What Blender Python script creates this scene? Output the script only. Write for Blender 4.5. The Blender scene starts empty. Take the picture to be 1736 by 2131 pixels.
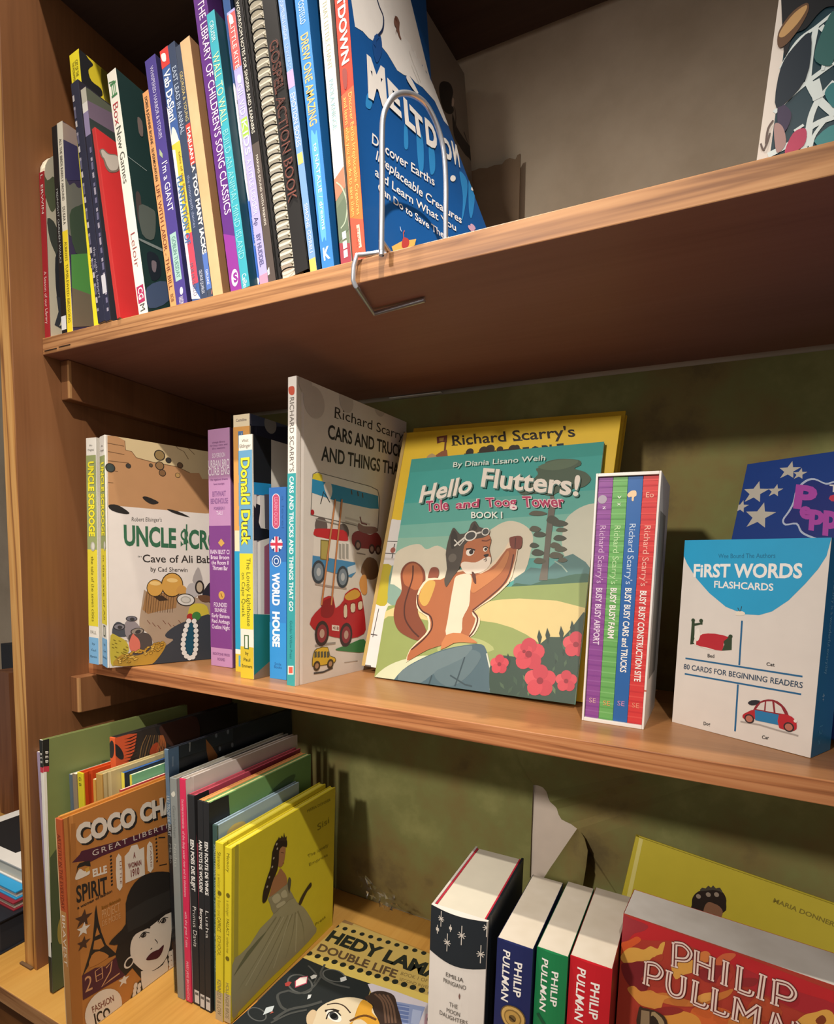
import bpy, bmesh, math, random
import numpy as np
from mathutils import Matrix, Vector

# ------------------------------------------------------------------ camera, light, exposure
SC = bpy.context.scene
COL = SC.collection
S = 0.01                                   # the scene is measured in centimetres, Blender works in metres
CAM = np.array([67.2654, -35.6952, 13.2087])
YAW, PITCH, ROLL = 0.455562, -0.0965712, -0.0302048
FPX, PX0, PY0 = 1160.0, 883.03, 1283.28    # focal length and principal point for a 1736 x 2131 frame


def euler_mat(a, b, c):
    ca, sa, cb, sb, cc, sc = math.cos(a), math.sin(a), math.cos(b), math.sin(b), math.cos(c), math.sin(c)
    return (np.array([[ca, -sa, 0], [sa, ca, 0], [0, 0, 1]]) @ np.array([[1, 0, 0], [0, cb, -sb], [0, sb, cb]])
            @ np.array([[cc, 0, sc], [0, 1, 0], [-sc, 0, cc]]))


CM = euler_mat(YAW, PITCH, ROLL)           # columns: right, forward, up
cam = bpy.data.cameras.new('camera')
cam.sensor_fit = 'HORIZONTAL'
cam.sensor_width = 36.0
cam.lens = FPX / 1736 * 36.0
cam.shift_x = (868 - PX0) / 1736
cam.shift_y = (PY0 - 1065.5) / 1736
cam.clip_start = 0.01
camo = bpy.data.objects.new('camera', cam)
COL.objects.link(camo)
mw = Matrix.Identity(4)
for r_ in range(3):
    mw[r_][0], mw[r_][1], mw[r_][2] = CM[r_, 0], CM[r_, 2], -CM[r_, 1]
    mw[r_][3] = CAM[r_] * S
camo.matrix_world = mw
SC.camera = camo

SC.view_settings.view_transform = 'Standard'
SC.view_settings.look = 'None'
SC.view_settings.gamma = 1.0
SC.view_settings.use_curve_mapping = False
SC.view_settings.exposure = 0.0

world = bpy.data.worlds.new('room_light')
SC.world = world
world.use_nodes = True
world.node_tree.nodes['Background'].inputs[0].default_value = (1.0, 0.93, 0.87, 1)
world.node_tree.nodes['Background'].inputs[1].default_value = 0.32


def lamp(name, kind, loc, aim, energy, color, size, spot=None, blend=0.6):
    d = bpy.data.lights.new(name, kind)
    d.energy = energy
    d.color = color
    if kind == 'SPOT':
        d.shadow_soft_size = size
        d.spot_size = math.radians(spot)
        d.spot_blend = blend
    else:
        d.shape = 'DISK'
        d.size = size
    o = bpy.data.objects.new(name, d)
    COL.objects.link(o)
    o.location = Vector(loc) * S
    o.rotation_euler = (Vector(aim) - Vector(loc)).to_track_quat('-Z', 'Y').to_euler()
    return o


lamp('ceiling_spotlight', 'SPOT', (84, -66, 124), (13, 16, -9), 86.0, (1.0, 0.92, 0.83), 0.012, 44, 1.0)
lamp('shelf_front_spotlight', 'SPOT', (18, -13, 121), (37, 9, -28), 46.0, (1.0, 0.91, 0.8), 0.012, 78, 1.0)
lamp('lamp_across_the_room', 'SPOT', (16, -120, 74), (52, 15, 9), 62.0, (1.0, 0.92, 0.84), 0.05, 50, 1.0)


def ray(x, y):
    return CM @ np.array([(x - PX0) / FPX, 1.0, -(y - PY0) / FPX])


def hit(x, y, ax, val):
    d = ray(x, y)
    return CAM + (val - CAM[ax]) / d[ax] * d


# measured close-ups of the photograph: origin and magnification of each
VIEW = dict(A=(0, 60, 3.044), B=(260, 0, 3.33), C=(560, 0, 3.133), D=(980, 0, 2.296), E=(140, 780, 3.134), F=(560, 760, 3.045),
            G=(740, 820, 2.630), H=(1180, 880, 2.599), I=(0, 1380, 2.838), J=(300, 1480, 3.273), K=(440, 1780, 3.472),
            L=(860, 1580, 3.472), N=(1240, 1700, 3.5), P=(0, 0, 1), Q=(60, 1460, 5.425))


def vw(tag, p):
    a, b, s = VIEW[tag]
    return (a + p[0] / s, b + p[1] / s)


# ------------------------------------------------------------------ materials
def lin(h):
    h = h.lstrip('#')
    c = [int(h[i:i + 2], 16) / 255 for i in (0, 2, 4)]
    return [v / 12.92 if v <= 0.04045 else ((v + 0.055) / 1.055) ** 2.4 for v in c]


MATS = {}


def mat(h, rough=0.5, metal=0.0, amp=0.05, gain=1.0):
    """printed paper, board, plastic or metal: one ink colour with a faint procedural mottle"""
    key = (h, rough, metal, amp, gain)
    if key in MATS:
        return MATS[key]
    m = bpy.data.materials.new('ink_' + h.strip('#'))
    m.use_nodes = True
    nt = m.node_tree
    b = nt.nodes['Principled BSDF']
    c = [min(0.92, v * gain) for v in lin(h)]
    tc = nt.nodes.new('ShaderNodeTexCoord')
    no = nt.nodes.new('ShaderNodeTexNoise')
    no.inputs['Scale'].default_value = 60
    no.inputs['Detail'].default_value = 2
    nt.links.new(tc.outputs['Object'], no.inputs['Vector'])
    mx = nt.nodes.new('ShaderNodeMix')
    mx.data_type = 'RGBA'
    mx.inputs[6].default_value = [v * (1 - amp) for v in c] + [1]
    mx.inputs[7].default_value = [min(1, v * (1 + amp)) for v in c] + [1]
    nt.links.new(no.outputs[0], mx.inputs[0])
    nt.links.new(mx.outputs[2], b.inputs['Base Color'])
    b.inputs['Roughness'].default_value = rough
    b.inputs['Metallic'].default_value = metal
    b.inputs['Specular IOR Level'].default_value = 0.35
    m.diffuse_color = c + [1]
    MATS[key] = m
    return m


def wood(name, dark, mid, light, axis, scale=1.0, rough=0.45, contrast=1.0, rings=6.0, spec=0.35, seed=0.0, cross=14.0):
    """long grain along one axis: distorted bands plus fine streaks"""
    m = bpy.data.materials.new(name)
    m.use_nodes = True
    nt = m.node_tree
    N, L = nt.nodes, nt.links
    b = N['Principled BSDF']
    tc = N.new('ShaderNodeTexCoord')
    mp = N.new('ShaderNodeMapping')
    sc = [cross * scale] * 3
    sc[axis] = 1.6 * scale
    mp.inputs['Scale'].default_value = sc
    mp.inputs['Location'].default_value = (seed, seed * 0.7, seed * 1.3)
    L.new(tc.outputs['Object'], mp.inputs['Vector'])
    n1 = N.new('ShaderNodeTexNoise')
    n1.inputs['Scale'].default_value = 1.0
    n1.inputs['Detail'].default_value = 4
    n1.inputs['Distortion'].default_value = 0.6
    L.new(mp.outputs[0], n1.inputs['Vector'])
    mul = N.new('ShaderNodeMath')
    mul.operation = 'MULTIPLY'
    mul.inputs[1].default_value = rings
    L.new(n1.outputs[0], mul.inputs[0])
    fr = N.new('ShaderNodeMath')
    fr.operation = 'PINGPONG'
    fr.inputs[1].default_value = 0.5
    L.new(mul.outputs[0], fr.inputs[0])
    mp2 = N.new('ShaderNodeMapping')
    sc2 = [260.0] * 3
    sc2[axis] = 7.0
    mp2.inputs['Scale'].default_value = sc2
    L.new(tc.outputs['Object'], mp2.inputs['Vector'])
    n2 = N.new('ShaderNodeTexNoise')
    n2.inputs['Scale'].default_value = 1.0
    n2.inputs['Detail'].default_value = 3
    L.new(mp2.outputs[0], n2.inputs['Vector'])
    add = N.new('ShaderNodeMath')
    add.operation = 'MULTIPLY_ADD'
    add.inputs[1].default_value = 1.5 * contrast
    L.new(fr.outputs[0], add.inputs[0])
    sub = N.new('ShaderNodeMath')
    sub.operation = 'MULTIPLY_ADD'
    sub.inputs[1].default_value = 0.5
    sub.inputs[2].default_value = 0.25 - 0.38 * contrast
    L.new(n2.outputs[0], sub.inputs[0])
    L.new(sub.outputs[0], add.inputs[2])
    cr = N.new('ShaderNodeValToRGB')
    e = cr.color_ramp.elements
    e[0].position, e[0].color = 0.0, lin(dark) + [1]
    e[1].position, e[1].color = 1.0, lin(light) + [1]
    k = e.new(0.45)
    k.color = lin(mid) + [1]
    L.new(add.outputs[0], cr.inputs[0])
    L.new(cr.outputs[0], b.inputs['Base Color'])
    b.inputs['Roughness'].default_value = rough
    b.inputs['Specular IOR Level'].default_value = spec
    bp = N.new('ShaderNodeBump')
    bp.inputs['Strength'].default_value = 0.12
    bp.inputs['Distance'].default_value = 0.0006
    L.new(add.outputs[0], bp.inputs['Height'])
    L.new(bp.outputs[0], b.inputs['Normal'])
    return m


def mottled(name, cols, scale, rough=0.85, detail=5, bump=0.2):
    m = bpy.data.materials.new(name)
    m.use_nodes = True
    nt = m.node_tree
    N, L = nt.nodes, nt.links
    b = N['Principled BSDF']
    tc = N.new('ShaderNodeTexCoord')
    n1 = N.new('ShaderNodeTexNoise')
    n1.inputs['Scale'].default_value = scale
    n1.inputs['Detail'].default_value = detail
    n1.inputs['Roughness'].default_value = 0.6
    L.new(tc.outputs['Object'], n1.inputs['Vector'])
    cr = N.new('ShaderNodeValToRGB')
    e = cr.color_ramp.elements
    e[0].position, e[0].color = 0.32, lin(cols[0]) + [1]
    e[1].position, e[1].color = 0.68, lin(cols[-1]) + [1]
    for i, c in enumerate(cols[1:-1]):
        k = e.new(0.32 + 0.36 * (i + 1) / (len(cols) - 1))
        k.color = lin(c) + [1]
    L.new(n1.outputs[0], cr.inputs[0])
    L.new(cr.outputs[0], b.inputs['Base Color'])
    b.inputs['Roughness'].default_value = rough
    b.inputs['Specular IOR Level'].default_value = 0.2
    bp = N.new('ShaderNodeBump')
    bp.inputs['Strength'].default_value = bump
    bp.inputs['Distance'].default_value = 0.001
    L.new(n1.outputs[0], bp.inputs['Height'])
    L.new(bp.outputs[0], b.inputs['Normal'])
    return m


def film(name, tint=(0.9, 0.93, 0.95), gloss=0.16, rough=0.12):
    """thin clear plastic: mostly see-through with a soft sheen"""
    m = bpy.data.materials.new(name)
    m.use_nodes = True
    nt = m.node_tree
    N, L = nt.nodes, nt.links
    N.remove(N['Principled BSDF'])
    tr = N.new('ShaderNodeBsdfTransparent')
    tr.inputs[0].default_value = (*tint, 1)
    gl = N.new('ShaderNodeBsdfGlossy')
    gl.inputs['Roughness'].default_value = rough
    fr = N.new('ShaderNodeLayerWeight')
    fr.inputs[0].default_value = gloss
    mx = N.new('ShaderNodeMixShader')
    L.new(fr.outputs['Fresnel'], mx.inputs[0])
    L.new(tr.outputs[0], mx.inputs[1])
    L.new(gl.outputs[0], mx.inputs[2])
    L.new(mx.outputs[0], N['Material Output'].inputs[0])
    return m


# ------------------------------------------------------------------ mesh building
class MB:
    """collects faces with materials, becomes ONE mesh object"""

    def __init__(self):
        self.v, self.f, self.mi, self.mats = [], [], [], []

    def m(self, mt):
        if isinstance(mt, str):
            mt = mat(mt)
        if mt not in self.mats:
            self.mats.append(mt)
        return self.mats.index(mt)

    def poly(self, pts, mt):
        i = len(self.v)
        self.v += [tuple(float(c) for c in p) for p in pts]
        self.f.append(tuple(range(i, i + len(pts))))
        self.mi.append(self.m(mt))

    def add(self, verts, faces, mt):
        i = len(self.v)
        k = self.m(mt)
        self.v += [tuple(float(c) for c in p) for p in verts]
        for f in faces:
            self.f.append(tuple(i + j for j in f))
            self.mi.append(k)

    def box(self, a, b, mt, bevel=0.0, mats=None):
        """mats: optional {'x+': material, ...} for single faces"""
        bm = bmesh.new()
        vs = [bm.verts.new((x, y, z)) for x in (a[0], b[0]) for y in (a[1], b[1]) for z in (a[2], b[2])]
        for q in ((0, 1, 3, 2), (4, 6, 7, 5), (0, 4, 5, 1), (2, 3, 7, 6), (0, 2, 6, 4), (1, 5, 7, 3)):
            bm.faces.new([vs[i] for i in q])
        bm.normal_update()
        if bevel:
            bmesh.ops.bevel(bm, geom=bm.edges[:], offset=bevel, segments=2, affect='EDGES', profile=0.5)
            bm.normal_update()
        self.from_bm(bm, mt, mats)

    def from_bm(self, bm, mt, mats=None):
        bm.verts.index_update()
        i = len(self.v)
        self.v += [tuple(v.co) for v in bm.verts]
        for f in bm.faces:
            k = mt
            if mats:
                n = f.normal
                for key, mm in mats.items():
                    ax = 'xyz'.index(key[0])
                    if n[ax] * (1 if key[1] == '+' else -1) > 0.75:
                        k = mm
            self.f.append(tuple(i + v.index for v in f.verts))
            self.mi.append(self.m(k))
        bm.free()

    def prism(self, prof, axis, a, b, mt, mats_cap=None):
        """closed 2-D profile in the two other axes extruded along an axis"""
        o = [i for i in range(3) if i != axis]
        n = len(prof)
        vs = []
        for t in (a, b):
            for p in prof:
                q = [0, 0, 0]
                q[axis] = t
                q[o[0]], q[o[1]] = p
                vs.append(q)
        fs = [(i, (i + 1) % n, n + (i + 1) % n, n + i) for i in range(n)]
        self.add(vs, fs, mt)
        self.add(vs, [tuple(range(n))[::-1], tuple(range(n, 2 * n))], mats_cap or mt)

    def tube(self, pts, r, mt, seg=10, closed=False):
        pts = [np.array(p, float) for p in pts]
        n = len(pts)
        vs, fs = [], []
        up = np.array([0.13, 0.31, 0.94])
        for i in range(n):
            a = pts[(i - 1) % n] if (closed or i > 0) else pts[0]
            c = pts[(i + 1) % n] if (closed or i < n - 1) else pts[-1]
            t = c - a
            t /= np.linalg.norm(t) + 1e-12
            u = np.cross(t, up)
            if np.linalg.norm(u) < 1e-3:
                u = np.cross(t, np.array([1, 0, 0]))
            u /= np.linalg.norm(u)
            w = np.cross(u, t)
            up = w
            for k in range(seg):
                an = 2 * math.pi * k / seg
                vs.append(pts[i] + r * (math.cos(an) * u + math.sin(an) * w))
        rng = n if closed else n - 1
        for i in range(rng):
            j = (i + 1) % n
            for k in range(seg):
                fs.append((i * seg + k, i * seg + (k + 1) % seg, j * seg + (k + 1) % seg, j * seg + k))
        if not closed:
            fs.append(tuple(range(seg))[::-1])
            fs.append(tuple((n - 1) * seg + k for k in range(seg)))
        self.add(vs, fs, mt)

    def build(self, name, parent=None, smooth=False):
        me = bpy.data.meshes.new(name)
        me.from_pydata([(x * S, y * S, z * S) for x, y, z in self.v], [], self.f)
        for mt in self.mats:
            me.materials.append(mt)
        me.polygons.foreach_set('material_index', self.mi)
        me.update()
        if smooth:
            me.polygons.foreach_set('use_smooth', [True] * len(me.polygons))
            me.set_sharp_from_angle(angle=math.radians(40))
        o = bpy.data.objects.new(name, me)
        COL.objects.link(o)
        if parent:
            o.parent = parent
        return o


def tag(o, label=None, cat=None, group=None, kind=None):
    if label:
        o['label'] = label
    if cat:
        o['category'] = cat
    if group:
        o['group'] = group
    if kind:
        o['kind'] = kind
    return o


def empty(name, loc=(0, 0, 0), rot=None):
    o = bpy.data.objects.new(name, None)
    o.empty_display_size = 0.02
    COL.objects.link(o)
    M = Matrix.Identity(4)
    if rot is not None:
        for i in range(3):
            for j in range(3):
                M[i][j] = rot[i, j]
    for i in range(3):
        M[i][3] = loc[i] * S
    o.matrix_world = M
    return o


# ------------------------------------------------------------------ lettering
GLY = {}


def glyphs(txt, bold=0.0, space=1.0):
    key = (txt, bold, space)
    if key in GLY:
        return GLY[key]
    cu = bpy.data.curves.new('lettering', 'FONT')
    cu.body = txt
    cu.size = 1.0
    cu.offset = bold
    cu.resolution_u = 3
    cu.space_character = space
    cu.fill_mode = 'FRONT'
    o = bpy.data.objects.new('lettering', cu)
    COL.objects.link(o)
    dg = bpy.context.evaluated_depsgraph_get()
    dg.update()
    me = bpy.data.meshes.new_from_object(o.evaluated_get(dg))
    v = np.array([(p.co.x, p.co.y) for p in me.vertices]) if len(me.vertices) else np.zeros((0, 2))
    f = [tuple(p.vertices) for p in me.polygons]
    bpy.data.objects.remove(o)
    bpy.data.curves.remove(cu)
    bpy.data.meshes.remove(me)
    if len(v):
        x0, x1 = v[:, 0].min(), v[:, 0].max()
        v[:, 0] = (v[:, 0] - x0) / max(1e-6, x1 - x0)
        v[:, 1] = v[:, 1] / 0.69                       # cap height becomes 1, descenders stay below 0
        asp = (x1 - x0) / 0.69
    else:
        asp = 1
    GLY[key] = (v, f, asp)
    return GLY[key]


INK = 0.006      # each print layer lies this far (cm) above the one below


class Face:
    """one printed face of a thing, in the thing's own space: origin, two unit axes, outward normal"""

    def __init__(self, mb, O, U, V, org, R, w, h, bend=None):
        self.mb, self.O, self.U, self.V = mb, np.array(O, float), np.array(U, float), np.array(V, float)
        self.N = np.cross(self.U, self.V)
        self.org, self.R, self.w, self.h, self.bend = np.array(org, float), R, w, h, bend
        self.n = 0

    def P(self, u, v, lay=1):
        p = self.O + self.U * u + self.V * v + self.N * ((INK if not self.bend else 0.02) * lay + 0.0003 * self.n)
        if self.bend:
            p = p + self.N * self.bend(u, v)
        return p

    def uv(self, p, tag='P'):
        x, y = vw(tag, p)
        o = self.R.T @ (CAM - self.org)
        d = self.R.T @ ray(x, y)
        t = self.N @ (self.O - o) / (self.N @ d)
        q = o + t * d - self.O
        if self.bend:
            for _ in range(25):
                u, v = self.U @ q, self.V @ q
                t = (self.bend(min(max(u, 0), self.w), v) - self.N @ (o - self.O)) / (self.N @ d)
                q = 0.5 * q + 0.5 * (o + t * d - self.O)
        return np.array([self.U @ q, self.V @ q])

    def clip(self, uv):
        """cut a polygon to the face rectangle"""
        pts = [tuple(p) for p in uv]
        for ax, lim, sg in ((0, 0, 1), (0, self.w, -1), (1, 0, 1), (1, self.h, -1)):
            out = []
            for i in range(len(pts)):
                a, b = pts[i - 1], pts[i]
                ia, ib = sg * (a[ax] - lim) >= 0, sg * (b[ax] - lim) >= 0
                if ia != ib:
                    t = (lim - a[ax]) / (b[ax] - a[ax])
                    out.append((a[0] + t * (b[0] - a[0]), a[1] + t * (b[1] - a[1])))
                if ib:
                    out.append(b)
            pts = out
            if not pts:
                return []
        return pts

    def polyuv(self, uv, mt, lay=1):
        uv = self.clip(uv)
        self.n += 1
        q = []
        for p in uv:
            if not q or (abs(p[0] - q[-1][0]) + abs(p[1] - q[-1][1])) > 1e-5:
                q.append(p)
        if len(q) > 2 and (abs(q[0][0] - q[-1][0]) + abs(q[0][1] - q[-1][1])) < 1e-5:
            q.pop()
        if len(q) < 3:
            return
        ar = sum(q[i - 1][0] * q[i][1] - q[i][0] * q[i - 1][1] for i in range(len(q)))
        if ar < 0:
            q = q[::-1]
        if self.bend:
            bm = bmesh.new()
            bm.faces.new([bm.verts.new((a, b, 0)) for a, b in q])
            bmesh.ops.triangulate(bm, faces=bm.faces[:])
            for _ in range(7):
                es = [e for e in bm.edges if e.calc_length() > 0.8]
                if not es:
                    break
                bmesh.ops.subdivide_edges(bm, edges=es, cuts=1)
                bmesh.ops.triangulate(bm, faces=[f for f in bm.faces if len(f.verts) > 3])
            bm.verts.index_update()
            self.mb.add([self.P(v.co.x, v.co.y, lay) for v in bm.verts], [tuple(v.index for v in f.verts) for f in bm.faces], mt)
            bm.free()
            return
        self.mb.poly([self.P(u, v, lay) for u, v in q], mt)

    def poly(self, tag, pts, mt, lay=1, smooth=0):
        uv = [self.uv(p, tag) for p in pts]
        if smooth:
            uv = spline(uv, smooth)
        self.polyuv(uv, mt, lay)

    def rect(self, u0, v0, u1, v1, mt, lay=1):
        """corners as fractions of the face"""
        self.polyuv([(u0 * self.w, v0 * self.h), (u1 * self.w, v0 * self.h), (u1 * self.w, v1 * self.h), (u0 * self.w, v1 * self.h)], mt, lay)

    def band(self, tag, ya, yb, mt, lay=1, x=None, u0=0.0, u1=1.0):
        """full-width band between two heights read off the photograph (points)"""
        va, vb = self.uv(ya, tag)[1], self.uv(yb, tag)[1]
        self.polyuv([(u0 * self.w, min(va, vb)), (u1 * self.w, min(va, vb)), (u1 * self.w, max(va, vb)), (u0 * self.w, max(va, vb))], mt, lay)

    def ell(self, tag, c, px, py, mt, lay=1, n=28, a0=0, a1=360):
        """ellipse from its centre and the end points of two half-axes"""
        c, a, b = self.uv(c, tag), self.uv(px, tag), self.uv(py, tag)
        pts = [c + (a - c) * math.cos(math.radians(t)) + (b - c) * math.sin(math.radians(t))
               for t in [a0 + (a1 - a0) * i / n for i in range(n + (0 if a1 - a0 >= 360 else 1))]]
        self.polyuv(pts, mt, lay)

    def disc(self, tag, c, r, mt, lay=1, n=20, ry=None):
        """round dot: centre read off the photograph, radius in cm"""
        c = self.uv(c, tag)
        self.polyuv([(c[0] + r * math.cos(2 * math.pi * i / n), c[1] + (ry or r) * math.sin(2 * math.pi * i / n)) for i in range(n)], mt, lay)

    def star(self, tag, c, r, mt, lay=1, rot=0, n=5, inner=0.42):
        c = self.uv(c, tag)
        self.polyuv([(c[0] + (r if i % 2 == 0 else r * inner) * math.sin(math.pi * i / n + rot), c[1] + (r if i % 2 == 0 else r * inner) * math.cos(math.pi * i / n + rot))
                     for i in range(2 * n)], mt, lay)

    def line(self, tag, pts, wd, mt, lay=1, smooth=0, taper=False):
        uv = [np.array(self.uv(p, tag)) for p in pts]
        if smooth:
            uv = [np.array(p) for p in spline(uv, smooth, closed=False)]
        L, Rr = [], []
        for i in range(len(uv)):
            t = uv[min(i + 1, len(uv) - 1)] - uv[max(i - 1, 0)]
            t = t / (np.linalg.norm(t) + 1e-9)
            n = np.array([-t[1], t[0]])
            k = wd / 2 * ((1 - i / (len(uv) - 1)) * 0.9 + 0.1 if taper else 1)
            L.append(uv[i] + n * k)
            Rr.append(uv[i] - n * k)
        for i in range(len(uv) - 1):
            self.polyuv([L[i], L[i + 1], Rr[i + 1], Rr[i]], mt, lay)

    def put(self, txt, o, e1, e2, mt, lay, bold, space):
        v, f, _ = glyphs(txt, bold, space)
        if not len(v):
            return
        pts = [o + e1 * a + e2 * b for a, b in v]
        self.n += 1
        keep = [q for q in f if all(-0.02 <= pts[i][0] <= self.w + 0.02 and -0.02 <= pts[i][1] <= self.h + 0.02 for i in q)]
        flip = e1[0] * e2[1] - e1[1] * e2[0] < 0
        self.mb.add([self.P(p[0], p[1], lay) for p in pts], [q[::-1] if flip else q for q in keep], mt)

    def text(self, tag, txt, p0, p1, p2, mt, lay=2, bold=0.0, space=1.0, edge=None, edge_bold=0.03):
        """baseline from p0 to p1, cap height up to p2 above p0"""
        a, b, c = self.uv(p0, tag), self.uv(p1, tag), self.uv(p2, tag)
        if edge:
            self.put(txt, a, b - a, c - a, edge, lay, bold + edge_bold, space)
            lay += 1
        self.put(txt, a, b - a, c - a, mt, lay, bold, space)

    def stext(self, tag, txt, p0, p1, mt, uc=0.5, us=0.5, lay=2, bold=0.0, space=1.0, edge=None, edge_bold=0.03, up=False):
        """title running down a spine between two heights read off the photograph"""
        va, vb = self.uv(p0, tag)[1], self.uv(p1, tag)[1]
        if up:
            o, e1, e2 = np.array([(uc + us / 2) * self.w, vb]), np.array([0, va - vb]), np.array([-us * self.w, 0])
        else:
            o, e1, e2 = np.array([(uc - us / 2) * self.w, va]), np.array([0, vb - va]), np.array([us * self.w, 0])
        if edge:
            self.put(txt, o, e1, e2, edge, lay, bold + edge_bold, space)
            lay += 1
        self.put(txt, o, e1, e2, mt, lay, bold, space)

    def htext(self, tag, txt, p, width, height, mt, lay=2, bold=0.0, uc=0.5):
        """short level line centred on a spine at a height read off the photograph, fractions of the width / cm"""
        v = self.uv(p, tag)[1]
        self.put(txt, np.array([(uc - width / 2) * self.w, v - height / 2]), np.array([width * self.w, 0]), np.array([0, height]), mt, lay, bold, 1.0)


def spline(pts, n, closed=True):
    pts = [np.array(p, float) for p in pts]
    out = []
    m = len(pts)
    for i in range(m if closed else m - 1):
        if closed:
            p0, p1, p2, p3 = pts[i - 1], pts[i], pts[(i + 1) % m], pts[(i + 2) % m]
        else:
            p0, p1, p2, p3 = pts[max(i - 1, 0)], pts[i], pts[i + 1], pts[min(i + 2, m - 1)]
        for k in range(n):
            t = k / n
            out.append(0.5 * ((2 * p1) + (p2 - p0) * t + (2 * p0 - 5 * p1 + 4 * p2 - p3) * t * t + (-p0 + 3 * p1 - 3 * p2 + p3) * t ** 3))
    if not closed:
        out.append(pts[-1])
    return out


# ------------------------------------------------------------------ books
ZTOP, ZMID, ZLOW = 36.71, 0.005, -36.335


def book_rot(yaw, lean, tilt):
    cy, sy, cl, sl, ct, st = math.cos(yaw), math.sin(yaw), math.cos(lean), math.sin(lean), math.cos(tilt), math.sin(tilt)
    return (np.array([[cy, -sy, 0], [sy, cy, 0], [0, 0, 1]]) @ np.array([[cl, 0, -sl], [0, 1, 0], [sl, 0, cl]])
            @ np.array([[1, 0, 0], [0, ct, st], [0, -st, ct]]))


class Book:
    """a book standing on a shelf: X,Y of its front corner, yaw, lean, tilt (radians), then thickness/width, depth, height in cm.
    out=False: the spine looks out of the shelf; out=True: the front cover does."""

    def __init__(self, zs, X, Y, yaw, lean, tilt, w, d, h, label, group, cat='book', name='book', hard=False, out=False, spine='#ffffff',
                 cover='#ffffff', back=None, pages='#e6dcc4', rough=0.42, bend=None, inset=None, roundspine=0.0, top=None):
        R = book_rot(yaw, lean, tilt)
        cs = [R @ np.array([i * w, j * d, k * h]) for i in (0, 1) for j in (0, 1) for k in (0, 1)]
        org = np.array([X, Y, zs - min(c[2] for c in cs)])
        self.R, self.org, self.w, self.d, self.h = R, org, w, d, h
        self.root = tag(empty(name, org, R), label, cat, group)
        ct = 0.22 if hard else 0.045
        ct = min(ct, w * 0.3, d * 0.3) if not out else min(ct, d * 0.3)
        ins = inset if inset is not None else (0.3 if hard else 0.0)
        sp, cv = mat(spine, rough) if isinstance(spine, str) else spine, mat(cover, rough) if isinstance(cover, str) else cover
        bk = (mat(back, rough) if isinstance(back, str) else back) or cv
        pg = mat(pages, 0.8) if isinstance(pages, str) else pages
        self.ms, self.mc, self.mbk, self.mp = MB(), MB(), MB(), MB()
        g = 0.004
        if not out:
            bv = 0.05 if hard else 0.02
            if roundspine:
                n = 8
                prof = [(w * i / n, -roundspine * math.sin(math.pi * i / n)) for i in range(n + 1)] + [(w, ct), (0, ct)]
                self.ms.prism(prof, 2, 0, h, sp)
            else:
                self.ms.box((0, 0, 0), (w, ct, h), sp, min(bv, w * 0.12, ct * 0.4))
            if bend:
                nu, nv = 36, 60
                vs, fs = [], []
                for side in (0, 1):
                    for j in range(nv + 1):
                        for i in range(nu + 1):
                            u, v = (ct + g) + (d - ct - g) * i / nu, h * j / nv
                            vs.append((w - (0 if side == 0 else ct) + bend(u, v), u, v))
                k = (nu + 1) * (nv + 1)
                for j in range(nv):
                    for i in range(nu):
                        a = j * (nu + 1) + i
                        fs.append((a, a + 1, a + nu + 2, a + nu + 1))
                        fs.append((k + a, k + a + nu + 1, k + a + nu + 2, k + a + 1))
                for i in range(nu):
                    for a, b in ((i, i + 1), (nv * (nu + 1) + i + 1, nv * (nu + 1) + i)):
                        fs.append((a, k + a, k + b, b))
                for j in range(nv):
                    a, b = j * (nu + 1) + nu, (j + 1) * (nu + 1) + nu
                    fs.append((a, k + a, k + b, b))
                self.mc.add(vs, fs, cv)
            else:
                if hard and w > 0.7:                       # boards with a hinge groove
                    pr = [(ct + g, w), (ct + 0.35, w), (ct + 0.6, w - 0.1), (ct + 0.9, w), (d, w), (d, w - ct), (ct + g, w - ct)]
                    self.mc.prism([(b, a) for a, b in pr], 2, 0, h, cv)
                else:
                    self.mc.box((w - ct, ct + g, 0), (w, d, h), cv, min(0.02, ct * 0.3))
            self.mbk.box((0, ct + g, 0), (ct, d, h), bk, min(0.02, ct * 0.3))
            if w - 2 * ct > 0.05:
                self.mp.box((ct + g, ct + g, ins), (w - ct - g, d - ins - 0.02, h - (ins if ins else 0.01)), pg)
            self.spine = Face(self.ms, (0, -roundspine * 0.0, 0), (1, 0, 0), (0, 0, 1), org, R, w, h,
                              (lambda u, v: roundspine * math.sin(math.pi * min(max(u / w, 0), 1))) if roundspine else None)
            self.cover = Face(self.mc, (w, 0, 0), (0, 1, 0), (0, 0, 1), org, R, d, h, bend)
        else:
            bv = 0.05 if hard else 0.015
            self.mc.box((0, 0, 0), (w, ct, h), cv, min(bv, ct * 0.4))
            self.mbk.box((0, d - ct, 0), (w, d, h), bk, min(bv, ct * 0.4))
            self.ms.box((0, ct + g, 0), (ct, d - ct - g, h), sp)
            self.mp.box((ct + g, ct + g, ins), (w - ins - 0.02, d - ct - g, h - (ins if ins else 0.01)), pg)
            self.cover = Face(self.mc, (0, 0, 0), (1, 0, 0), (0, 0, 1), org, R, w, h)
            self.spine = Face(self.ms, (0, d, 0), (0, -1, 0), (0, 0, 1), org, R, d, h)

    def done(self, pages=None):
        for mb, n in ((self.mc, 'front_cover'), (self.ms, 'spine'), (self.mbk, 'back_cover'), (self.mp, 'page_block')):
            if mb.f:
                mb.build(n, self.root)
        return self.root
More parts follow.
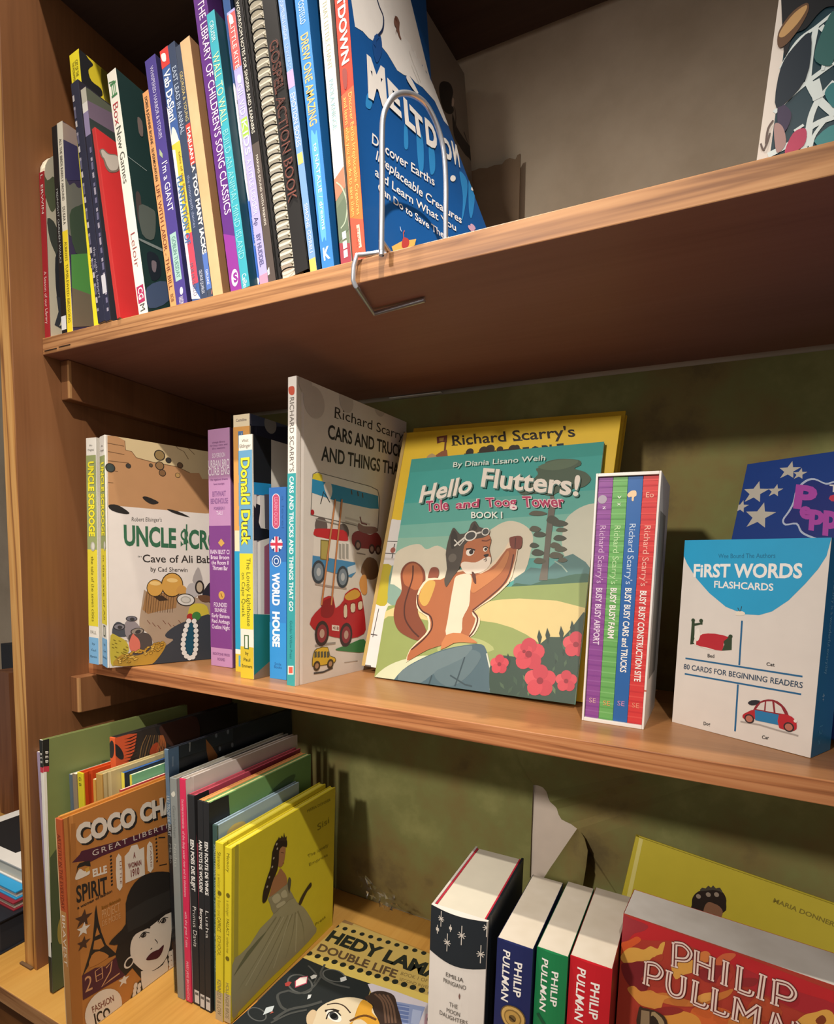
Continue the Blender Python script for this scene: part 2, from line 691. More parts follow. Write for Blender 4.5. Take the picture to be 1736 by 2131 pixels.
# ------------------------------------------------------------------ the room and the bookcase
PINE = wood('pine_edge', '#6a4024', '#ab7a4e', '#c29263', 0, 1.1, 0.45, 0.85, 6.0, seed=3.1, cross=48)
PINE_DARK = wood('pine_edge_reddish', '#6e3e22', '#a96c42', '#bf8557', 0, 1.0, 0.45, 0.9, 6.0, seed=9.0, cross=75)
POST = wood('pine_post_edge', '#74431c', '#c48c4a', '#d6a460', 2, 0.9, 0.5, 1.2, 7.0, seed=1.7, cross=36)
VARN = wood('brown_varnish', '#68442a', '#825636', '#906340', 2, 0.7, 0.38, 0.55, 3.0, seed=5.0)
UNDER = wood('brown_varnish_underside', '#83574a', '#986a5a', '#a47666', 0, 0.6, 0.5, 0.55, 3.0, seed=2.0)
TOPW = wood('pine_shelf_top', '#946238', '#b37f50', '#c2905e', 0, 0.5, 0.35, 0.6, 4.0, seed=7.0)
BASEW = wood('yellow_pine_board', '#aa7530', '#c79448', '#d3a458', 1, 0.5, 0.4, 0.5, 3.0, seed=4.0)
SPLIT = mat('#2b1c14', 0.8)
PLASTER = mottled('beige_plaster', ['#b5a68f', '#c3b49d', '#cdbfa8'], 9.0, 0.9, 6, 0.25)
GREEN = mottled('moss_green_wall_sheet', ['#65573c', '#857648', '#848450', '#9a9860'], 7.0, 0.85, 7, 0.5)
GREEN2 = GREEN

WALL_Y = 31.0
w_ = MB()
w_.box((-320, WALL_Y + 0.5, -110), (170, WALL_Y + 6, 190), PLASTER)
tag(w_.build('wall_back'), kind='structure')
f_ = MB()
f_.box((-320, -260, -112), (230, WALL_Y + 6, -110), wood('floor_boards', '#4a2e1c', '#6a4429', '#7b5233', 0, 0.2))
tag(f_.build('floor'), kind='structure')

ZL_ = -36.34
bc = tag(empty('bookcase', (0, 0, -36.34)), 'open brown and honey coloured pine bookcase holding all the books', 'bookcase')


def under_bc(o):
    o.parent = bc
    o.matrix_parent_inverse = bc.matrix_world.inverted()
    return o


b_ = MB()
b_.box((-2.35, 0, ZL_), (0, WALL_Y, 125), VARN, 0.08, {'y-': POST})
b_.box((-2.9, -0.35, ZL_), (-0.6, -0.01, ZL_ + 0.25), mat('#6d5236', 0.8), 0.05)
under_bc(b_.build('side_panel'))
b_ = MB()
b_.box((112, 0, ZL_), (114.3, WALL_Y, 125), VARN, 0.08, {'y-': POST})
under_bc(b_.build('side_panel'))
b_ = MB()
b_.box((0.02, 3.11, 34.9), (111.9, 30.3, 36.7), UNDER, 0.07, {'y-': PINE, 'z+': TOPW})
for x0, x1, z in ((0.4, 2.6, 35.25), (3.0, 5.0, 35.32)):      # splinters along the lower edge
    b_.box((x0, 3.05, z), (x1, 3.12, z + 0.07), SPLIT)
under_bc(b_.build('shelf_board'))
b_ = MB()
b_.box((0.02, 7.25, -1.68), (111.9, 30.3, 0), UNDER, 0.07, {'y-': PINE_DARK, 'z+': TOPW})
under_bc(b_.build('shelf_board'))
b_ = MB()
b_.box((0.02, 3.3, 73.4), (111.9, 30.9, 75.2), wood('dark_brown_board', '#33251e', '#40302a', '#4a3830', 0, 0.5, 0.6, 0.4), 0.07, {'y-': PINE})  # upper board, a darker brown than the lower ones
under_bc(b_.build('shelf_board'))
b_ = MB()
b_.box((-62, -3.35, ZL_ - 2.0), (120, WALL_Y, ZL_), BASEW, 0.12, {'y-': PINE})
under_bc(b_.build('base_board'))
b_ = MB()
b_.box((-62, -2.4, ZL_ - 16), (120, -0.6, ZL_ - 2.02), wood('brown_apron', '#4f3119', '#7d5028', '#8f6034', 0, 0.5), 0.1)
under_bc(b_.build('apron'))
for z in (34.88, -1.7):
    b_ = MB()
    b_.box((0.02, 5.0, z - 4.35), (1.55, 29.5, z), VARN, 0.1, {'y-': VARN})
    # worn pale front corner of the block
    b_.box((1.22, 4.985, z - 4.25), (1.56, 5.3, z - 0.1), mat('#b98a58', 0.7), 0.04)
    under_bc(b_.build('shelf_cleat'))

# neighbouring upright beyond the side panel
nb = tag(empty('side_cabinet', (-48, 20, ZL_)), 'brown wooden cabinet frame partly hidden behind the pine post', 'cabinet')
b_ = MB()
b_.box((-48.5, 20.5, ZL_ + 0.02), (-43.8, 30.8, -9), wood('cabinet_brown', '#5a3420', '#7a4c30', '#8a5a3a', 2, 0.6))
o_ = b_.build('upright')
o_.parent = nb
o_.matrix_parent_inverse = nb.matrix_world.inverted()
b_ = MB()
b_.box((-61, 29, ZL_ + 0.02), (-48.6, 30.5, -12), mat('#b08c62', 0.7))
b_.box((-61, 28, -11.9), (-48.6, 30.5, -6), mat('#30343a', 0.7))
o_ = b_.build('back_panel')
o_.parent = nb
o_.matrix_parent_inverse = nb.matrix_world.inverted()

# green wall sheet, torn open behind the lower bay
ws = tag(empty('wall_sheet', (55, WALL_Y, 0)), 'mottled moss green sheet covering the back wall, torn open low down', 'wall covering')


def P2(p, y):
    q = hit(p[0], p[1], 1, y)
    return (q[0], q[2])


hole = [P2(p, WALL_Y) for p in [(1110, 1633), (1120, 1634), (1130, 1638), (1137, 1646), (1141, 1655), (1145, 1664), (1152, 1673), (1159, 1682), (1163, 1695), (1169, 1705),
                                (1186, 1712), (1204, 1722), (1185, 1750), (1165, 1778), (1146, 1805), (1130, 1830), (1103, 1826), (1106, 1730)]]
bm = bmesh.new()
ov = [bm.verts.new((x, WALL_Y, z)) for x, z in ((0.1, ZL_ + .05), (111.8, ZL_ + .05), (111.8, 34.6), (0.1, 34.6))]
hv = [bm.verts.new((x, WALL_Y, z)) for x, z in hole]
es = [bm.edges.new((l[i - 1], l[i])) for l in (ov, hv) for i in range(len(l))]
bmesh.ops.triangle_fill(bm, use_beauty=True, edges=es)
bm.normal_update()
b_ = MB()
b_.from_bm(bm, GREEN)
o_ = b_.build('sheet')
o_.parent = ws
o_.matrix_parent_inverse = ws.matrix_world.inverted()
sol = o_.modifiers.new('thickness', 'SOLIDIFY')
sol.thickness = 0.0012
sol.offset = 0
b_ = MB()
b_.poly([(x, WALL_Y + 0.3, z) for x, z in ((hole[0][0] - 1.5, -28), (hole[0][0] + 8, -28), (hole[0][0] + 8, -12), (hole[0][0] - 1.5, -12))], mat('#e0d0c0', 0.8))
o_ = b_.build('backing_paper')
o_.parent = ws
o_.matrix_parent_inverse = ws.matrix_world.inverted()
# the overlapping layer on the far side of the tear, lying a little proud of the first
lap = [(1068, 1540), (1074, 1562), (1084, 1588), (1098, 1612), (1110, 1632), (1121, 1634), (1131, 1638), (1139, 1647), (1143, 1657), (1147, 1665), (1154, 1674), (1161, 1683), (1165, 1696), (1171, 1706), (1187, 1713), (1204, 1722),
       (1216, 1745), (1223, 1770), (1250, 1850), (1330, 1930), (1900, 2050), (1900, 1500)]
pts = [P2(p, WALL_Y - 0.35) for p in lap]
b_ = MB()
fr_ = [(x, WALL_Y - 0.42 - 0.5 * max(0, math.sin(i * 0.9)) * (1 if 3 < i < 17 else 0.1), z) for i, (x, z) in enumerate(pts)]
b_.poly(fr_, GREEN2)
b_.poly([(x, WALL_Y - 0.1, z) for x, z in pts][::-1], GREEN2)
n_ = len(pts)
for i in range(n_):
    j = (i + 1) % n_
    b_.poly([fr_[j], fr_[i], (pts[i][0], WALL_Y - 0.1, pts[i][1]), (pts[j][0], WALL_Y - 0.1, pts[j][1])], GREEN2)
o_ = b_.build('overlapping_layer')
o_.parent = ws
o_.matrix_parent_inverse = ws.matrix_world.inverted()
# the torn tongue hanging down
tongue = [(1204, 1722, 30.7), (1217, 1744, 29.6), (1224, 1770, 28.6), (1221, 1800, 28.2), (1214, 1845, 28.4), (1190, 1848, 28.9), (1166, 1846, 29.4), (1128, 1838, 30.5), (1150, 1800, 30.4), (1176, 1762, 30.5)]
vs_ = []
for x, y, d_ in tongue:
    q = hit(x, y, 1, d_)
    vs_.append((q[0], d_, q[2]))
mid_ = [hit(1187, 1790, 1, 29.9), hit(1176, 1830, 1, 30.0)]
vs_ += [tuple(q) for q in mid_]
fs_ = [(0, 1, 10), (1, 2, 10), (2, 3, 10), (3, 4, 11), (3, 11, 10), (4, 5, 11), (5, 6, 11), (6, 7, 11), (7, 8, 11), (8, 10, 11), (8, 9, 10), (9, 0, 10)]
b_ = MB()
b_.add(vs_, fs_, GREEN)
o_ = b_.build('torn_flap', smooth=True)
o_.parent = ws
o_.matrix_parent_inverse = ws.matrix_world.inverted()
sol = o_.modifiers.new('thickness', 'SOLIDIFY')
sol.thickness = 0.0008

# brown sheet standing in for a cast shadow on the upper bay plaster
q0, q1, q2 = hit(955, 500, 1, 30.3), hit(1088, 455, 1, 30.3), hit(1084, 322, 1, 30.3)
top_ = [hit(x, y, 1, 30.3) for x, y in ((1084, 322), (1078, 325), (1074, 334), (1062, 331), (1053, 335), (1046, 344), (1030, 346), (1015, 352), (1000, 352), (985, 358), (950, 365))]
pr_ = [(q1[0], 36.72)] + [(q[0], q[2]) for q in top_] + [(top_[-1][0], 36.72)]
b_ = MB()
b_.prism(pr_, 1, 30.1, 30.3, mottled('shadow_brown', ['#7d6952', '#84705a', '#8b7862'], 12))
tag(b_.build('card'), 'brown sheet imitating a cast shadow on the beige wall behind the upright books', 'card')  # 'card' is an added stand-in for the cast shadow, not a real card
# white strip imitating light that shows through the gap behind the top shelf
a_, c_ = hit(805, 824, 2, 34.86), hit(914, 812, 2, 34.86)
b_ = MB()
b_.box((a_[0], 30.32, 34.7), (c_[0], 30.95, 34.8), mat('#f2efe6', 0.7))
tag(b_.build('light_gap_strip'), 'narrow white strip imitating a slit of light where shelf meets wall', 'light stand-in')
# ------------------------------------------------------------------ top shelf
GT = 'books on the top shelf'
PI = math.pi
LN = 0.170


def T(X, Y, lean, w, h, label, spine, cover, d=18, yaw=0.0, **k):
    return Book(ZTOP, X, Y, yaw, lean, 0, w, d, h, label, GT, spine=spine, cover=cover, **k)


def arrows(f, tag_, pts, mt, lay=1, smooth=4):
    f.poly(tag_, pts, mt, lay, smooth)


# --- slim red board book with a rounded head, against the side panel
B = T(0.2, 3.3, 0.006, 0.95, 17.2, 'slim red spined book with arched pale cover against the side panel', '#a3242e', '#b9b19c', d=15)
prof = [(0.09, 0), (15, 0), (15, 20.8), (5, 20.8)] + [(5 - 4.9 * math.sin(a), 17.2 + 3.6 * math.cos(a)) for a in [PI / 2 * i / 8 for i in range(1, 9)]]
B.mc, B.mbk, B.mp = MB(), MB(), MB()
B.mc.prism(prof, 0, 0.87, 0.95, mat('#b9b19c', 0.4))
B.mbk.prism(prof, 0, 0.0, 0.08, mat('#e7e0d0', 0.4))
B.mp.prism([(a * 0.985 + 0.1, b * 0.99 + 0.05) for a, b in prof], 0, 0.09, 0.86, mat('#e6dcc4', 0.8))
B.cover.mb, B.cover.h = B.mc, 21
s = B.spine
s.stext('A', 'L  ERWIN', (240, 935), (250, 1180), '#f0e4dc', us=0.4)
s.stext('A', 'A Season of our Library', (275, 1540), (292, 1870), '#e9c9c4', us=0.45)
B.cover.poly('A', [(270, 900), (300, 960), (345, 940), (360, 1100), (330, 1160), (300, 1100), (275, 1000)], '#51583f', 1, 3)
B.cover.poly('A', [(300, 1200), (360, 1260), (385, 1500), (350, 1420), (315, 1330)], '#3b3f38', 1, 3)
B.cover.poly('A', [(350, 1450), (395, 1420), (395, 1700), (360, 1700)], '#24262b', 2, 3)
B.cover.line('A', [(372, 1700), (385, 1800), (360, 1880), (395, 1890)], 0.5, '#33363d', 2)
B.done()

# --- thin black book
B = T(2.80, 3.6, 0.033, 0.84, 21.4, 'thin black book with rounded spine head beside the pale arched cover', '#14171a', '#1d2224', d=16)
B.spine.stext('A', 'MIDNIGHT GARDEN WALKS', (350, 1020), (395, 1480), '#aeb0ae', us=0.35)
B.spine.band('A', (400, 1820), (410, 1905), '#d9dade')
B.done()

# --- white and yellow spine
B = T(3.78, 3.6, 0.035, 0.92, 21.5, 'book with spine white above and bright yellow below', '#ddd8c6', '#3c3450', d=17)
s = B.spine
s.rect(0, 0, 1, 0.495, '#ecd32c')
s.stext('A', 'ALL THE BIRDS RARELY AROUND', (375, 700), (395, 1090), '#3d3a32', us=0.42)
s.stext('A', 'DU KAA A', (398, 1130), (405, 1240), '#33302a', us=0.5)
s.stext('A', 'AUBREEES', (412, 1350), (420, 1470), '#5b4a16', us=0.45)
s.stext('A', 'TUMBLEWEED BIRDSONG', (425, 1490), (442, 1860), '#6b5a1c', us=0.45)
c = B.cover
c.poly('A', [(395, 590), (540, 660), (540, 770), (400, 700)], '#9c8a86')
c.poly('A', [(400, 700), (560, 780), (560, 960), (412, 960)], '#37335c')
c.poly('A', [(412, 960), (440, 990), (470, 975), (500, 1010), (580, 1000), (600, 1300), (430, 1300)], '#6a6a63', 2, 3)
c.poly('A', [(440, 1180), (500, 1120), (560, 1130), (590, 1400), (480, 1420)], '#3a4a3a', 3, 3)
c.poly('A', [(450, 1430), (600, 1420), (620, 1700), (455, 1640)], '#4e8a45', 3)
c.poly('A', [(455, 1640), (620, 1700), (620, 1880), (462, 1890)], '#6d6252', 3)
B.done()

# --- tall yellow book standing deeper in the shelf
B = T(7.1, 4.45, 0.105, 1.56, 28.5, 'tall yellow book with black lettering rising behind two dark spines', '#ecdd2a', '#cdb92c', d=20)
s = B.spine
s.stext('A', 'THE MIDSUMMER', (455, 220), (478, 330), '#4b4414', us=0.22, uc=0.32)
s.stext('A', 'CAT OF THE', (480, 200), (492, 300), '#35310f', us=0.3, uc=0.66)
s.stext('A', 'a lantern story', (545, 1230), (572, 1440), '#5e5622', us=0.3)
s.stext('A', 'MILO', (572, 1460), (578, 1520), '#3c3612', us=0.5)
c = B.cover
c.poly('A', [(500, 120), (560, 190), (590, 230), (560, 260), (580, 330), (640, 380), (640, 430), (520, 380)], '#15151a', 1, 3)
c.poly('A', [(640, 250), (720, 320), (720, 520), (660, 440)], '#6a6120', 1, 2)
B.done()

# --- two dark spines
B = T(9.86, 3.0, 0.141, 1.15, 24.0, 'navy book with speckled spine in front of the tall yellow one', '#22243a', '#26222e')
for i in range(26):
    z0 = 0.05 + 0.035 * i
    B.spine.rect(0.06, z0, 0.3, z0 + 0.012 + 0.012 * (i % 3), ('#8d8896', '#b9b2b2', '#5b5870')[i % 3])
B.spine.stext('A', 'the night keepers', (600, 1380), (640, 1700), '#9a97a8', us=0.35, uc=0.65)
B.done()
B = T(11.05, 3.0, 0.130, 0.80, 22.9, 'dark book with grey and violet spine head left of the red cover', '#23253c', '#2a2c32')
s = B.spine
s.rect(0, 0.94, 1, 1, '#b8b4a4')
s.rect(0, 0.9, 1, 0.94, '#d8d4cc')
s.rect(0, 0.8, 1, 0.9, '#8a7ea0')
for i in range(20):
    s.rect(0.5, 0.04 + i * 0.036, 0.85, 0.055 + i * 0.036 + 0.008 * (i % 3), ('#9a93a2', '#6a6684')[i % 2])
s.rect(0.1, 0.12, 0.9, 0.2, '#c8c6cc')
c = B.cover
c.poly('A', [(540, 370), (760, 470), (760, 560), (548, 450)], '#55594a')
c.poly('A', [(548, 450), (760, 560), (760, 680), (560, 560)], '#6b5a6c')
c.poly('A', [(560, 560), (760, 680), (760, 760), (566, 640)], '#2c3634')
B.done()

# --- red thin book, its cover toward the room
B = T(12.85, 3.0, 0.170, 0.48, 18.9, 'thin bright red book with a grey cloud shape on its cover', '#bb2f2c', '#c22f30', d=17)
B.cover.poly('A', [(630, 770), (655, 760), (690, 790), (740, 800), (760, 850), (750, 900), (700, 910), (670, 880), (655, 830), (640, 810)], '#77685c', 2, 4)
B.cover.poly('A', [(640, 772), (655, 768), (685, 795), (740, 806), (752, 850), (742, 890), (705, 898), (680, 870), (662, 825), (648, 806)], '#b7aca0', 3, 4)
B.cover.line('A', [(590, 760), (640, 1100), (690, 1400), (752, 1830)], 0.05, '#7d1a1c', 1)
B.done()

# --- white spine with hand-drawn lettering
B = T(15.38, 3.6, 0.172, 1.30, 23.9, 'thick white spined book with red and green hand-lettered title', '#e9e6d8', '#18302f', d=19)
s = B.spine
s.line('A', [(690, 345), (722, 330)], 0.1, '#3f7d4a', 2)
for k in (0.3, 0.5, 0.68):
    s.rect(k, 0.905, k + 0.09, 0.945, '#4a8a55', 2)
s.rect(0.2, 0.945, 0.85, 0.953, '#3f7d4a', 2)
s.rect(0.2, 0.897, 0.85, 0.905, '#3f7d4a', 2)
s.stext('A', 'Box', (718, 480), (745, 610), '#b3343c', us=0.6, bold=-0.005)
s.stext('A', 'New Games', (738, 630), (795, 975), '#4a4d42', us=0.55, bold=-0.005)
s.stext('A', 'Leloir', (830, 1300), (868, 1510), '#9c4a4a', us=0.5, bold=-0.008)
s.band('A', (880, 1630), (905, 1730), '#b02a5c', 1, u0=0.12, u1=0.88)
s.stext('A', 'CG', (885, 1640), (900, 1710), '#f3ece4', us=0.5, bold=0.02)
s.stext('A', 'M', (905, 1740), (915, 1780), '#4a4a4c', us=0.55)
c = B.cover
for i, (pt, col) in enumerate([([(860, 1040), (890, 1060), (900, 1240), (872, 1200)], '#3f3734'), ([(880, 1120), (960, 1140), (985, 1180), (975, 1330), (900, 1300)], '#4e5550'),
                               ([(900, 1190), (960, 1200), (965, 1290), (905, 1270)], '#6a6c66'), ([(890, 1330), (1040, 1400), (1050, 1420), (892, 1345)], '#717a78'),
                               ([(930, 1420), (1000, 1440), (1020, 1560), (960, 1590)], '#121c26'), ([(960, 1470), (990, 1480), (985, 1540), (965, 1530)], '#6b6168'),
                               ([(930, 1640), (1050, 1600), (1070, 1720), (945, 1770)], '#3a4a66'), ([(870, 560), (900, 590), (905, 680), (880, 660)], '#6a5c58')]):
    c.poly('A', pt, col, 2 + i % 2, 3)
c.line('A', [(805, 805), (930, 900)], 0.06, '#8d9a98', 2)
B.done()

# --- tan, violet, blue, navy and slate spines
B = T(19.87, 3.6, LN, 0.80, 20.5, 'slim peach coloured spine, lowest of the tightly leaning row', '#d99a62', '#b4763f')
B.spine.stext('A', 'DORIS & JOHNNIE BOONE - SILVERMOUNTAIN', (912, 440), (1000, 960), '#2f2620', us=0.42, bold=0.01)
B.spine.stext('A', 'LIFE WITH LABOR - THE BILL', (985, 1000), (1105, 1640), '#6b3420', us=0.6)
B.spine.stext('A', 'BOB', (1090, 1680), (1110, 1720), '#5a3a22', us=0.5)
B.done()
B = T(20.72, 3.6, LN, 1.42, 23.2, 'violet book with white spine lettering next to the peach spine', '#4a3d88', '#2c2852')
s = B.spine
s.stext('A', 'WHISPERED HARBOR & STORIES', (945, 250), (1010, 700), '#c9c3e2', us=0.3, uc=0.55)
s.poly('A', [(1010, 760), (1030, 790), (1032, 820), (1012, 800)], '#9fae8a', 2)
s.stext('A', "I'm a GIANT", (1015, 860), (1075, 1160), '#efeaf0', us=0.5, uc=0.6)
s.band('A', (1085, 1300), (1140, 1590), '#9fc2b8', 1, u0=0.22, u1=0.8)
s.stext('A', 'GOBLIN TUESDAY', (1092, 1320), (1142, 1570), '#4d7c78', us=0.34, uc=0.52)
s.ell('A', (1150, 1660), (1160, 1660), (1150, 1685), '#e8e2ec', 2)
s.stext('A', 'RANDOM', (1140, 1700), (1155, 1740), '#e8e2ec', us=0.4)
B.done()
B = T(22.81, 3.6, LN, 1.08, 23.35, 'blue spine with red head, white oval and yellow patch', '#3c5c98', '#1d2a4c')
s = B.spine
s.rect(0, 0.93, 1, 1.0, '#cf3a34')
s.poly('B', [(252, 380), (280, 370), (285, 420), (262, 425)], '#f1e8e0', 2, 3)
s.stext('B', 'Vab DaSlani', (285, 490), (345, 830), '#f2efe9', us=0.72, bold=0.02)
s.poly('B', [(278, 760), (300, 760), (322, 940), (330, 1000), (305, 960), (285, 850)], '#d9d6d8', 2, 3)
s.poly('B', [(325, 900), (345, 890), (372, 960), (395, 1060), (330, 1060)], '#e8e4cc', 2, 3)
s.band('B', (340, 1000), (440, 1620), '#e0bd3e', 2)
s.band('B', (400, 1590), (500, 1960), '#dc4457', 1)
s.poly('B', [(325, 1040), (350, 1040), (470, 1980), (525, 2070), (440, 2075)], '#d8d9de', 3)
s.stext('B', 'PLANTATION OF', (352, 1240), (428, 1700), '#3f6ea0', us=0.62, lay=5, bold=0.02, uc=0.42)
s.stext('B', 'tales of the flowers and songs', (362, 1060), (440, 1610), '#7c6a1c', us=0.26, lay=5, uc=0.8)
s.stext('B', 'MUR MUSSELLO', (450, 1830), (490, 2050), '#7a6c80', us=0.4, lay=5)
B.done()
B = T(23.94, 3.6, LN, 0.84, 23.5, 'dark steel blue spine with pale capitals, no picture', '#37435c', '#272f42')
B.spine.stext('B', 'EAST LEAD IN ANNAL', (330, 470), (398, 930), '#b7c4d8', us=0.6)
B.spine.stext('B', 'the moonpath dances', (430, 1220), (480, 1580), '#8d97b4', us=0.4)
B.spine.stext('B', 'GEORGE QUARLES', (525, 1870), (550, 2030), '#c7cbd8', us=0.42)
B.done()
B = T(24.83, 3.6, LN, 0.60, 23.0, 'narrow slate spine with red block and white capitals beside brown paper book', '#3d4658', '#2c3140')
s = B.spine
s.stext('B', 'GEORGIA & YOUNG', (385, 500), (430, 840), '#cdb97c', us=0.6)
s.band('B', (420, 870), (470, 1140), '#cf4136')
s.stext('B', 'MAJUAN LA', (430, 890), (478, 1190), '#f2e7dc', us=0.65, bold=0.02)
s.stext('B', 'TOO MANY JACKS', (482, 1210), (570, 1750), '#f4f1ea', us=0.8, bold=0.03)
s.band('B', (560, 1750), (612, 1990), '#4f6fb4')
s.stext('B', 'GERUNNE', (580, 1860), (600, 1960), '#dfe4f0', us=0.45)
s.ell('B', (606, 2020), (612, 2020), (606, 2040), '#d9826a', 2)
B.done()
B = T(25.50, 3.6, 0.172, 1.20, 23.2, 'plain kraft brown paper bound book with blank spine', mottled('kraft_paper', ['#c6a074', '#d2ac80', '#dab88e'], 14, 0.75, 4, 0.1), '#8c6647', d=17)
B.done()

# --- purple songbook
B = T(27.69, 3.6, LN, 1.50, 34.0, 'tall deep purple spine with swash white capitals', '#5c2a7c', '#3c1c54', d=21)
s = B.spine
s.polyuv([(0, 0), (s.w, 0), (s.w, 4.6), (0, 5.4)], '#8a2f90', 1)
s.stext('B', "THE LIBRARY OF CHILDREN'S SONG CLASSICS", (505, 15), (700, 1490), '#e8d4e4', us=0.5, uc=0.55, bold=0.003)
s.ell('B', (762, 1925), (785, 1920), (764, 1985), '#f0e4ec', 2)
s.htext('B', 'S', (762, 1925), 0.34, 0.75, '#8a2f90', 3, 0.05)
B.done()
# --- teal
B = T(29.25, 3.3, 0.171, 0.93, 23.9, 'teal spine with large lime and pale lettering against the purple one', '#3ba3b2', '#17404a')
s = B.spine
s.stext('B', 'CRUSSR', (575, 165), (600, 300), '#d5ecea', us=0.45)
s.stext('B', 'WALL TO WALL', (605, 385), (690, 860), '#d9eaa8', us=0.8, bold=-0.005)
s.stext('B', 'BUILD AN ANIMAL MIND ISLAND', (690, 905), (815, 1790), '#8fd0d0', us=0.68, bold=-0.01)
s.stext('B', 'Cailler', (838, 1890), (855, 1990), '#e8f4f2', us=0.5)
B.done()
# --- deep blue with white lozenge
B = T(30.22, 4.4, LN - .004, 0.78, 34.0, 'deep blue spine with long white lozenge behind teal book', '#2b4f86', '#1c2c50', d=20)
s = B.spine
s.poly('B', [(752, 580), (790, 690), (845, 1000), (870, 1300), (858, 1395), (825, 1200), (775, 850)], '#dad9e0', 2, 4)
s.stext('B', 'garden children around', (785, 690), (850, 1290), '#5c5a70', us=0.3, lay=3)
s.band('B', (850, 1390), (930, 1985), '#3261b8')
s.stext('B', 'Charlesbourg', (880, 1500), (905, 1700), '#cfd8ee', us=0.4)
s.ell('B', (918, 1950), (932, 1945), (920, 1975), '#eef0f4', 2)
B.done()
# --- lilac
B = T(31.13, 3.6, LN - .005, 0.90, 23.5, 'lilac spine with red head block and green word', '#a8a2d2', '#4a4870')
s = B.spine
s.band('B', (735, 90), (780, 470), '#d85a58')
s.stext('B', 'LITTLE KITE', (740, 160), (790, 470), '#f4dcd6', us=0.5, lay=3)
s.poly('B', [(720, 100), (745, 110), (752, 160), (728, 165)], '#f2ece8', 3, 3)
s.poly('B', [(780, 530), (800, 520), (806, 570), (786, 575)], '#eceaf4', 2, 3)
s.stext('B', 'GIL VID', (790, 590), (830, 790), '#dcd8f0', us=0.6)
s.band('B', (820, 820), (870, 930), '#9cc24c', 1, u0=.1, u1=.9)
s.stext('B', 'KIDS', (835, 830), (870, 1060), '#eef0dc', us=0.62, lay=3)
s.stext('B', 'A LITTLE LEDGER', (862, 1100), (918, 1480), '#cfcaec', us=0.5)
s.stext('B', 'Ap', (900, 1510), (915, 1560), '#3b3c60', us=0.5)
s.stext('B', 'BY HUDDEL', (930, 1620), (960, 1840), '#5c5a84', us=0.5, bold=0.02)
s.band('B', (960, 1900), (985, 1975), '#e88aa4')
B.done()
# --- black and brown
B = T(32.10, 3.6, LN - .006, 0.78, 34.0, 'black spine turning brown below, lined with fine white print', '#1b1818', '#2a2320')
s = B.spine
s.stext('B', 'WORKROOM NOTES FOR SINGERS AND LEARNERS', (775, 10), (880, 930), '#e4dccc', us=0.42, uc=0.4)
s.band('B', (890, 1000), (1030, 1960), '#4f443e')
s.stext('B', 'MAKING SOUND WITH FRIENDS', (905, 1080), (960, 1570), '#d9cfc2', us=0.3)
s.poly('B', [(985, 1880), (1000, 1850), (1005, 1900), (990, 1910)], '#ece8e4', 2)
B.done()

# --- spiral bound songbook
B = T(32.95, 3.6, LN - .006, 3.40, 34.0, 'black wire spiral bound book with dark red lettering on its cover', '#11100f', '#151513', d=20)
B.ms = MB()
pgm = mat('#d9d2c0', 0.7)
B.ms.box((0.55, 0.2, 0.15), (1.98, 1.3, 24.3), pgm)          # page edges seen through the rings
B.ms.box((2.02, 0.0, 0), (3.36, 0.06, 34), mat('#14110f', 0.45))
B.ms.box((0.0, 0.3, 0), (0.5, 0.36, 34), mat('#171413', 0.45))
B.spine.mb = B.ms
B.spine.stext('B', 'GOSPEL ACTION BOOK', (1045, 270), (1180, 1390), '#7e4234', us=0.26, uc=0.80, bold=0.012, lay=12)
B.spine.stext('B', 'GOSPEL ACTION BOOK', (1045, 270), (1180, 1390), '#1a1210', us=0.26, uc=0.80, bold=-0.018, lay=13)
wire = mat('#1a1b1c', 0.3, 0.6)
mr = MB()
B.mp = MB()
for i in range(30):
    z = 0.5 + i * 0.79
    if z > 24:
        break
    pts = []
    for k in range(14):
        a = PI * (-0.15 + 1.3 * k / 13)
        pts.append((1.25 - 0.88 * math.cos(a), 0.45 - 0.75 * math.sin(a), z + 0.22 * k / 13))
    mr.tube(pts, 0.05, wire, 6)
    # folded tab of card between two turns
    mr.add([(0.62, 0.30, z + 0.2), (1.9, 0.30, z + 0.12), (1.75, -0.12, z + 0.55), (0.7, -0.12, z + 0.62), (0.62, 0.30, z + 0.62), (1.9, 0.30, z + 0.6)],
           [(0, 1, 2, 3), (3, 2, 5, 4)], mat(('#ece6d6', '#ddd6c4')[i % 2], 0.6))
mr.build('spiral_binding', B.root)
B.done()

# --- light blue, sky blue, white
B = T(36.57, 3.6, LN - .008, 0.65, 34.0, 'narrow pale blue spine with yellow foot beside spiral bound book', '#7299cf', '#1f4a70', d=20)
s = B.spine
s.stext('C', 'STORYTELLING & LANGUAGE', (75, 5), (110, 260), '#c9d8ee', us=0.5)
s.band('C', (120, 470), (150, 570), '#b49ac8')
s.stext('C', 'UNIVERSAL', (115, 290), (140, 470), '#a8bfe4', us=0.45)
s.stext('C', 'EMOTION BOXES', (150, 610), (205, 950), '#dce4f4', us=0.66)
s.band('C', (195, 1000), (215, 1065), '#dcc06a', 1, u0=0.1, u1=0.9)
s.stext('C', 'SIMONE GORELI', (235, 1330), (290, 1640), '#d4def0', us=0.5)
s.band('C', (270, 1690), (310, 1790), '#dcb85c')
B.done()
B = T(37.77, 3.6, 0.1435, 1.16, 34.0, 'bright blue book with big orange title and white initial at foot', '#3f86c8', '#1a5c98', d=20)
s = B.spine
s.rect(0, 0, 1, 0.36, '#2f7cc8')
s.stext('C', 'COSTELLO', (200, 10), (222, 155), '#cfe0f0', us=0.45)
s.stext('C', 'DREW ONE AMAZING', (225, 225), (292, 815), '#e8b064', us=0.62, bold=0.015)
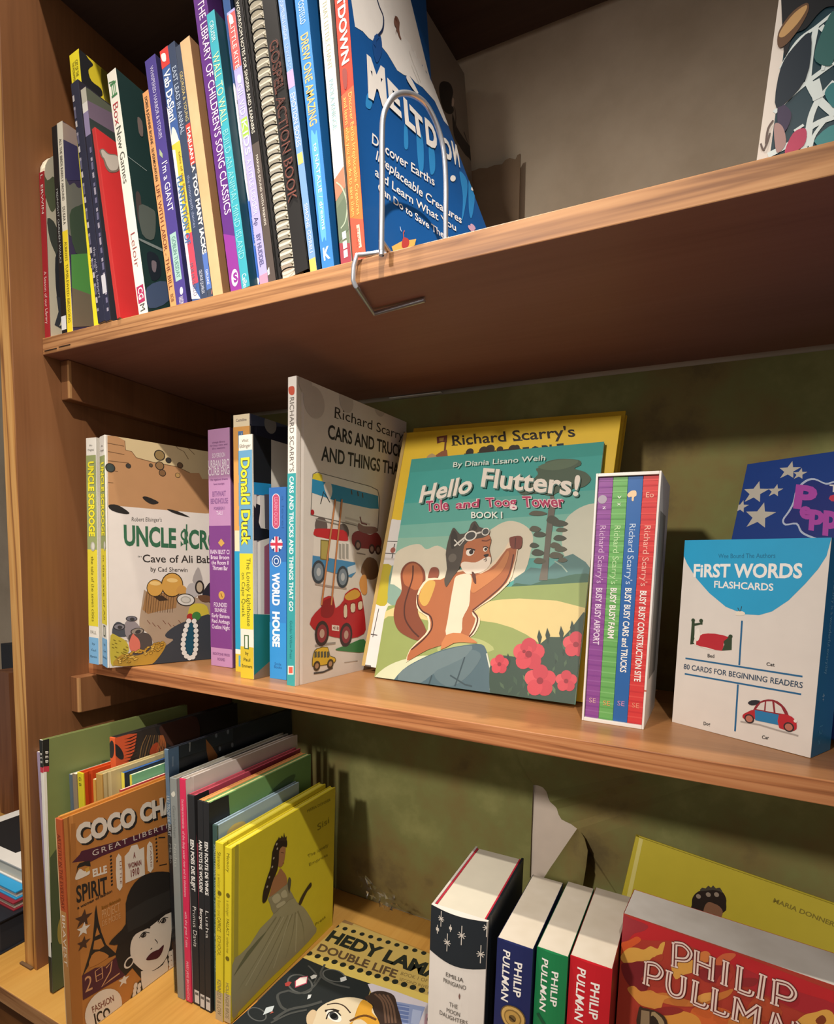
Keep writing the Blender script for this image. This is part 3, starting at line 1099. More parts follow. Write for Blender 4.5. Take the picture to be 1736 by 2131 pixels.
s.poly('C', [(275, 900), (300, 880), (318, 900), (372, 1520), (360, 1545), (338, 1530)], '#5aa8dc', 2, 4)
s.stext('C', 'to NATALIE / dreams', (305, 930), (352, 1500), '#d4e8f4', us=0.3, lay=4)
s.htext('C', 'K', (367, 1655), 0.55, 0.95, '#f4f6f8', 3, 0.03)
B.done()
B = T(39.63, 3.6, 0.1297, 1.05, 33.6, 'wide white spined book with landscape at foot, dark figures on its cover', '#e9e4d4', '#7b7166', d=25.4, yaw=-0.087)
s = B.spine
s.stext('C', 'THAT LITTLE CHANT', (360, 5), (405, 445), '#a8a890', us=0.42)
s.stext('C', 'PAOLA KNIGGE', (408, 515), (445, 830), '#8fb4bc', us=0.4, bold=0.012)
s.polyuv([(0, 0), (s.w, 0), (s.w, 7.3), (0, 6.7)], '#6f7a62', 1)
s.polyuv([(0, 5.2), (s.w, 5.9), (s.w, 7.5), (0, 6.9)], '#cf7a5e', 2)
s.polyuv([(0, 2.0), (s.w, 2.6), (s.w, 5.3), (0, 4.6)], '#62705a', 3)
s.line('C', [(440, 1190), (480, 1230), (510, 1330), (500, 1440), (470, 1490)], 0.12, '#a8b49c', 4, 4)
s.polyuv([(0, 0), (s.w, 0), (s.w, 1.5), (0, 1.9)], '#9c3c48', 2)
for y in (1530, 1595, 1655):
    s.band('C', (500, y - 25), (500, y + 25), '#eeece6', 4, u0=0.35, u1=0.72)
c = B.cover
c.poly('C', [(1110, 560), (1135, 530), (1180, 545), (1200, 600), (1190, 660), (1205, 720), (1180, 745), (1140, 720), (1115, 640)], '#1e1a1a', 2, 4)
c.poly('C', [(1195, 640), (1206, 650), (1203, 690), (1190, 690)], '#b8a698', 3, 3)
c.poly('C', [(1195, 740), (1225, 830), (1290, 930), (1330, 980), (1345, 1060), (1365, 1150), (1368, 1250), (1350, 1230), (1335, 1110), (1310, 1040), (1280, 1010), (1240, 950), (1205, 880)], '#241e1e', 2, 3)
c.line('C', [(1210, 700), (1218, 760), (1215, 830)], 0.2, '#3a3030', 2)
c.line('C', [(1270, 860), (1295, 930), (1310, 1010)], 0.3, '#2e2626', 2, taper=True)
B.done()

# --- ice cover paperback, its cover springing open
bend_ = lambda u, v: max(0.0, min(u, 14.0) / 14.0) ** 1.3 * max(-0.4, 6.8 - 0.30 * v)
B = T(40.78, 3.6, 0.1154, 1.25, 33.0, 'blue and white paperback with dripping white title, cover springing open behind bookend', '#cf4b3c', '#1c5596', d=14, yaw=-0.087, bend=bend_, rough=0.28)
B.mp = MB()
B.mp.box((0.05, 0.05, 0), (0.72, 12.6, 32.6), mat('#e6dcc4', 0.8))
s = B.spine
s.polyuv([(0, 0), (s.w, 0), (s.w, 11.8), (0, 12.2)], '#de7434', 1)
s.polyuv([(0, 0), (s.w, 0), (s.w, 3.0), (0, 3.6)], '#d8543c', 2)
s.polyuv([(0, 10.5), (s.w, 10.2), (s.w, 13.2), (0, 13.0)], '#d85e38', 2)
s.stext('C', 'MELTDOWN', (440, -220), (500, 415), '#f0dcd2', us=0.56, uc=0.52, bold=0.03, lay=4)
s.poly('C', [(478, 460), (505, 450), (512, 520), (505, 580), (488, 570)], '#8a3a34', 4, 3)
s.stext('C', 'Discover Earths Irreplaceable Creatures', (505, 620), (580, 1400), '#f0c06a', us=0.26, uc=0.70, lay=4)
s.stext('C', 'and learn what you can do to save them', (490, 640), (550, 1410), '#f0c06a', us=0.26, uc=0.30, lay=4)
s.poly('C', [(570, 1470), (590, 1462), (606, 1610), (588, 1620)], '#e9b9a8', 4)
s.stext('C', 'BLOOM', (578, 1490), (595, 1600), '#c9543c', us=0.26, lay=5)
c = B.cover
W_, IC = '#e6e2dc', '#2f86c4'
c.poly('C', [(500, -250), (560, 175), (610, 205), (650, 250), (690, 275), (730, 300), (770, 350), (800, 400), (835, 460), (880, 490), (920, 500), (955, 540), (1000, 570), (1080, 660), (1140, 790), (1195, 860), (1260, 950), (860, -250)], W_, 1)
c.poly('C', [(672, 280), (690, 240), (725, 235), (735, 330), (712, 400), (695, 405), (680, 350)], '#1b4a88', 2, 4)
c.line('C', [(695, -30), (715, 40), (742, 110), (738, 190), (708, 235), (690, 270)], 0.16, '#1a2c50', 3, 4)
c.line('C', [(708, 235), (690, 250), (685, 300)], 0.3, '#1b4a88', 3)
c.line('C', [(910, 335), (935, 410), (960, 470), (985, 540)], 0.05, '#9a9488', 3)
c.line('C', [(925, 430), (955, 500), (975, 550)], 0.05, '#9a9488', 3)
# small walking figure
c.poly('C', [(818, 112), (832, 112), (848, 150), (845, 190), (850, 230), (860, 258), (848, 250), (835, 215), (825, 195), (822, 225), (828, 190), (815, 165), (810, 140)], '#7a5648', 3, 2)
c.disc('C', (822, 122), 0.16, '#6a463a', 4)
# meltwater streaks
for pts in ([(640, 610), (672, 640), (660, 710), (628, 690)], [(880, 820), (900, 830), (905, 960), (880, 960)], [(960, 880), (1000, 900), (1005, 1100), (975, 1100)], [(1040, 960), (1075, 980), (1080, 1110), (1050, 1130)],
            [(1240, 1120), (1290, 1180), (1280, 1330), (1255, 1440), (1262, 1280)], [(1300, 1180), (1330, 1230), (1320, 1420), (1300, 1350)]):
    c.poly('C', pts, IC, 1, 4)
# the title steps down across the cover in dripping letters
for ch_, p0, p1, p2 in (('M', (640, 622), (765, 700), (630, 372)), ('E', (778, 690), (858, 765), (764, 520)), ('L', (880, 800), (950, 862), (868, 642)), ('T', (925, 838), (1014, 920), (908, 690)),
                        ('D', (1020, 930), (1096, 985), (1008, 775)), ('O', (1128, 1010), (1192, 1056), (1116, 888)), ('W', (1186, 1050), (1258, 1100), (1180, 925))):
    c.text('C', ch_, p0, p1, p2, W_, 5, 0.05)
c.poly('C', [(890, 500), (915, 505), (960, 590), (968, 612), (945, 600), (900, 535)], W_, 4, 3)
c.text('C', 'Discover Earths', (665, 935), (1075, 1215), (668, 870), W_, 4, 0.012)
c.text('C', 'Irreplaceable Creatures', (690, 1040), (1250, 1460), (700, 985), W_, 4, 0.012)
c.text('C', 'and Learn What You', (685, 1145), (1215, 1510), (688, 1090), W_, 4, 0.012)
c.text('C', 'Can Do to Save Them', (705, 1245), (1175, 1580), (706, 1195), W_, 4, 0.012)
c.poly('C', [(795, 1610), (860, 1575), (955, 1560), (945, 1600), (880, 1640), (810, 1660)], '#e2b05c', 3)
c.poly('C', [(862, 1575), (875, 1550), (905, 1565), (905, 1600), (880, 1622), (860, 1610)], '#b2403c', 4, 3)
c.line('C', [(872, 1555), (870, 1520), (878, 1505)], 0.07, '#c8563c', 4)
c.line('C', [(848, 1480), (852, 1500), (858, 1512)], 0.05, '#dfe8f2', 4)
for p in ((1310, 1490), (1325, 1480), (1320, 1500)):
    c.disc('C', p, 0.28, '#c9a0b8', 3)
c.ell('C', (1195, 1165), (1212, 1170), (1190, 1185), W_, 3)
c.ell('C', (1328, 1228), (1338, 1232), (1326, 1245), W_, 3)
B.done()

# --- net patterned book facing out at the far end
B = Book(ZTOP, 68.6, 8, -0.05, -0.0483, 0.12, 19, 2.0, 27, 'face-out book with pale net pattern on dark teal ground, white spine edge', GT, spine='#d9d2c8', cover='#17343e', out=True, hard=True, rough=0.3)
c = B.cover
NW = '#c8d2d0'
c.poly('D', [(1300, 900), (1330, 900), (1430, 740), (1528, 0), (1500, -300), (1420, -300)], '#cfc6bc', 1)
for pts, wd in [([(1736, 60), (1650, 130), (1560, 200), (1480, 330)], 0.35), ([(1650, 130), (1625, 260), (1612, 390)], 0.5), ([(1612, 390), (1540, 450), (1450, 540)], 0.45),
                ([(1736, 300), (1680, 340), (1612, 390)], 0.5), ([(1612, 390), (1660, 475), (1736, 545)], 0.65), ([(1660, 475), (1736, 390)], 0.45), ([(1660, 475), (1625, 560), (1600, 690), (1560, 760)], 0.55),
                ([(1736, 560), (1640, 600), (1540, 680), (1420, 745)], 0.6), ([(1625, 600), (1612, 700)], 0.4), ([(1700, 570), (1640, 650), (1620, 720)], 0.35), ([(1672, 130), (1736, 190)], 0.5),
                ([(1640, 390), (1650, 430), (1660, 475)], 0.9), ([(1680, 340), (1700, 250), (1736, 200)], 0.3), ([(1590, 600), (1545, 630)], 0.3), ([(1736, 620), (1690, 690)], 0.4), ([(1736, 190), (1800, 260), (1860, 400), (1820, 560)], 0.5), ([(1736, 545), (1820, 560), (1900, 640)], 0.5), ([(1736, 60), (1850, 20), (1950, 120)], 0.4), ([(1736, 300), (1860, 400), (1960, 380)], 0.45), ([(1820, 560), (1760, 700)], 0.4)]:
    c.line('D', pts, wd * 0.62, NW, 3, 5)
for pts, col in [([(1736, 60), (1680, 150), (1640, 280), (1700, 320), (1736, 280)], '#2c5a58'), ([(1736, 400), (1690, 450), (1736, 520)], '#2f6e72'), ([(1736, 600), (1640, 680), (1736, 720)], '#3f7e80'),
                 ([(1470, 500), (1530, 540), (1510, 620), (1470, 640)], '#3a3048'), ([(1540, 640), (1600, 620), (1590, 700), (1500, 740)], '#a83c58'), ([(1450, 600), (1490, 610), (1505, 690), (1460, 730)], '#9c7c78'),
                 ([(1520, -400), (1950, -400), (1950, 60), (1736, 35), (1670, 60), (1600, 140), (1540, 170), (1495, 250)], '#080a10'), ([(1480, 330), (1560, 210), (1625, 170), (1600, 380), (1460, 520)], '#12202c')]:
    c.poly('D', pts, col, 2, 4)
c.poly('D', [(1465, 180), (1485, 130), (1540, 60), (1605, 20), (1612, 60), (1570, 140), (1510, 215), (1470, 232)], '#5c4028', 5, 3)
c.poly('D', [(1472, 180), (1490, 138), (1545, 70), (1600, 32), (1602, 55), (1560, 120), (1500, 180)], '#b08a58', 6, 3)
c.line('D', [(1410, 690), (1420, 620), (1445, 580)], 0.12, '#5a4a44', 4, 4)
c.line('D', [(1385, 690), (1400, 720), (1430, 640)], 0.1, '#5a4a44', 4, 4)
B.done()

# --- wire bookend clipped over the shelf edge
ch = mat('#cfd2d8', 0.28, 0.8)
bk = tag(empty('bookend', (43, 4, ZTOP)), 'chrome wire bookend clipped over the top shelf edge', 'bookend')
XA = 44.6


def onx(p, x):
    return hit(*vw('C', p), 0, x)


arch = [onx(p, 44.3 + 2.6 * (p[0] - 733) / 420) for p in [(733, 1690), (735, 1500), (738, 1200), (737, 900), (745, 760), (775, 680), (820, 625), (880, 608), (950, 625), (1030, 690), (1100, 830), (1140, 990), (1153, 1200), (1152, 1400), (1152, 1560)]]
arch = [np.array(p) for p in spline(arch, 5, closed=False)]
arch[0][2] = max(arch[0][2], ZTOP + 0.2)
b_ = MB()
b_.tube(arch, 0.2, ch, 12)
fl = arch[0]
o_ = b_.build('arch', smooth=True)
o_.parent = bk
o_.matrix_parent_inverse = bk.matrix_world.inverted()
e_ = arch[-1]
pts = [(arch[0][0], arch[0][1] - 0.1, ZTOP + 0.22), (arch[0][0] - 0.25, 3.9, ZTOP + 0.22), (43.6, 3.35, ZTOP + 0.22), (42.2, 3.2, ZTOP + 0.24), (41.65, 2.75, ZTOP + 0.1)]
q = hit(*vw('C', (533, 1790)), 1, 2.6)
pts += [(41.5, 2.6, 36.0), (41.45, 2.6, 34.9), (41.6, 2.75, 34.55)]
u0, u1 = hit(*vw('C', (685, 2045)), 2, 34.55), hit(*vw('C', (1015, 1955)), 2, 34.68)
pts += [tuple(u0), tuple(u1)]
b_ = MB()
b_.tube(pts, 0.19, ch, 10)
o_ = b_.build('clip', smooth=True)
o_.parent = bk
o_.matrix_parent_inverse = bk.matrix_world.inverted()
# ------------------------------------------------------------------ middle shelf
GM = 'books on the middle shelf'


def Mb(X, Y, yaw, lean, tilt, w, d, h, label, **k):
    return Book(ZMID, X, Y, yaw, lean, tilt, w, d, h, label, k.pop('group', GM), **k)


D2 = math.radians
# --- two comic volumes with the same spine


def comic_spine(s, pts, title, sub):
    """pts: heights (E view) of the colour changes at the spine, top to bottom"""
    s.band('E', pts[0], pts[1], '#97a26a')
    s.band('E', pts[1], pts[2], '#e2d23c')
    s.band('E', pts[3], (pts[3][0], pts[3][1] + 400), '#7db4dc')
    x, y = pts[0]
    s.htext('E', title[0], (x, y - 65), 0.3, 0.22, '#55524c')
    s.htext('E', title[1], (x, y - 35), 0.62, 0.22, '#55524c')
    s.stext('E', 'UNCLE SCROOGE', (x + 10, y + 40), (x + 22, pts[1][1] - 85), '#f0e436', us=0.56, bold=0.045, edge='#3a3f24', edge_bold=0.02)
    s.disc('E', (pts[1][0], pts[1][1] - 20), 0.42, '#b5b2a4', 4, ry=0.55)
    s.disc('E', (pts[1][0] + 2, pts[1][1] - 22), 0.26, '#d6d3c6', 5, ry=0.4)
    s.stext('E', sub, (pts[1][0] + 5, pts[1][1] + 45), (pts[2][0], pts[2][1] - 30), '#6b6420', us=0.3)
    for i, t in enumerate(('by', 'Carl', 'Banks')):
        s.htext('E', t, (pts[3][0], pts[3][1] + 40 + 42 * i), (0.3, 0.5, 0.7)[i], 0.26, '#2f4a5c')


B = Mb(2.86, 5.56, -0.012, -0.0105, 0.006, 1.78, 17, 26.1, 'comic volume with green and yellow spine, the one nearest the side panel', spine='#e9e5da', cover='#e3ddcf', hard=True)
comic_spine(B.spine, [(150, 525), (168, 1140), (180, 1640), (182, 1715)], ('An', 'Original'), 'the tale of the seven cities')
B.spine.htext('E', 'PAUL', (178, 1680), 0.6, 0.4, '#8b8474')
B.done()

B = Mb(5.32, 5.57, D2(-20.64), -0.018, 0.006, 2.1, 18.4, 26.0, 'comic volume with green title turned to show its treasure cover', spine='#e9e5da', cover='#d8ccbc', hard=True)
comic_spine(B.spine, [(235, 525), (245, 1135), (250, 1630), (255, 1725)], ('An', 'Original'), 'in the cave of Ali')
B.spine.rect(0.3, 0.135, 0.7, 0.185, '#5d6656', 3)
B.spine.rect(0.38, 0.142, 0.62, 0.178, '#d8d5c6', 4)
c = B.cover
c.poly('E', [(262, 395), (960, 480), (960, 900), (900, 905), (700, 895), (500, 870), (268, 850)], '#b4875c', 1)
c.poly('E', [(330, 405), (960, 485), (960, 680), (880, 680), (860, 640), (800, 640), (720, 600), (560, 570), (450, 540), (420, 500), (380, 490), (375, 430)], '#cbb68a', 2)
for pts in ([(262, 445), (370, 465)], [(265, 500), (372, 520)], [(265, 560), (400, 575)], [(268, 620), (330, 630)], [(265, 700), (300, 705)], [(375, 430), (380, 490), (420, 500), (450, 540), (560, 570)], [(560, 570), (720, 600), (800, 640)],
            [(690, 440), (720, 480), (760, 500), (790, 550)], [(790, 480), (830, 520)]):
    c.line('E', pts, 0.06, '#6b4c30', 3)
# flying stones and coins of the rock fall
for p, r, col in [((602, 525), 0.62, '#8c7448'), ((660, 558), 0.34, '#33302c'), ((603, 593), 0.5, '#8a6a44'), ((620, 640), 0.4, '#7c5a38'), ((280, 606), 0.5, '#3b4440'), ((398, 594), 0.28, '#3a3631'), ((720, 655), 0.3, '#b08c54'), ((545, 590), 0.22, '#5a4a38'), ((735, 590), 0.35, '#6a5238')]:
    c.disc('E', p, r, '#2c241c', 3)
    c.disc('E', p, r * 0.82, col, 4)
for pts in ([(268, 850), (330, 850), (405, 900), (370, 908), (290, 885)], [(490, 800), (520, 795), (595, 830), (560, 845), (520, 830)], [(650, 876), (720, 890), (800, 930), (700, 905)]):
    c.poly('E', pts, '#26221e', 4, 3)
c.poly('E', [(265, 850), (500, 870), (900, 905), (960, 905), (960, 1900), (280, 1915)], '#ddd5cc', 2)
c.text('E', "Robert Ellsinger's", (420, 955), (615, 958), (421, 928), '#2b2724', 4, -0.005)
c.text('E', 'UNCLE $CROOGE', (370, 1108), (1175, 1148), (367, 982), '#36694a', 4, 0.035)
c.line('E', [(778, 975), (777, 1145)], 0.16, '#36694a', 4)
c.text('E', 'in', (460, 1190), (484, 1190), (460, 1178), '#332e2a', 4)
c.text('E', 'Cave of Ali Baba', (492, 1222), (968, 1228), (490, 1172), '#332e2a', 4, 0.01)
c.text('E', 'by Cad Sherwin', (543, 1282), (783, 1286), (543, 1252), '#332e2a', 4, 0.005)
# the treasure heap
c.poly('E', [(470, 1600), (500, 1400), (520, 1415), (640, 1440), (740, 1430), (960, 1480), (960, 1880), (560, 1880), (590, 1810), (540, 1700), (470, 1640)], '#a8927a', 3)
c.poly('E', [(515, 1412), (720, 1430), (710, 1520), (600, 1540), (525, 1560), (490, 1530)], '#9c7448', 4)
for x in range(520, 710, 16):
    c.line('E', [(x, 1420), (x - 12, 1550)], 0.05, '#5a4028', 5)
c.poly('E', [(540, 1430), (620, 1440), (660, 1470), (600, 1475)], '#3a2c20', 5)
for p, a, b in (((572, 1390), 0.95, 1.05), ((684, 1370), 1.3, 1.5)):
    c.disc('E', p, a, '#3a2a18', 5, ry=b)
    c.disc('E', p, a * 0.92, '#cf9d4a', 6, ry=b * 0.92)
    c.ell('E', (p[0], p[1] - 30), (p[0] + 36, p[1] - 28), (p[0], p[1] - 44), '#e6c27a', 7)
c.poly('E', [(710, 1400), (740, 1370), (775, 1390), (775, 1430), (720, 1425)], '#c8954a', 6, 3)
c.poly('E', [(775, 1400), (800, 1360), (845, 1370), (860, 1420), (830, 1450), (780, 1440)], '#b6b0ae', 6, 3)
c.poly('E', [(815, 1340), (850, 1255), (872, 1300), (880, 1350), (850, 1370)], '#a8a09c', 6, 3)
c.ell('E', (862, 1385), (892, 1385), (862, 1340), '#2f2824', 7)
c.ell('E', (862, 1385), (882, 1385), (862, 1352), '#b8a890', 8)
c.ell('E', (772, 1467), (832, 1470), (772, 1508), '#2f2824', 7)
c.ell('E', (772, 1467), (826, 1470), (772, 1502), '#d6d2ca', 8)
c.ell('E', (772, 1467), (806, 1469), (772, 1490), '#a8a498', 9)
c.ell('E', (772, 1467), (798, 1469), (772, 1484), '#c8c4ba', 10)
c.poly('E', [(880, 1420), (960, 1330), (960, 1480), (900, 1470)], '#2c2a34', 5, 2)
c.poly('E', [(790, 1580), (800, 1510), (850, 1490), (910, 1510), (920, 1590), (850, 1640)], '#c9b640', 5, 3)
c.poly('E', [(850, 1440), (920, 1440), (945, 1475), (880, 1480)], '#6b4a34', 8, 3)
for a in range(0, 10):
    c.line('E', [(520 + a * 34, 1600 + (a % 3) * 16), (540 + a * 34, 1625 + (a % 3) * 16)], 0.06, '#7a4a38', 5)
c.poly('E', [(640, 1690), (700, 1640), (800, 1600), (960, 1580), (960, 1890), (560, 1890), (600, 1800), (690, 1730), (650, 1715)], '#3a3f46', 5, 3)
c.poly('E', [(762, 1720), (785, 1610), (830, 1615), (840, 1720), (820, 1830), (780, 1830)], '#1f4f64', 6, 3)
c.disc('E', (800, 1578), 0.42, '#a8322e', 8)
c.disc('E', (841, 1573), 0.55, '#3f7d3e', 8)
nk = [(790, 1605), (778, 1635), (770, 1665), (762, 1695), (757, 1725), (754, 1755), (755, 1785), (762, 1812), (776, 1834), (797, 1846), (818, 1840), (830, 1818), (836, 1790), (838, 1760), (838, 1730), (839, 1700), (838, 1668), (835, 1636), (826, 1606)]
for p in nk:
    c.disc('E', p, 0.36, '#1c2024', 7)
    c.disc('E', p, 0.31, '#e4e2dc', 8)
c.poly('E', [(298, 1640), (330, 1610), (380, 1630), (420, 1620), (400, 1700), (300, 1700)], '#474b52', 4, 3)
c.poly('E', [(375, 1620), (420, 1600), (470, 1640), (500, 1720), (480, 1760), (390, 1720)], '#8f8688', 5, 3)
for p, q, r2, col in (((338, 1643), (376, 1643), (338, 1622), '#7d7a80'), ((418, 1590), (455, 1590), (418, 1572), '#6e6c74'), ((456, 1672), (500, 1668), (456, 1650), '#8f8478')):
    c.ell('E', p, q, r2, '#2b2726', 6)
    c.ell('E', p, (p[0] + (q[0] - p[0]) * 0.86, q[1]), (r2[0], p[1] + (r2[1] - p[1]) * 0.82), col, 7)
    c.ell('E', (p[0] + 4, p[1] + 3), (p[0] + (q[0] - p[0]) * 0.5, q[1]), (r2[0], p[1] + (r2[1] - p[1]) * 0.4), '#3b3838', 8)
c.poly('E', [(400, 1700), (470, 1680), (530, 1690), (553, 1740), (530, 1800), (440, 1830), (410, 1780)], '#4f4642', 6, 4)
c.poly('E', [(402, 1750), (425, 1690), (440, 1700), (468, 1730), (474, 1780), (450, 1808), (415, 1800)], '#d0705e', 7, 4)
c.poly('E', [(281, 1700), (330, 1705), (385, 1740), (400, 1800), (360, 1850), (320, 1890), (283, 1880)], '#b9a83c', 5, 3)
c.poly('E', [(300, 1895), (360, 1820), (440, 1830), (530, 1780), (620, 1740), (640, 1770), (580, 1860), (520, 1890)], '#b08a34', 5, 3)
random.seed(4)
for i in range(60):
    a = random.random()
    p = (330 + 290 * a, 1870 - 110 * a + random.uniform(-28, 28))
    c.ell('E', p, (p[0] + 12, p[1] - 2), (p[0], p[1] + 7), '#5a4418', 6)
    c.ell('E', p, (p[0] + 10, p[1] - 2), (p[0], p[1] + 5), ('#c79c3c', '#d2ad52', '#b88a30')[i % 3], 7)
for i in range(22):
    p = (286 + random.random() * 95, 1720 + random.random() * 130)
    c.line('E', [p, (p[0] + 14, p[1] + 6)], 0.07, '#7a6c24', 6)
B.done()

# --- mauve box-like volume
B = Mb(14.72, 13.02, -0.02, 0.0105, 0.0, 3.5, 14, 27.9, 'mauve and purple book with stacked lines of small white capitals', spine='#bd8cb6', cover='#6f4a72', hard=True)
s = B.spine
s.band('E', (930, 985), (935, 1775), '#7d3f86')
for i, (t, wd, hh) in enumerate([('vintage library', .6, .22), ('for busy cities and', .8, .2), ('the seasons', .6, .22)]):
    s.htext('E', t, (985, 438 + 20 * i), wd, hh, '#7a4f7c')
for t, y, wd, hh, col in [('SOVEREIGN', 523, .6, .5, '#efdcec'), ('URBAN BRO', 577, .98, .85, '#f3e6f0'), ('CURB ENG', 628, .98, .85, '#f3e6f0'), ('the vagabond dreams', 680, .8, .25, '#8a5a8c'), ('forest moonlight', 710, .5, .22, '#8a5a8c'),
                          ('BITHWAIT', 775, .62, .6, '#8a5e92'), ('BENDIHOUSE', 822, .8, .6, '#8a5e92'), ('FOREIGN I', 870, .5, .35, '#8a5e92'), ('TALI', 902, .28, .45, '#e6cfe4'),
                          ('RAIN BUST CI', 1155, .88, .5, '#efdcec'), ('Brass Broom', 1190, .86, .45, '#efdcec'), ('the Room II', 1225, .8, .45, '#efdcec'), ('Thirteen Bar', 1260, .72, .5, '#efdcec'),
                          ('FOUNDED', 1500, .62, .5, '#e9d6e8'), ('SUNRISE', 1535, .56, .45, '#e9d6e8'), ('Early Banana', 1572, .84, .45, '#e9d6e8'), ('Red Airbags', 1608, .84, .45, '#e9d6e8'), ('Outline Night', 1645, .84, .5, '#e9d6e8'),
                          ('REDSTONE PRESS', 1822, .8, .3, '#8a5a8c'), ('ROUND', 1855, .35, .35, '#8a5a8c')]:
    s.htext('E', t, (1000, y), wd, hh, col, 3, 0.01)
s.poly('E', [(1005, 1068), (1028, 1098), (1005, 1122), (985, 1095)], '#d2a455', 3)
s.disc('E', (1008, 1438), 0.5, '#cfa04c', 3)
s.line('E', [(1003, 1425), (1013, 1452)], 0.12, '#8a5a2c', 4)
B.done()

# --- two comic spines, one standing ahead of the other
B = Mb(19.75, 12.0, -0.005, 0.0, -0.01, 2.4, 17, 28.8, 'tall spine with white head, orange panel and blue foot behind shorter comic', spine='#ecdcb8', cover='#20243a', hard=True)
s = B.spine
s.band('E', (1065, 345), (1075, 1015), '#e0a356')
s.band('E', (1075, 1150), (1075, 1785), '#2aa0c8')
s.band('E', (1075, 1785), (1075, 1815), '#f0ece0')
s.band('E', (1075, 1815), (1078, 1945), '#d9bf3c')
s.htext('E', 'Casteline', (1108, 297), .64, .3, '#5a4c58')
for a, b in ((370, 480), (497, 655), (705, 855), (880, 985)):
    s.band('E', (1108, a), (1108, b), '#5b7ea8', 2, u0=0.3, u1=0.6)
    s.stext('E', 'TIT', (1108, a + 12), (1108, b - 10), '#c9d4dc', uc=0.45, us=0.16, lay=3)
for i, t in enumerate(('the', 'blueprint', 'harvest', 'tale')):
    s.htext('E', t, (1095, 1052 + 18 * i), .36, .22, '#7d705c')
s.stext('E', 'Little Jinn of the River', (1110, 1270), (1110, 1650), '#1c6f90', uc=0.44, us=0.16)
s.band('E', (1110, 1828), (1110, 1900), '#5ba0c0', 2, u0=.2, u1=.62)
s.htext('E', 'S', (1110, 1865), .2, .8, '#f0ece0', 3, .03, uc=.42)
c = B.cover
c.poly('E', [(1160, 240), (1440, 295), (1440, 340), (1162, 330)], '#46506a')
c.disc('E', (1325, 325), 1.0, '#8a8a88', 2)
c.line('E', [(1185, 250), (1190, 320)], 0.5, '#7d7d92', 2)
B.done()
B = Mb(22.76, 9.72, -0.0215, 0.0106, 0.0, 1.9, 16.5, 26.0, 'comic spine with curly yellow title on blue, yellow foot', spine='#ece6d6', cover='#d9d4c8', hard=True)
s = B.spine
s.band('E', (1130, 495), (1132, 1165), '#6aa2c4')
s.band('E', (1132, 1165), (1135, 1655), '#e3d532')
s.band('E', (1135, 1770), (1136, 1975), '#d6bc34')
s.htext('E', 'Walt', (1165, 428), .5, .3, '#6a5c58')
s.htext('E', 'Eldinger', (1165, 462), .84, .36, '#6a5c58')
s.stext('E', 'Donald Duck', (1160, 540), (1170, 1115), '#f3e23c', us=0.62, bold=0.03, edge='#3f4434', edge_bold=0.03, lay=3)
s.stext('E', 'The Lonely Lighthouse', (1180, 1195), (1185, 1640), '#5c5724', us=0.3, uc=0.68)
s.stext('E', 'on Cape Quack', (1150, 1290), (1155, 1580), '#5c5724', us=0.26, uc=0.28)
s.rect(0.3, 0.125, 0.66, 0.185, '#4a6a40', 3)
s.rect(0.38, 0.13, 0.58, 0.18, '#eeeadc', 4)
for i, t in enumerate(('by', 'Paul', 'Emmers')):
    s.htext('E', t, (1168, 1815 + 42 * i), (.24, .5, .8)[i], .34, '#4a431c', 3, .01)
c = B.cover
c.poly('E', [(1212, 370), (1330, 400), (1330, 720), (1216, 700)], '#16191e', 1)
c.poly('E', [(1216, 700), (1330, 712), (1330, 790), (1218, 780)], '#1f86b8', 2)
c.poly('E', [(1216, 850), (1228, 870), (1232, 840), (1258, 850), (1256, 900), (1248, 960), (1262, 1000), (1330, 1010), (1330, 1060), (1260, 1080), (1216, 1080)], '#15181c', 2)
c.poly('E', [(1285, 780), (1330, 780), (1330, 1020), (1290, 1000)], '#55525c', 2)
c.poly('E', [(1216, 1560), (1330, 1565), (1330, 1870), (1218, 1960)], '#1f7a78', 2)
c.poly('E', [(1218, 1960), (1330, 1860), (1330, 2000), (1218, 1985)], '#8a745c', 3)
c.poly('E', [(1285, 1120), (1330, 1090), (1330, 1560), (1285, 1560)], '#9c5a72', 1)
B.done()

# --- blue grammar volume
B = Mb(25.40, 11.41, 0.0, 0.0105, 0.0, 2.3, 15, 20.7, 'short bright blue book with round flag badge on its spine', spine='#3a86cc', cover='#2860a0', hard=True)
s = B.spine
s.rect(0, 0.62, 1, 1, '#356cb0')
s.rect(0, 0, 1, 0.3, '#3a95d8')
c0 = s.uv((1362, 890), 'E')
for r, col, l in ((0.52, '#e8dce0', 2), (0.44, '#c2506e', 3)):
    pts = [(c0[0] + r * math.cos(a), c0[1] + (1.35 if a < PI else -1.35) + r * math.sin(a)) for a in [PI * i / 10 for i in range(21)]]
    s.polyuv(pts, col, l)
s.stext('E', 'LEARN QUICK', (1360, 800), (1362, 985), '#e29ab0', uc=0.42, us=0.2, lay=4)
s.stext('E', 'a level', (1408, 790), (1410, 1000), '#2a5a98', uc=0.82, us=0.14)
k = s.uv((1366, 1105), 'E')


def disc_part(f, c, r, mt, l):
    f.polyuv([(c[0] + r * math.cos(2 * PI * i / 24), c[1] + r * math.sin(2 * PI * i / 24)) for i in range(24)], mt, l)


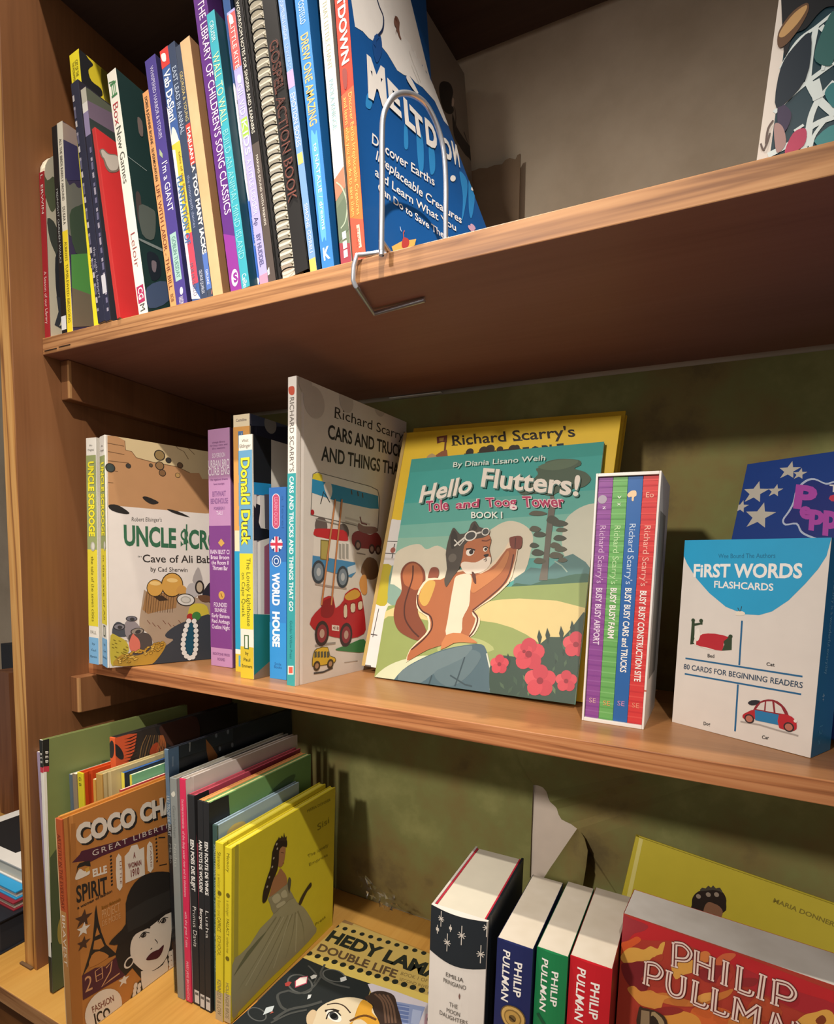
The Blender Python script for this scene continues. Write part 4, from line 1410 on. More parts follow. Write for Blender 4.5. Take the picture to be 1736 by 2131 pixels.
disc_part(s, k, 0.84, '#33406e', 2)
for an in (0.6, -0.6, PI - 0.6, PI + 0.6):
    d_ = np.array([math.cos(an), math.sin(an)])
    n_ = np.array([-d_[1], d_[0]])
    s.polyuv([k + n_ * 0.12, k + d_ * 0.82 + n_ * 0.12, k + d_ * 0.82 - n_ * 0.12, k - n_ * 0.12], '#e9e4ea', 3)
for wd, col, l in ((0.28, '#ece8ec', 4), (0.16, '#c8344a', 5)):
    s.polyuv([(k[0] - 0.82, k[1] - wd), (k[0] + 0.82, k[1] - wd), (k[0] + 0.82, k[1] + wd), (k[0] - 0.82, k[1] + wd)], col, l)
    s.polyuv([(k[0] - wd, k[1] - 0.82), (k[0] + wd, k[1] - 0.82), (k[0] + wd, k[1] + 0.82), (k[0] - wd, k[1] + 0.82)], col, l)
k = s.uv((1365, 1215), 'E')
for r, col, l in ((0.62, '#e8eef4', 2), (0.54, '#23508e', 3), (0.36, '#cfdcec', 4), (0.24, '#23508e', 5)):
    disc_part(s, k, r, col, l)
s.stext('E', 'WORLD', (1362, 1290), (1362, 1505), '#f2f4f6', us=0.4, uc=0.40, bold=0.05, lay=3)
s.stext('E', 'HOUSE', (1362, 1545), (1362, 1775), '#f2f4f6', us=0.4, uc=0.40, bold=0.05, lay=3)
s.htext('E', 'Smile', (1365, 1885), .4, .3, '#2b5f98')
s.htext('E', 'Books', (1365, 1905), .46, .3, '#2b5f98')
B.done()

# --- tall picture book with trucks
B = Mb(29.20, 9.72, D2(-4.86), 0.0042, 0.0, 1.14, 20.0, 31.2, 'tall picture book of bus and fire engine, white and teal spine', spine='#e9e2d8', cover='#ddd5cb', hard=True)
s = B.spine
s.band('F', (140, 685), (140, 2040), '#3aa0a2')
s.poly('F', [(126, 140), (158, 135), (160, 180), (142, 190), (126, 175)], '#c9563e', 2, 3)
s.stext('F', "RICHARD SCARRY'S", (140, 205), (140, 675), '#6a625a', us=0.5)
s.stext('F', 'CARS AND TRUCKS AND THINGS THAT GO', (140, 705), (140, 1560), '#ecf4f0', us=0.48, bold=0.025)
s.stext('F', 'Golden Willow Press', (140, 1620), (140, 1860), '#1f6a70', us=0.3)
s.poly('F', [(120, 1905), (156, 1905), (156, 1960), (120, 1960)], '#ece6dc', 2)
s.poly('F', [(126, 1912), (150, 1912), (150, 1952), (126, 1952)], '#d8604c', 3)
c = B.cover
KK, RD, OR = '#2b2a2c', '#b3242c', '#d08a58'
c.text('F', "Richard Scarry's", (415, 328), (880, 488), (418, 262), '#3a3632', 3, 0.0)
for a, b in (((418, 330), 1), ):
    c.line('F', [(413, 330), (440, 339)], 0.08, '#3a3632', 3)
c.text('F', 'CARS AND TRUCKS', (372, 462), (866, 590), (374, 375), KK, 3, 0.02)
c.text('F', 'AND THINGS THAT GO', (330, 602), (930, 718), (333, 512), KK, 3, 0.02)
# the long bus
c.poly('F', [(275, 690), (300, 675), (640, 765), (690, 790), (703, 850), (690, 1050), (640, 1040), (262, 950)], '#6a645e', 2)
c.poly('F', [(279, 694), (302, 680), (640, 770), (686, 794), (698, 850), (686, 1044), (640, 1034), (266, 946)], '#e2dcd2', 3)
c.poly('F', [(273, 720), (280, 690), (310, 682), (335, 695), (340, 740)], '#d9c638', 4)
c.poly('F', [(272, 720), (690, 828), (694, 910), (640, 908), (430, 862), (270, 808)], '#2f8ab4', 4)
c.poly('F', [(345, 760), (385, 740), (400, 800), (380, 850)], '#d9d3ca', 5, 3)
c.line('F', [(345, 800), (325, 880)], 0.12, KK, 5)
c.line('F', [(350, 810), (385, 870)], 0.12, KK, 5)
c.disc('F', (274, 932), 0.28, RD, 5)
for p in ((520, 790), (560, 800), (590, 810)):
    c.line('F', [p, (p[0] + 4, p[1] + 30)], 0.2, '#5a4636', 5)
c.line('F', [(295, 975), (440, 1010)], 0.14, '#8a847c', 3)
for p in ((330, 1020), (470, 1060)):
    c.disc('F', p, 1.0, '#6a5c58', 2)
c.line('F', [(480, 965), (640, 1010)], 0.25, '#c8c0b6', 4)
c.line('F', [(482, 990), (640, 1035)], 0.2, '#c0b8ae', 4)
# small red roadster
c.poly('F', [(525, 1080), (560, 1050), (600, 1060), (640, 1075), (680, 1060), (705, 1090), (712, 1130), (690, 1180), (640, 1165), (540, 1150)], '#8a2f34', 4, 3)
c.poly('F', [(565, 1000), (600, 1020), (670, 1025), (690, 1050), (640, 1070), (570, 1050)], '#8a6a62', 5, 3)
c.line('F', [(575, 960), (585, 1000), (620, 1010)], 0.2, '#7a4a4a', 6)
for p in ((562, 1140), (650, 1165), (690, 1170)):
    c.disc('F', p, 0.6, '#4a3434', 6)
    c.disc('F', p, 0.35, '#a08478', 7)
c.line('F', [(555, 1190), (610, 1200)], 0.15, '#8a8078', 3)
c.poly('F', [(580, 1310), (620, 1220), (680, 1240), (690, 1330), (640, 1360)], '#7a5c48', 3, 3)
# candy-red roofed stall wagon
c.poly('F', [(285, 1050), (310, 1035), (470, 1045), (498, 1090), (480, 1115), (300, 1085)], '#c22a30', 4, 3)
c.poly('F', [(284, 1085), (510, 1120), (530, 1220), (545, 1290), (520, 1340), (275, 1280)], '#e6dfd4', 3)
c.poly('F', [(325, 1105), (378, 1110), (378, 1240), (322, 1230)], '#7a6c38', 5)
c.poly('F', [(330, 1112), (372, 1116), (372, 1232), (328, 1224)], '#b4a458', 6)
for x in (448, 470, 494):
    c.poly('F', [(x - 8, 1130), (x + 8, 1134), (x + 8, 1230), (x - 8, 1224)], '#a8a49a', 5)
c.poly('F', [(275, 1205), (545, 1250), (550, 1310), (520, 1345), (272, 1280)], '#4a8cba', 4)
c.poly('F', [(495, 1280), (548, 1262), (550, 1310), (500, 1330)], '#c9d6de', 5)
for p in ((312, 1310), (465, 1342)):
    c.disc('F', p, 1.05, '#3c4650', 6, ry=1.25)
    c.disc('F', p, 0.75, '#7d8c98', 7, ry=0.95)
    c.disc('F', p, 0.35, '#b8c0c4', 8, ry=0.45)
c.line('F', [(290, 1385), (370, 1400), (490, 1415)], 0.22, '#a89a90', 3)
# fire engine with ladder
for x0, x1 in ((418, 330), (460, 392)):
    c.line('F', [(x0, 850), ((x0 + x1) / 2, 1170), (x1, 1520)], 0.3, '#7a5030', 8)
    c.line('F', [(x0, 850), ((x0 + x1) / 2, 1170), (x1, 1520)], 0.22, OR, 9)
c.poly('F', [(256, 1640), (290, 1570), (330, 1530), (345, 1475), (405, 1465), (420, 1540), (470, 1490), (480, 1450), (540, 1410), (580, 1440), (600, 1550), (610, 1640), (600, 1700), (500, 1735), (330, 1700)], RD, 5, 2)
c.poly('F', [(330, 1530), (350, 1490), (400, 1480), (410, 1560), (380, 1600), (330, 1590)], '#8c1c24', 6, 3)
c.poly('F', [(478, 1462), (540, 1420), (575, 1445), (560, 1475), (500, 1490)], '#d2a044', 6, 3)
for pts in ([(470, 1520), (492, 1510), (495, 1600), (470, 1605)], [(512, 1510), (545, 1505), (545, 1565), (515, 1570)], [(560, 1500), (590, 1490), (592, 1545), (562, 1555)]):
    c.poly('F', pts, '#8a1c22', 6, 2)
    m_ = np.mean(np.array(pts), axis=0)
    c.poly('F', [tuple(m_ + (np.array(p) - m_) * 0.78) for p in pts], '#d8ccb0', 7, 2)
c.poly('F', [(396, 1645), (442, 1650), (442, 1685), (396, 1680)], '#e8ddd0', 7)
c.text('F', '418', (402, 1674), (438, 1679), (402, 1652), '#7a2a2a', 8, 0.02)
for p in ((333, 1700), (486, 1708)):
    c.disc('F', p, 1.15, '#3a2a2a', 7, ry=1.4)
    c.disc('F', p, 0.8, '#8a3038', 8, ry=1.0)
    c.disc('F', p, 0.4, '#b89a8a', 9, ry=0.5)
c.line('F', [(290, 1778), (350, 1768), (420, 1760)], 0.25, '#9c948c', 3)
c.poly('F', [(570, 1380), (590, 1330), (615, 1340), (620, 1440), (590, 1450)], '#d99a58', 4, 3)
c.poly('F', [(420, 1800), (500, 1770), (600, 1735), (610, 1815), (470, 1812)], '#3f7d48', 4, 3)
# little yellow bus
c.poly('F', [(278, 1830), (300, 1795), (370, 1785), (385, 1840), (415, 1850), (415, 1885), (290, 1910), (270, 1895)], '#5a4a1c', 4, 2)
c.poly('F', [(281, 1832), (302, 1799), (368, 1789), (382, 1843), (411, 1853), (411, 1882), (290, 1906), (274, 1893)], '#d9b438', 5, 2)
for x in (292, 312, 332, 352, 372):
    c.poly('F', [(x - 7, 1815), (x + 7, 1812), (x + 8, 1850), (x - 7, 1854)], '#5a5a48', 6)
for p in ((300, 1905), (386, 1892)):
    c.disc('F', p, 0.55, '#4a3c28', 7)
    c.disc('F', p, 0.3, '#b08a68', 8)
c.line('F', [(282, 1952), (340, 1945), (402, 1918)], 0.2, '#4a4644', 3)
c.line('F', [(475, 1883), (560, 1872)], 0.07, '#b0a89e', 3)
for p, r in (((285, 235), 1.6), ((490, 230), 1.2), ((230, 120), 1.0), ((700, 260), 1.2)):
    c.disc('F', p, r, '#c4bbb2', 2)
B.done()

# --- yellow picture book behind, its twin, and the glider cover leaning on it
B = Mb(32.1, 21.75, -0.062, -0.02, 0.25, 26.0, 1.2, 30.4, 'yellow hardback furthest back, only its top edge showing', spine='#c39a24', cover='#d9b02c', out=True, hard=True, name='book')
B.done()
B = Mb(32.1, 19.65, -0.062, -0.0188, 0.25, 26.0, 1.5, 29.24, 'yellow picture book with black title leaning behind the glider cover', spine='#b8922c', cover='#e3bd32', out=True, hard=True)
c = B.cover
c.text('G', "Richard Scarry's", (532, 280), (1205, 232), (527, 228), '#2a2118', 3, 0.015)
for a, b in (((527, 281), (560, 279)), ((612, 275), (640, 273)), ((865, 256), (915, 252))):
    c.line('G', [a, b], 0.12, '#2a2118', 3)
c.text('G', 'BUSIEST PEOPLE', (600, 432), (1150, 384), (595, 330), '#1f2a34', 3, 0.03)
for x, y, r in ((625, 320, .5), (700, 312, .55), (735, 305, .6), (790, 305, .4), (860, 302, .5), (880, 297, .4)):
    c.disc('G', (x, y), r, '#33281c', 4)
c.poly('G', [(445, 235), (503, 225), (500, 265), (475, 262), (447, 272)], '#6a3224', 3)
c.poly('G', [(458, 242), (485, 238), (482, 256), (460, 260)], '#a8803c', 4)
c.line('G', [(497, 228), (488, 320)], 0.25, '#6a3a28', 3)
c.poly('G', [(470, 315), (500, 305), (505, 340), (440, 345), (440, 335)], '#8a5234', 4)
c.poly('G', [(390, 345), (420, 325), (445, 345), (440, 360), (400, 360)], '#b09468', 4, 2)
c.poly('G', [(180, 700), (250, 690), (275, 640), (265, 590), (300, 545), (400, 545), (400, 900), (130, 900)], '#ded8d0', 2, 3)
c.line('G', [(150, 805), (230, 808)], 0.1, '#5a5650', 3)
c.line('G', [(140, 870), (225, 875)], 0.1, '#5a5650', 3)
c.line('G', [(140, 900), (220, 905)], 0.3, '#c8c0b8', 3)
c.line('G', [(215, 820), (200, 900)], 0.14, '#5a5650', 3)
c.disc('G', (205, 855), 0.35, '#9c5848', 4)
c.poly('G', [(60, 880), (400, 890), (400, 1560), (0, 1560)], '#dcd6d0', 2)
c.poly('G', [(120, 950), (205, 945), (195, 1080), (160, 1160), (90, 1120)], '#b4a428', 4, 3)
c.poly('G', [(200, 940), (300, 980), (260, 1120), (180, 1160)], '#7d9c8c', 4, 3)
c.line('G', [(128, 1175), (95, 1330)], 0.1, '#4a4844', 4)
c.line('G', [(85, 1315), (120, 1320)], 0.12, '#4a4844', 4)
c.line('G', [(90, 1160), (20, 1500)], 0.25, '#b8c0c4', 3)
c.poly('G', [(45, 1480), (85, 1485), (90, 1515), (10, 1515)], '#5a5450', 4)
c.rect(0.0, 0, 0.018, 1, '#b89a5a', 5)
B.done()

B = Mb(34.97, 17.9, -0.06, 0.0136, 0.28, 22.67, 0.45, 26.5, 'glossy picture book cover of an orange gliding squirrel wearing goggles', spine='#2e8a80', cover='#4c9c92', out=True, rough=0.25, inset=0.02)
c = B.cover
SK1, SK2, SK3, SK4 = '#3a968e', '#5aa698', '#8fbba4', '#b6ccb0'
c.poly('G', [(300, 430), (1400, 330), (1400, 560), (250, 640)], '#43a096', 1)
c.poly('G', [(260, 600), (1400, 520), (1400, 700), (220, 740)], SK2, 2)
c.poly('G', [(230, 720), (1400, 640), (1400, 800), (200, 830)], '#78b4a2', 3)
c.poly('G', [(210, 790), (1400, 740), (1400, 900), (180, 900)], SK3, 4)
CL = '#d6cdb4'
c.poly('G', [(170, 1000), (215, 880), (280, 835), (350, 822), (390, 850), (450, 830), (520, 870), (560, 900), (560, 1200), (150, 1180)], CL, 5, 4)
c.poly('G', [(700, 800), (760, 730), (840, 695), (920, 715), (970, 770), (960, 860), (900, 1000), (680, 1060)], CL, 5, 4)
c.poly('G', [(1140, 720), (1200, 640), (1300, 600), (1350, 640), (1340, 960), (1150, 900)], '#c8c8b4', 5, 4)
c.poly('G', [(160, 1130), (190, 1040), (260, 1080), (300, 1130), (280, 1180)], '#7f9c8c', 6, 3)
c.poly('G', [(870, 1010), (960, 950), (1050, 960), (1120, 900), (1190, 875), (1260, 920), (1290, 960), (1290, 1070), (860, 1070)], '#567c78', 6)
c.line('G', [(1090, 915), (1130, 940), (1160, 975)], 0.12, '#9ab0a0', 7)
c.poly('G', [(850, 1060), (880, 1035), (960, 1045), (1040, 1015), (1100, 1010), (1180, 990), (1230, 985), (1290, 990), (1290, 1060), (850, 1080)], '#3f6350', 7, 2)
c.poly('G', [(150, 1230), (180, 1160), (260, 1150), (500, 1180), (760, 1060), (1290, 1030), (1290, 1330), (140, 1330)], '#8a9a5a', 8)
c.poly('G', [(140, 1220), (210, 1170), (300, 1165), (700, 1140), (900, 1120), (1290, 1180), (1290, 1450), (120, 1340)], '#d3be80', 9, 2)
c.poly('G', [(120, 1260), (260, 1215), (450, 1250), (680, 1240), (860, 1280), (1000, 1360), (1080, 1450), (900, 1600), (90, 1560)], '#8d9a58', 10, 2)
c.poly('G', [(100, 1560), (160, 1500), (260, 1455), (420, 1430), (480, 1480), (400, 1600), (120, 1590)], '#c9cdaa', 11, 3)
c.poly('G', [(480, 1345), (600, 1330), (700, 1350), (760, 1400), (650, 1420), (460, 1420)], '#a9b070', 11, 3)
# the boulder
c.poly('G', [(190, 1600), (260, 1510), (360, 1450), (480, 1400), (600, 1375), (690, 1370), (720, 1410), (740, 1500), (745, 1680), (180, 1680)], '#4a626a', 12, 3)
c.poly('G', [(240, 1530), (360, 1455), (500, 1400), (640, 1378), (600, 1440), (520, 1480), (430, 1530), (360, 1580), (260, 1600)], '#66797c', 13, 3)
c.poly('G', [(430, 1530), (520, 1480), (600, 1440), (640, 1400), (690, 1440), (600, 1560), (500, 1600)], '#5a6f74', 14, 3)
for pts in ([(420, 1540), (400, 1600)], [(520, 1540), (600, 1590), (640, 1600)], [(600, 1440), (560, 1560), (545, 1600)], [(720, 1420), (738, 1500), (740, 1620)]):
    c.line('G', pts, 0.16, ('#36484e' if pts[0][0] < 700 else '#c9ccb8'), 15)
# lone tall tree
TR = '#5b5a48'
c.poly('G', [(1005, 1020), (1030, 900), (1045, 740), (1060, 600), (1075, 520), (1098, 600), (1075, 760), (1060, 900), (1052, 1020)], '#6a6458', 12)
for pts in ([(890, 530), (930, 500), (960, 480), (1000, 440), (990, 410), (1050, 395), (1040, 375), (1110, 358), (1220, 362), (1235, 390), (1200, 410), (1260, 430), (1290, 470), (1250, 510), (1190, 520), (1160, 545), (1110, 540), (1070, 560), (1000, 545), (920, 555)],
            ):
    c.poly('G', pts, '#4f5f4c', 13, 3)
c.poly('G', [(1000, 400), (1110, 362), (1220, 366), (1180, 400), (1080, 420)], '#5f7058', 14, 3)
for x, y, w1, h1 in ((1000, 655, 50, 14), (985, 740, 32, 16), (1010, 770, 36, 16), (980, 830, 26, 14), (1000, 870, 36, 18), (1010, 915, 34, 16), (1120, 710, 45, 18), (1080, 690, 34, 22), (1130, 745, 32, 12), (1120, 790, 36, 16), (1095, 830, 30, 16), (1125, 850, 34, 16), (1100, 885, 40, 18), (1135, 910, 26, 14)):
    c.poly('G', [(x - w1, y + 4), (x - w1 * .5, y - h1), (x + w1 * .3, y - h1 * .9), (x + w1, y), (x + w1 * .5, y + h1 * .8), (x - w1 * .4, y + h1 * .9)], TR if (x + y) % 2 else '#4a4e40', 14, 3)
# flower bush
c.poly('G', [(740, 1660), (735, 1500), (790, 1430), (880, 1440), (930, 1390), (1000, 1380), (1060, 1330), (1140, 1330), (1200, 1260), (1290, 1200), (1290, 1700), (740, 1700)], '#34483a', 16, 2)
random.seed(9)
for i in range(40):
    x, y = random.uniform(750, 1240), random.uniform(1330, 1660)
    if y < 1700 - (x - 650) * 0.72:
        continue
    a = random.uniform(-0.6, 0.6)
    L_ = random.uniform(36, 62)
    dx, dy = math.sin(a) * L_, -math.cos(a) * L_
    c.poly('G', [(x, y), (x + dx * .5 - dy * .18, y + dy * .5 + dx * .18), (x + dx, y + dy), (x + dx * .5 + dy * .18, y + dy * .5 - dx * .18)], ('#2c3d32', '#4a6048', '#3d5340', '#5f7450')[i % 4], 17)
for x, y in ((1010, 1300), (1055, 1290), (1130, 1280), (1190, 1250), (840, 1430)):
    c.poly('G', [(x, y + 80), (x - 14, y + 30), (x - 4, y - 10), (x + 12, y + 30)], '#2c3d32', 17)
for p, r in (((950, 1425), 1.55), ((790, 1480), 0.95), ((1012, 1570), 1.5), ((1155, 1572), 0.98), ((1208, 1372), 1.2), ((925, 1410), 0.8)):
    u_ = c.uv(p, 'G')
    for k in range(5):
        a = 2 * PI * k / 5 + 0.4
        q_ = u_ + r * 0.55 * np.array([math.cos(a), math.sin(a)])
        c.polyuv([(q_[0] + r * 0.52 * math.cos(t), q_[1] + r * 0.52 * math.sin(t)) for t in [2 * PI * j / 14 for j in range(14)]], ('#c4424c', '#b93a46', '#cc5056')[k % 3], 18 + k % 2)
    disc_part(c, u_, r * 0.22, '#8a2430', 20)
# the gliding squirrel
F1, F2, F3, CRM = '#a8623a', '#7c4028', '#c07a48', '#e6d0b0'
c.poly('G', [(250, 985), (275, 935), (320, 918), (365, 945), (385, 1000), (375, 1080), (350, 1130), (345, 1200), (380, 1270), (395, 1330), (350, 1350), (290, 1330), (235, 1290), (212, 1220), (225, 1140), (255, 1080)], F2, 16, 4)
c.poly('G', [(262, 985), (285, 940), (325, 928), (360, 955), (372, 1010), (355, 1060), (330, 1075), (300, 1060), (270, 1040)], F1, 17, 4)
c.line('G', [(318, 940), (315, 1010), (290, 1090), (272, 1160), (275, 1230), (310, 1290), (350, 1330)], 0.18, '#4a2418', 18, 4)
c.poly('G', [(405, 980), (420, 952), (450, 952), (460, 980), (450, 1010), (420, 1030), (400, 1020)], '#8a4a34', 17, 4)
c.poly('G', [(280, 1470), (300, 1400), (360, 1340), (400, 1290), (395, 1220), (350, 1190), (335, 1140), (350, 1070), (400, 1010), (470, 1010), (520, 980), (600, 960), (680, 970), (760, 920), (820, 850), (850, 800), (890, 815), (890, 860), (870, 960), (840, 1040), (740, 1130), (650, 1190), (685, 1230), (670, 1290), (620, 1340), (500, 1360), (400, 1400), (330, 1430)], CRM, 18, 2)
c.poly('G', [(285, 1460), (305, 1400), (370, 1340), (412, 1290), (405, 1215), (358, 1180), (345, 1135), (360, 1075), (405, 1022), (470, 1018), (520, 990), (600, 970), (690, 985), (770, 930), (830, 850), (885, 850), (860, 960), (830, 1035), (740, 1120), (640, 1195), (660, 1230), (640, 1290), (600, 1350), (500, 1370), (400, 1400), (330, 1440)], F1, 19, 2)
c.poly('G', [(405, 1022), (440, 1030), (430, 1080), (400, 1150), (372, 1160), (352, 1120), (370, 1060)], '#c9a04e', 20, 3)
c.line('G', [(345, 1100), (345, 1150), (370, 1190), (415, 1220), (422, 1280), (380, 1340), (310, 1400)], 0.16, '#4a2418', 21, 4)
c.line('G', [(868, 880), (850, 970), (815, 1040), (740, 1110), (645, 1185)], 0.14, '#5a2c1c', 21, 4)
c.line('G', [(645, 1190), (672, 1230), (655, 1290), (625, 1330)], 0.16, '#5a2c1c', 21, 4)
c.poly('G', [(555, 1000), (620, 985), (640, 1010), (632, 1080), (625, 1160), (590, 1230), (580, 1310), (500, 1320), (510, 1230), (525, 1130), (540, 1050)], '#e2cdb2', 21, 3)
c.poly('G', [(500, 1320), (580, 1310), (640, 1340), (670, 1365), (600, 1360), (540, 1365), (470, 1400)], F3, 21, 2)
c.poly('G', [(640, 1010), (760, 960), (820, 880), (840, 860), (840, 900), (800, 980), (700, 1060), (640, 1090)], F3, 20, 3)
c.poly('G', [(845, 800), (855, 785), (905, 780), (915, 800), (910, 840), (890, 852), (855, 845)], '#7a3c2c', 21, 3)
c.line('G', [(880, 790), (876, 845)], 0.1, '#4f2418', 22)
c.poly('G', [(575, 830), (600, 770), (660, 745), (720, 760), (745, 800), (735, 850), (745, 900), (735, 940), (690, 975), (610, 980), (575, 940), (560, 880)], '#b66c42', 22, 3)
c.poly('G', [(580, 940), (600, 920), (660, 925), (720, 895), (745, 900), (735, 945), (690, 978), (610, 985)], '#ecdcc6', 23, 3)
c.poly('G', [(640, 975), (660, 990), (665, 1040), (650, 1030)], '#5a3224', 24, 2)
HM = '#4e463c'
c.poly('G', [(510, 810), (530, 750), (545, 735), (575, 770), (620, 755), (635, 715), (660, 698), (680, 730), (730, 745), (735, 770), (700, 790), (640, 800), (600, 830), (590, 890), (570, 960), (540, 1000), (515, 1040), (500, 1058), (490, 1020), (505, 960), (498, 880)], HM, 24, 2)
c.poly('G', [(525, 790), (540, 750), (560, 775), (560, 830), (530, 850)], '#37312a', 25, 3)
c.poly('G', [(640, 745), (655, 710), (672, 735), (665, 750)], '#37312a', 25)
c.disc('G', (535, 900), 0.5, '#6a6256', 25)
c.line('G', [(545, 835), (600, 790), (640, 775), (690, 760)], 0.2, '#d8d2c4', 25)
c.line('G', [(545, 800), (575, 832), (600, 800)], 0.14, '#d8d2c4', 25)
for p, q, r2 in (((634, 780), (668, 768), (640, 806)), ((716, 757), (738, 752), (718, 778))):
    c.ell('G', p, q, r2, '#e2dccc', 26)
    c.ell('G', p, (p[0] + (q[0] - p[0]) * .78, p[1] + (q[1] - p[1]) * .78), (p[0] + (r2[0] - p[0]) * .75, p[1] + (r2[1] - p[1]) * .75), '#4a4a46', 27)
c.ell('G', (632, 868), (655, 862), (634, 888), '#f0e6d6', 25)
c.disc('G', (638, 868), 0.26, '#2c1c16', 26)
c.line('G', [(610, 852), (635, 850), (658, 858)], 0.16, '#2c1c16', 27)
c.ell('G', (715, 852), (727, 850), (715, 866), '#f0e6d6', 25)
c.disc('G', (717, 853), 0.17, '#2c1c16', 26)
c.line('G', [(702, 842), (718, 838), (730, 846)], 0.12, '#2c1c16', 27)
c.line('G', [(695, 805), (720, 808), (742, 798)], 0.14, '#7a4028', 25)
c.poly('G', [(705, 884), (732, 878), (728, 892), (715, 896)], '#2c1c16', 26, 2)
c.line('G', [(718, 893), (718, 905), (705, 912)], 0.07, '#4a2c20', 26)
c.line('G', [(718, 905), (722, 916), (712, 918)], 0.07, '#4a2c20', 26)
# lettering
c.text('G', 'By Diania Lisano Weih', (538, 405), (1042, 368), (541, 378), '#dfe6da', 28, 0.01)
GW, GS = '#ece2d2', '#5c7c72'
for p0, p1, p2, t in (((352, 598), (635, 540), (372, 508), 'Hello'), ((690, 508), (1222, 560), (705, 412), 'Flutters!')):
    c.text('G', t, (p0[0] + 5, p0[1] + 6), (p1[0] + 5, p1[1] + 6), (p2[0] + 5, p2[1] + 6), GS, 28, 0.035)
    c.text('G', t, p0, p1, p2, GW, 29, 0.025)
for p0, p1, p2, t in (((392, 645), (515, 636), (390, 592), 'Tole'), ((552, 632), (680, 622), (556, 590), 'and'), ((720, 622), (888, 618), (714, 574), 'Toog'), ((922, 622), (1150, 622), (915, 566), 'Tower')):
    c.text('G', t, p0, p1, p2, '#f0d8d4', 29, 0.06)
    c.text('G', t, p0, p1, p2, '#b4345c', 30, 0.02)
c.text('G', 'BOOK I', (638, 683), (808, 683), (638, 650), '#eef0e4', 29, 0.02)
B.done()

# --- slipcase with four slim books
SX, SY, SYW = 58.95, 12.95, -0.0237
R_ = book_rot(SYW, 0.0, 0.0)
sl = tag(empty('slipcase', (SX, SY, 0.012), R_), 'white open slipcase standing on the shelf holding four striped spines', 'slipcase', None)
W4, D4, H4 = 5.05, 9.0, 21.0
wm = mat('#e8e2da', 0.45)
for nm, a, b in (('side_wall', (0, 0, 0), (0.17, D4, H4)), ('side_wall', (W4 - 0.17, 0, 0), (W4, D4, H4)), ('top_wall', (0.175, 0, H4 - 0.26), (W4 - 0.175, D4, H4)),
                 ('bottom_wall', (0.175, 0, 0), (W4 - 0.175, D4, 0.3)), ('rear_wall', (0.175, D4 - 0.2, 0.305), (W4 - 0.175, D4, H4 - 0.265))):
    b_ = MB()
    b_.box(a, b, wm, 0.03)
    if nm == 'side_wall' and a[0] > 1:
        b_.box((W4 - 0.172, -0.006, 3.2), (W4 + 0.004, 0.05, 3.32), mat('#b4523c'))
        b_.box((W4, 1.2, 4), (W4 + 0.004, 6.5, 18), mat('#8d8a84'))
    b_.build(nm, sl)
iw = (W4 - 0.34 - 0.1) / 4
for i, (col, t1, t2, lab, yy) in enumerate([('#8a4a90', "Richard Scarry's", 'BUSY BUSY AIRPORT', 'violet striped slim book at one end of the slipcase', ((1335, 1300), (720, 1035, 1060, 1370))),
                                            ('#6aa85c', "Richard Scarry's", 'BUSY BUSY FARM', 'green striped slim book in the slipcase next to violet', ((1410, 1375), (720, 1040, 1060, 1335))),
                                            ('#2d62a2', "Richard Scarry's", 'BUSY BUSY CARS and TRUCKS', 'blue slim book in the slipcase between green and red', ((1490, 1440), (710, 1040, 1060, 1520))),
                                            ('#cf3c3c', "Richard Scarry's", 'BUSY BUSY CONSTRUCTION SITE', 'red striped slim book at the end of slipcase beyond blue', ((1565, 1515), (720, 1050, 1075, 1570)))]):
    off = R_ @ np.array([0.17 + 0.03 + i * (iw + 0.015), 0.25, 0.31])
    B = Book(0.325, SX + off[0], SY + off[1], SYW, 0, 0, iw, D4 - 0.6, H4 - 0.62, lab, 'slim books in the slipcase', spine=col, cover=col)
    s = B.spine
    random.seed(i)
    if i != 2:
        for k in range(46):
            v = k / 46 + random.uniform(0, 0.006)
            cc = lin(col)
            s.rect(0, v, 1, v + 0.006, ('#93559a', '#7bb66c', '', '#d84c48')[i] if k % 2 else ('#80418a', '#5c9a50', '', '#c23236')[i], 1)
    (xa, xb), (y0, y1, y2, y3) = yy
    s.stext('G', t1, (xa, y0), (xa - 20, y1), ('#cfa8cc', '#b8dca0', '#c4d2e4', '#f0b0a0')[i], us=0.42, lay=3)
    s.stext('G', t2, (xb + 15, y2), (xb, y3), '#f0eae2' if i != 0 else '#e2cce0', us=0.42, lay=3, bold=0.02)
    s.htext('G', 'SE', (xb - 10, (1675, 1690, 1690, 1700)[i]), 0.5, 0.4, ('#cda0a8', '#e0a060', '#c88ab0', '#e08a70')[i], 3)
    if i == 0:
        disc_part(s, s.uv((1352, 577), 'G'), 0.36, '#a89aa8', 3)
        s.htext('G', 'z', (1340, 620), .25, .3, '#e8dce4', 3)
    if i == 1:
        s.htext('G', 'v', (1427, 562), .3, .3, '#e4ecd8', 3)
        s.htext('G', 'x', (1430, 600), .3, .3, '#e4ecd8', 3)
    if i == 2:
        s.poly('G', [(1488, 550), (1510, 530), (1535, 530), (1538, 555), (1525, 565), (1522, 585), (1512, 582), (1512, 562), (1495, 565)], '#e8c8a0', 3, 3)
    if i == 3:
        s.htext('G', 'Eo', (1585, 552), .5, .4, '#f0b8a0', 3)
    B.done()

# --- card box
B = Mb(65.98, 16.80, D2(-28.32), 0.003, 0.0, 10.62, 3.6, 15.75, 'white and sky blue flashcard box with four small panels', cat='card box', name='flashcard_box', spine='#1f7fa8', cover='#dfd6cc', out=True, inset=0, rough=0.35, group=None, pages='#dfd6cc')
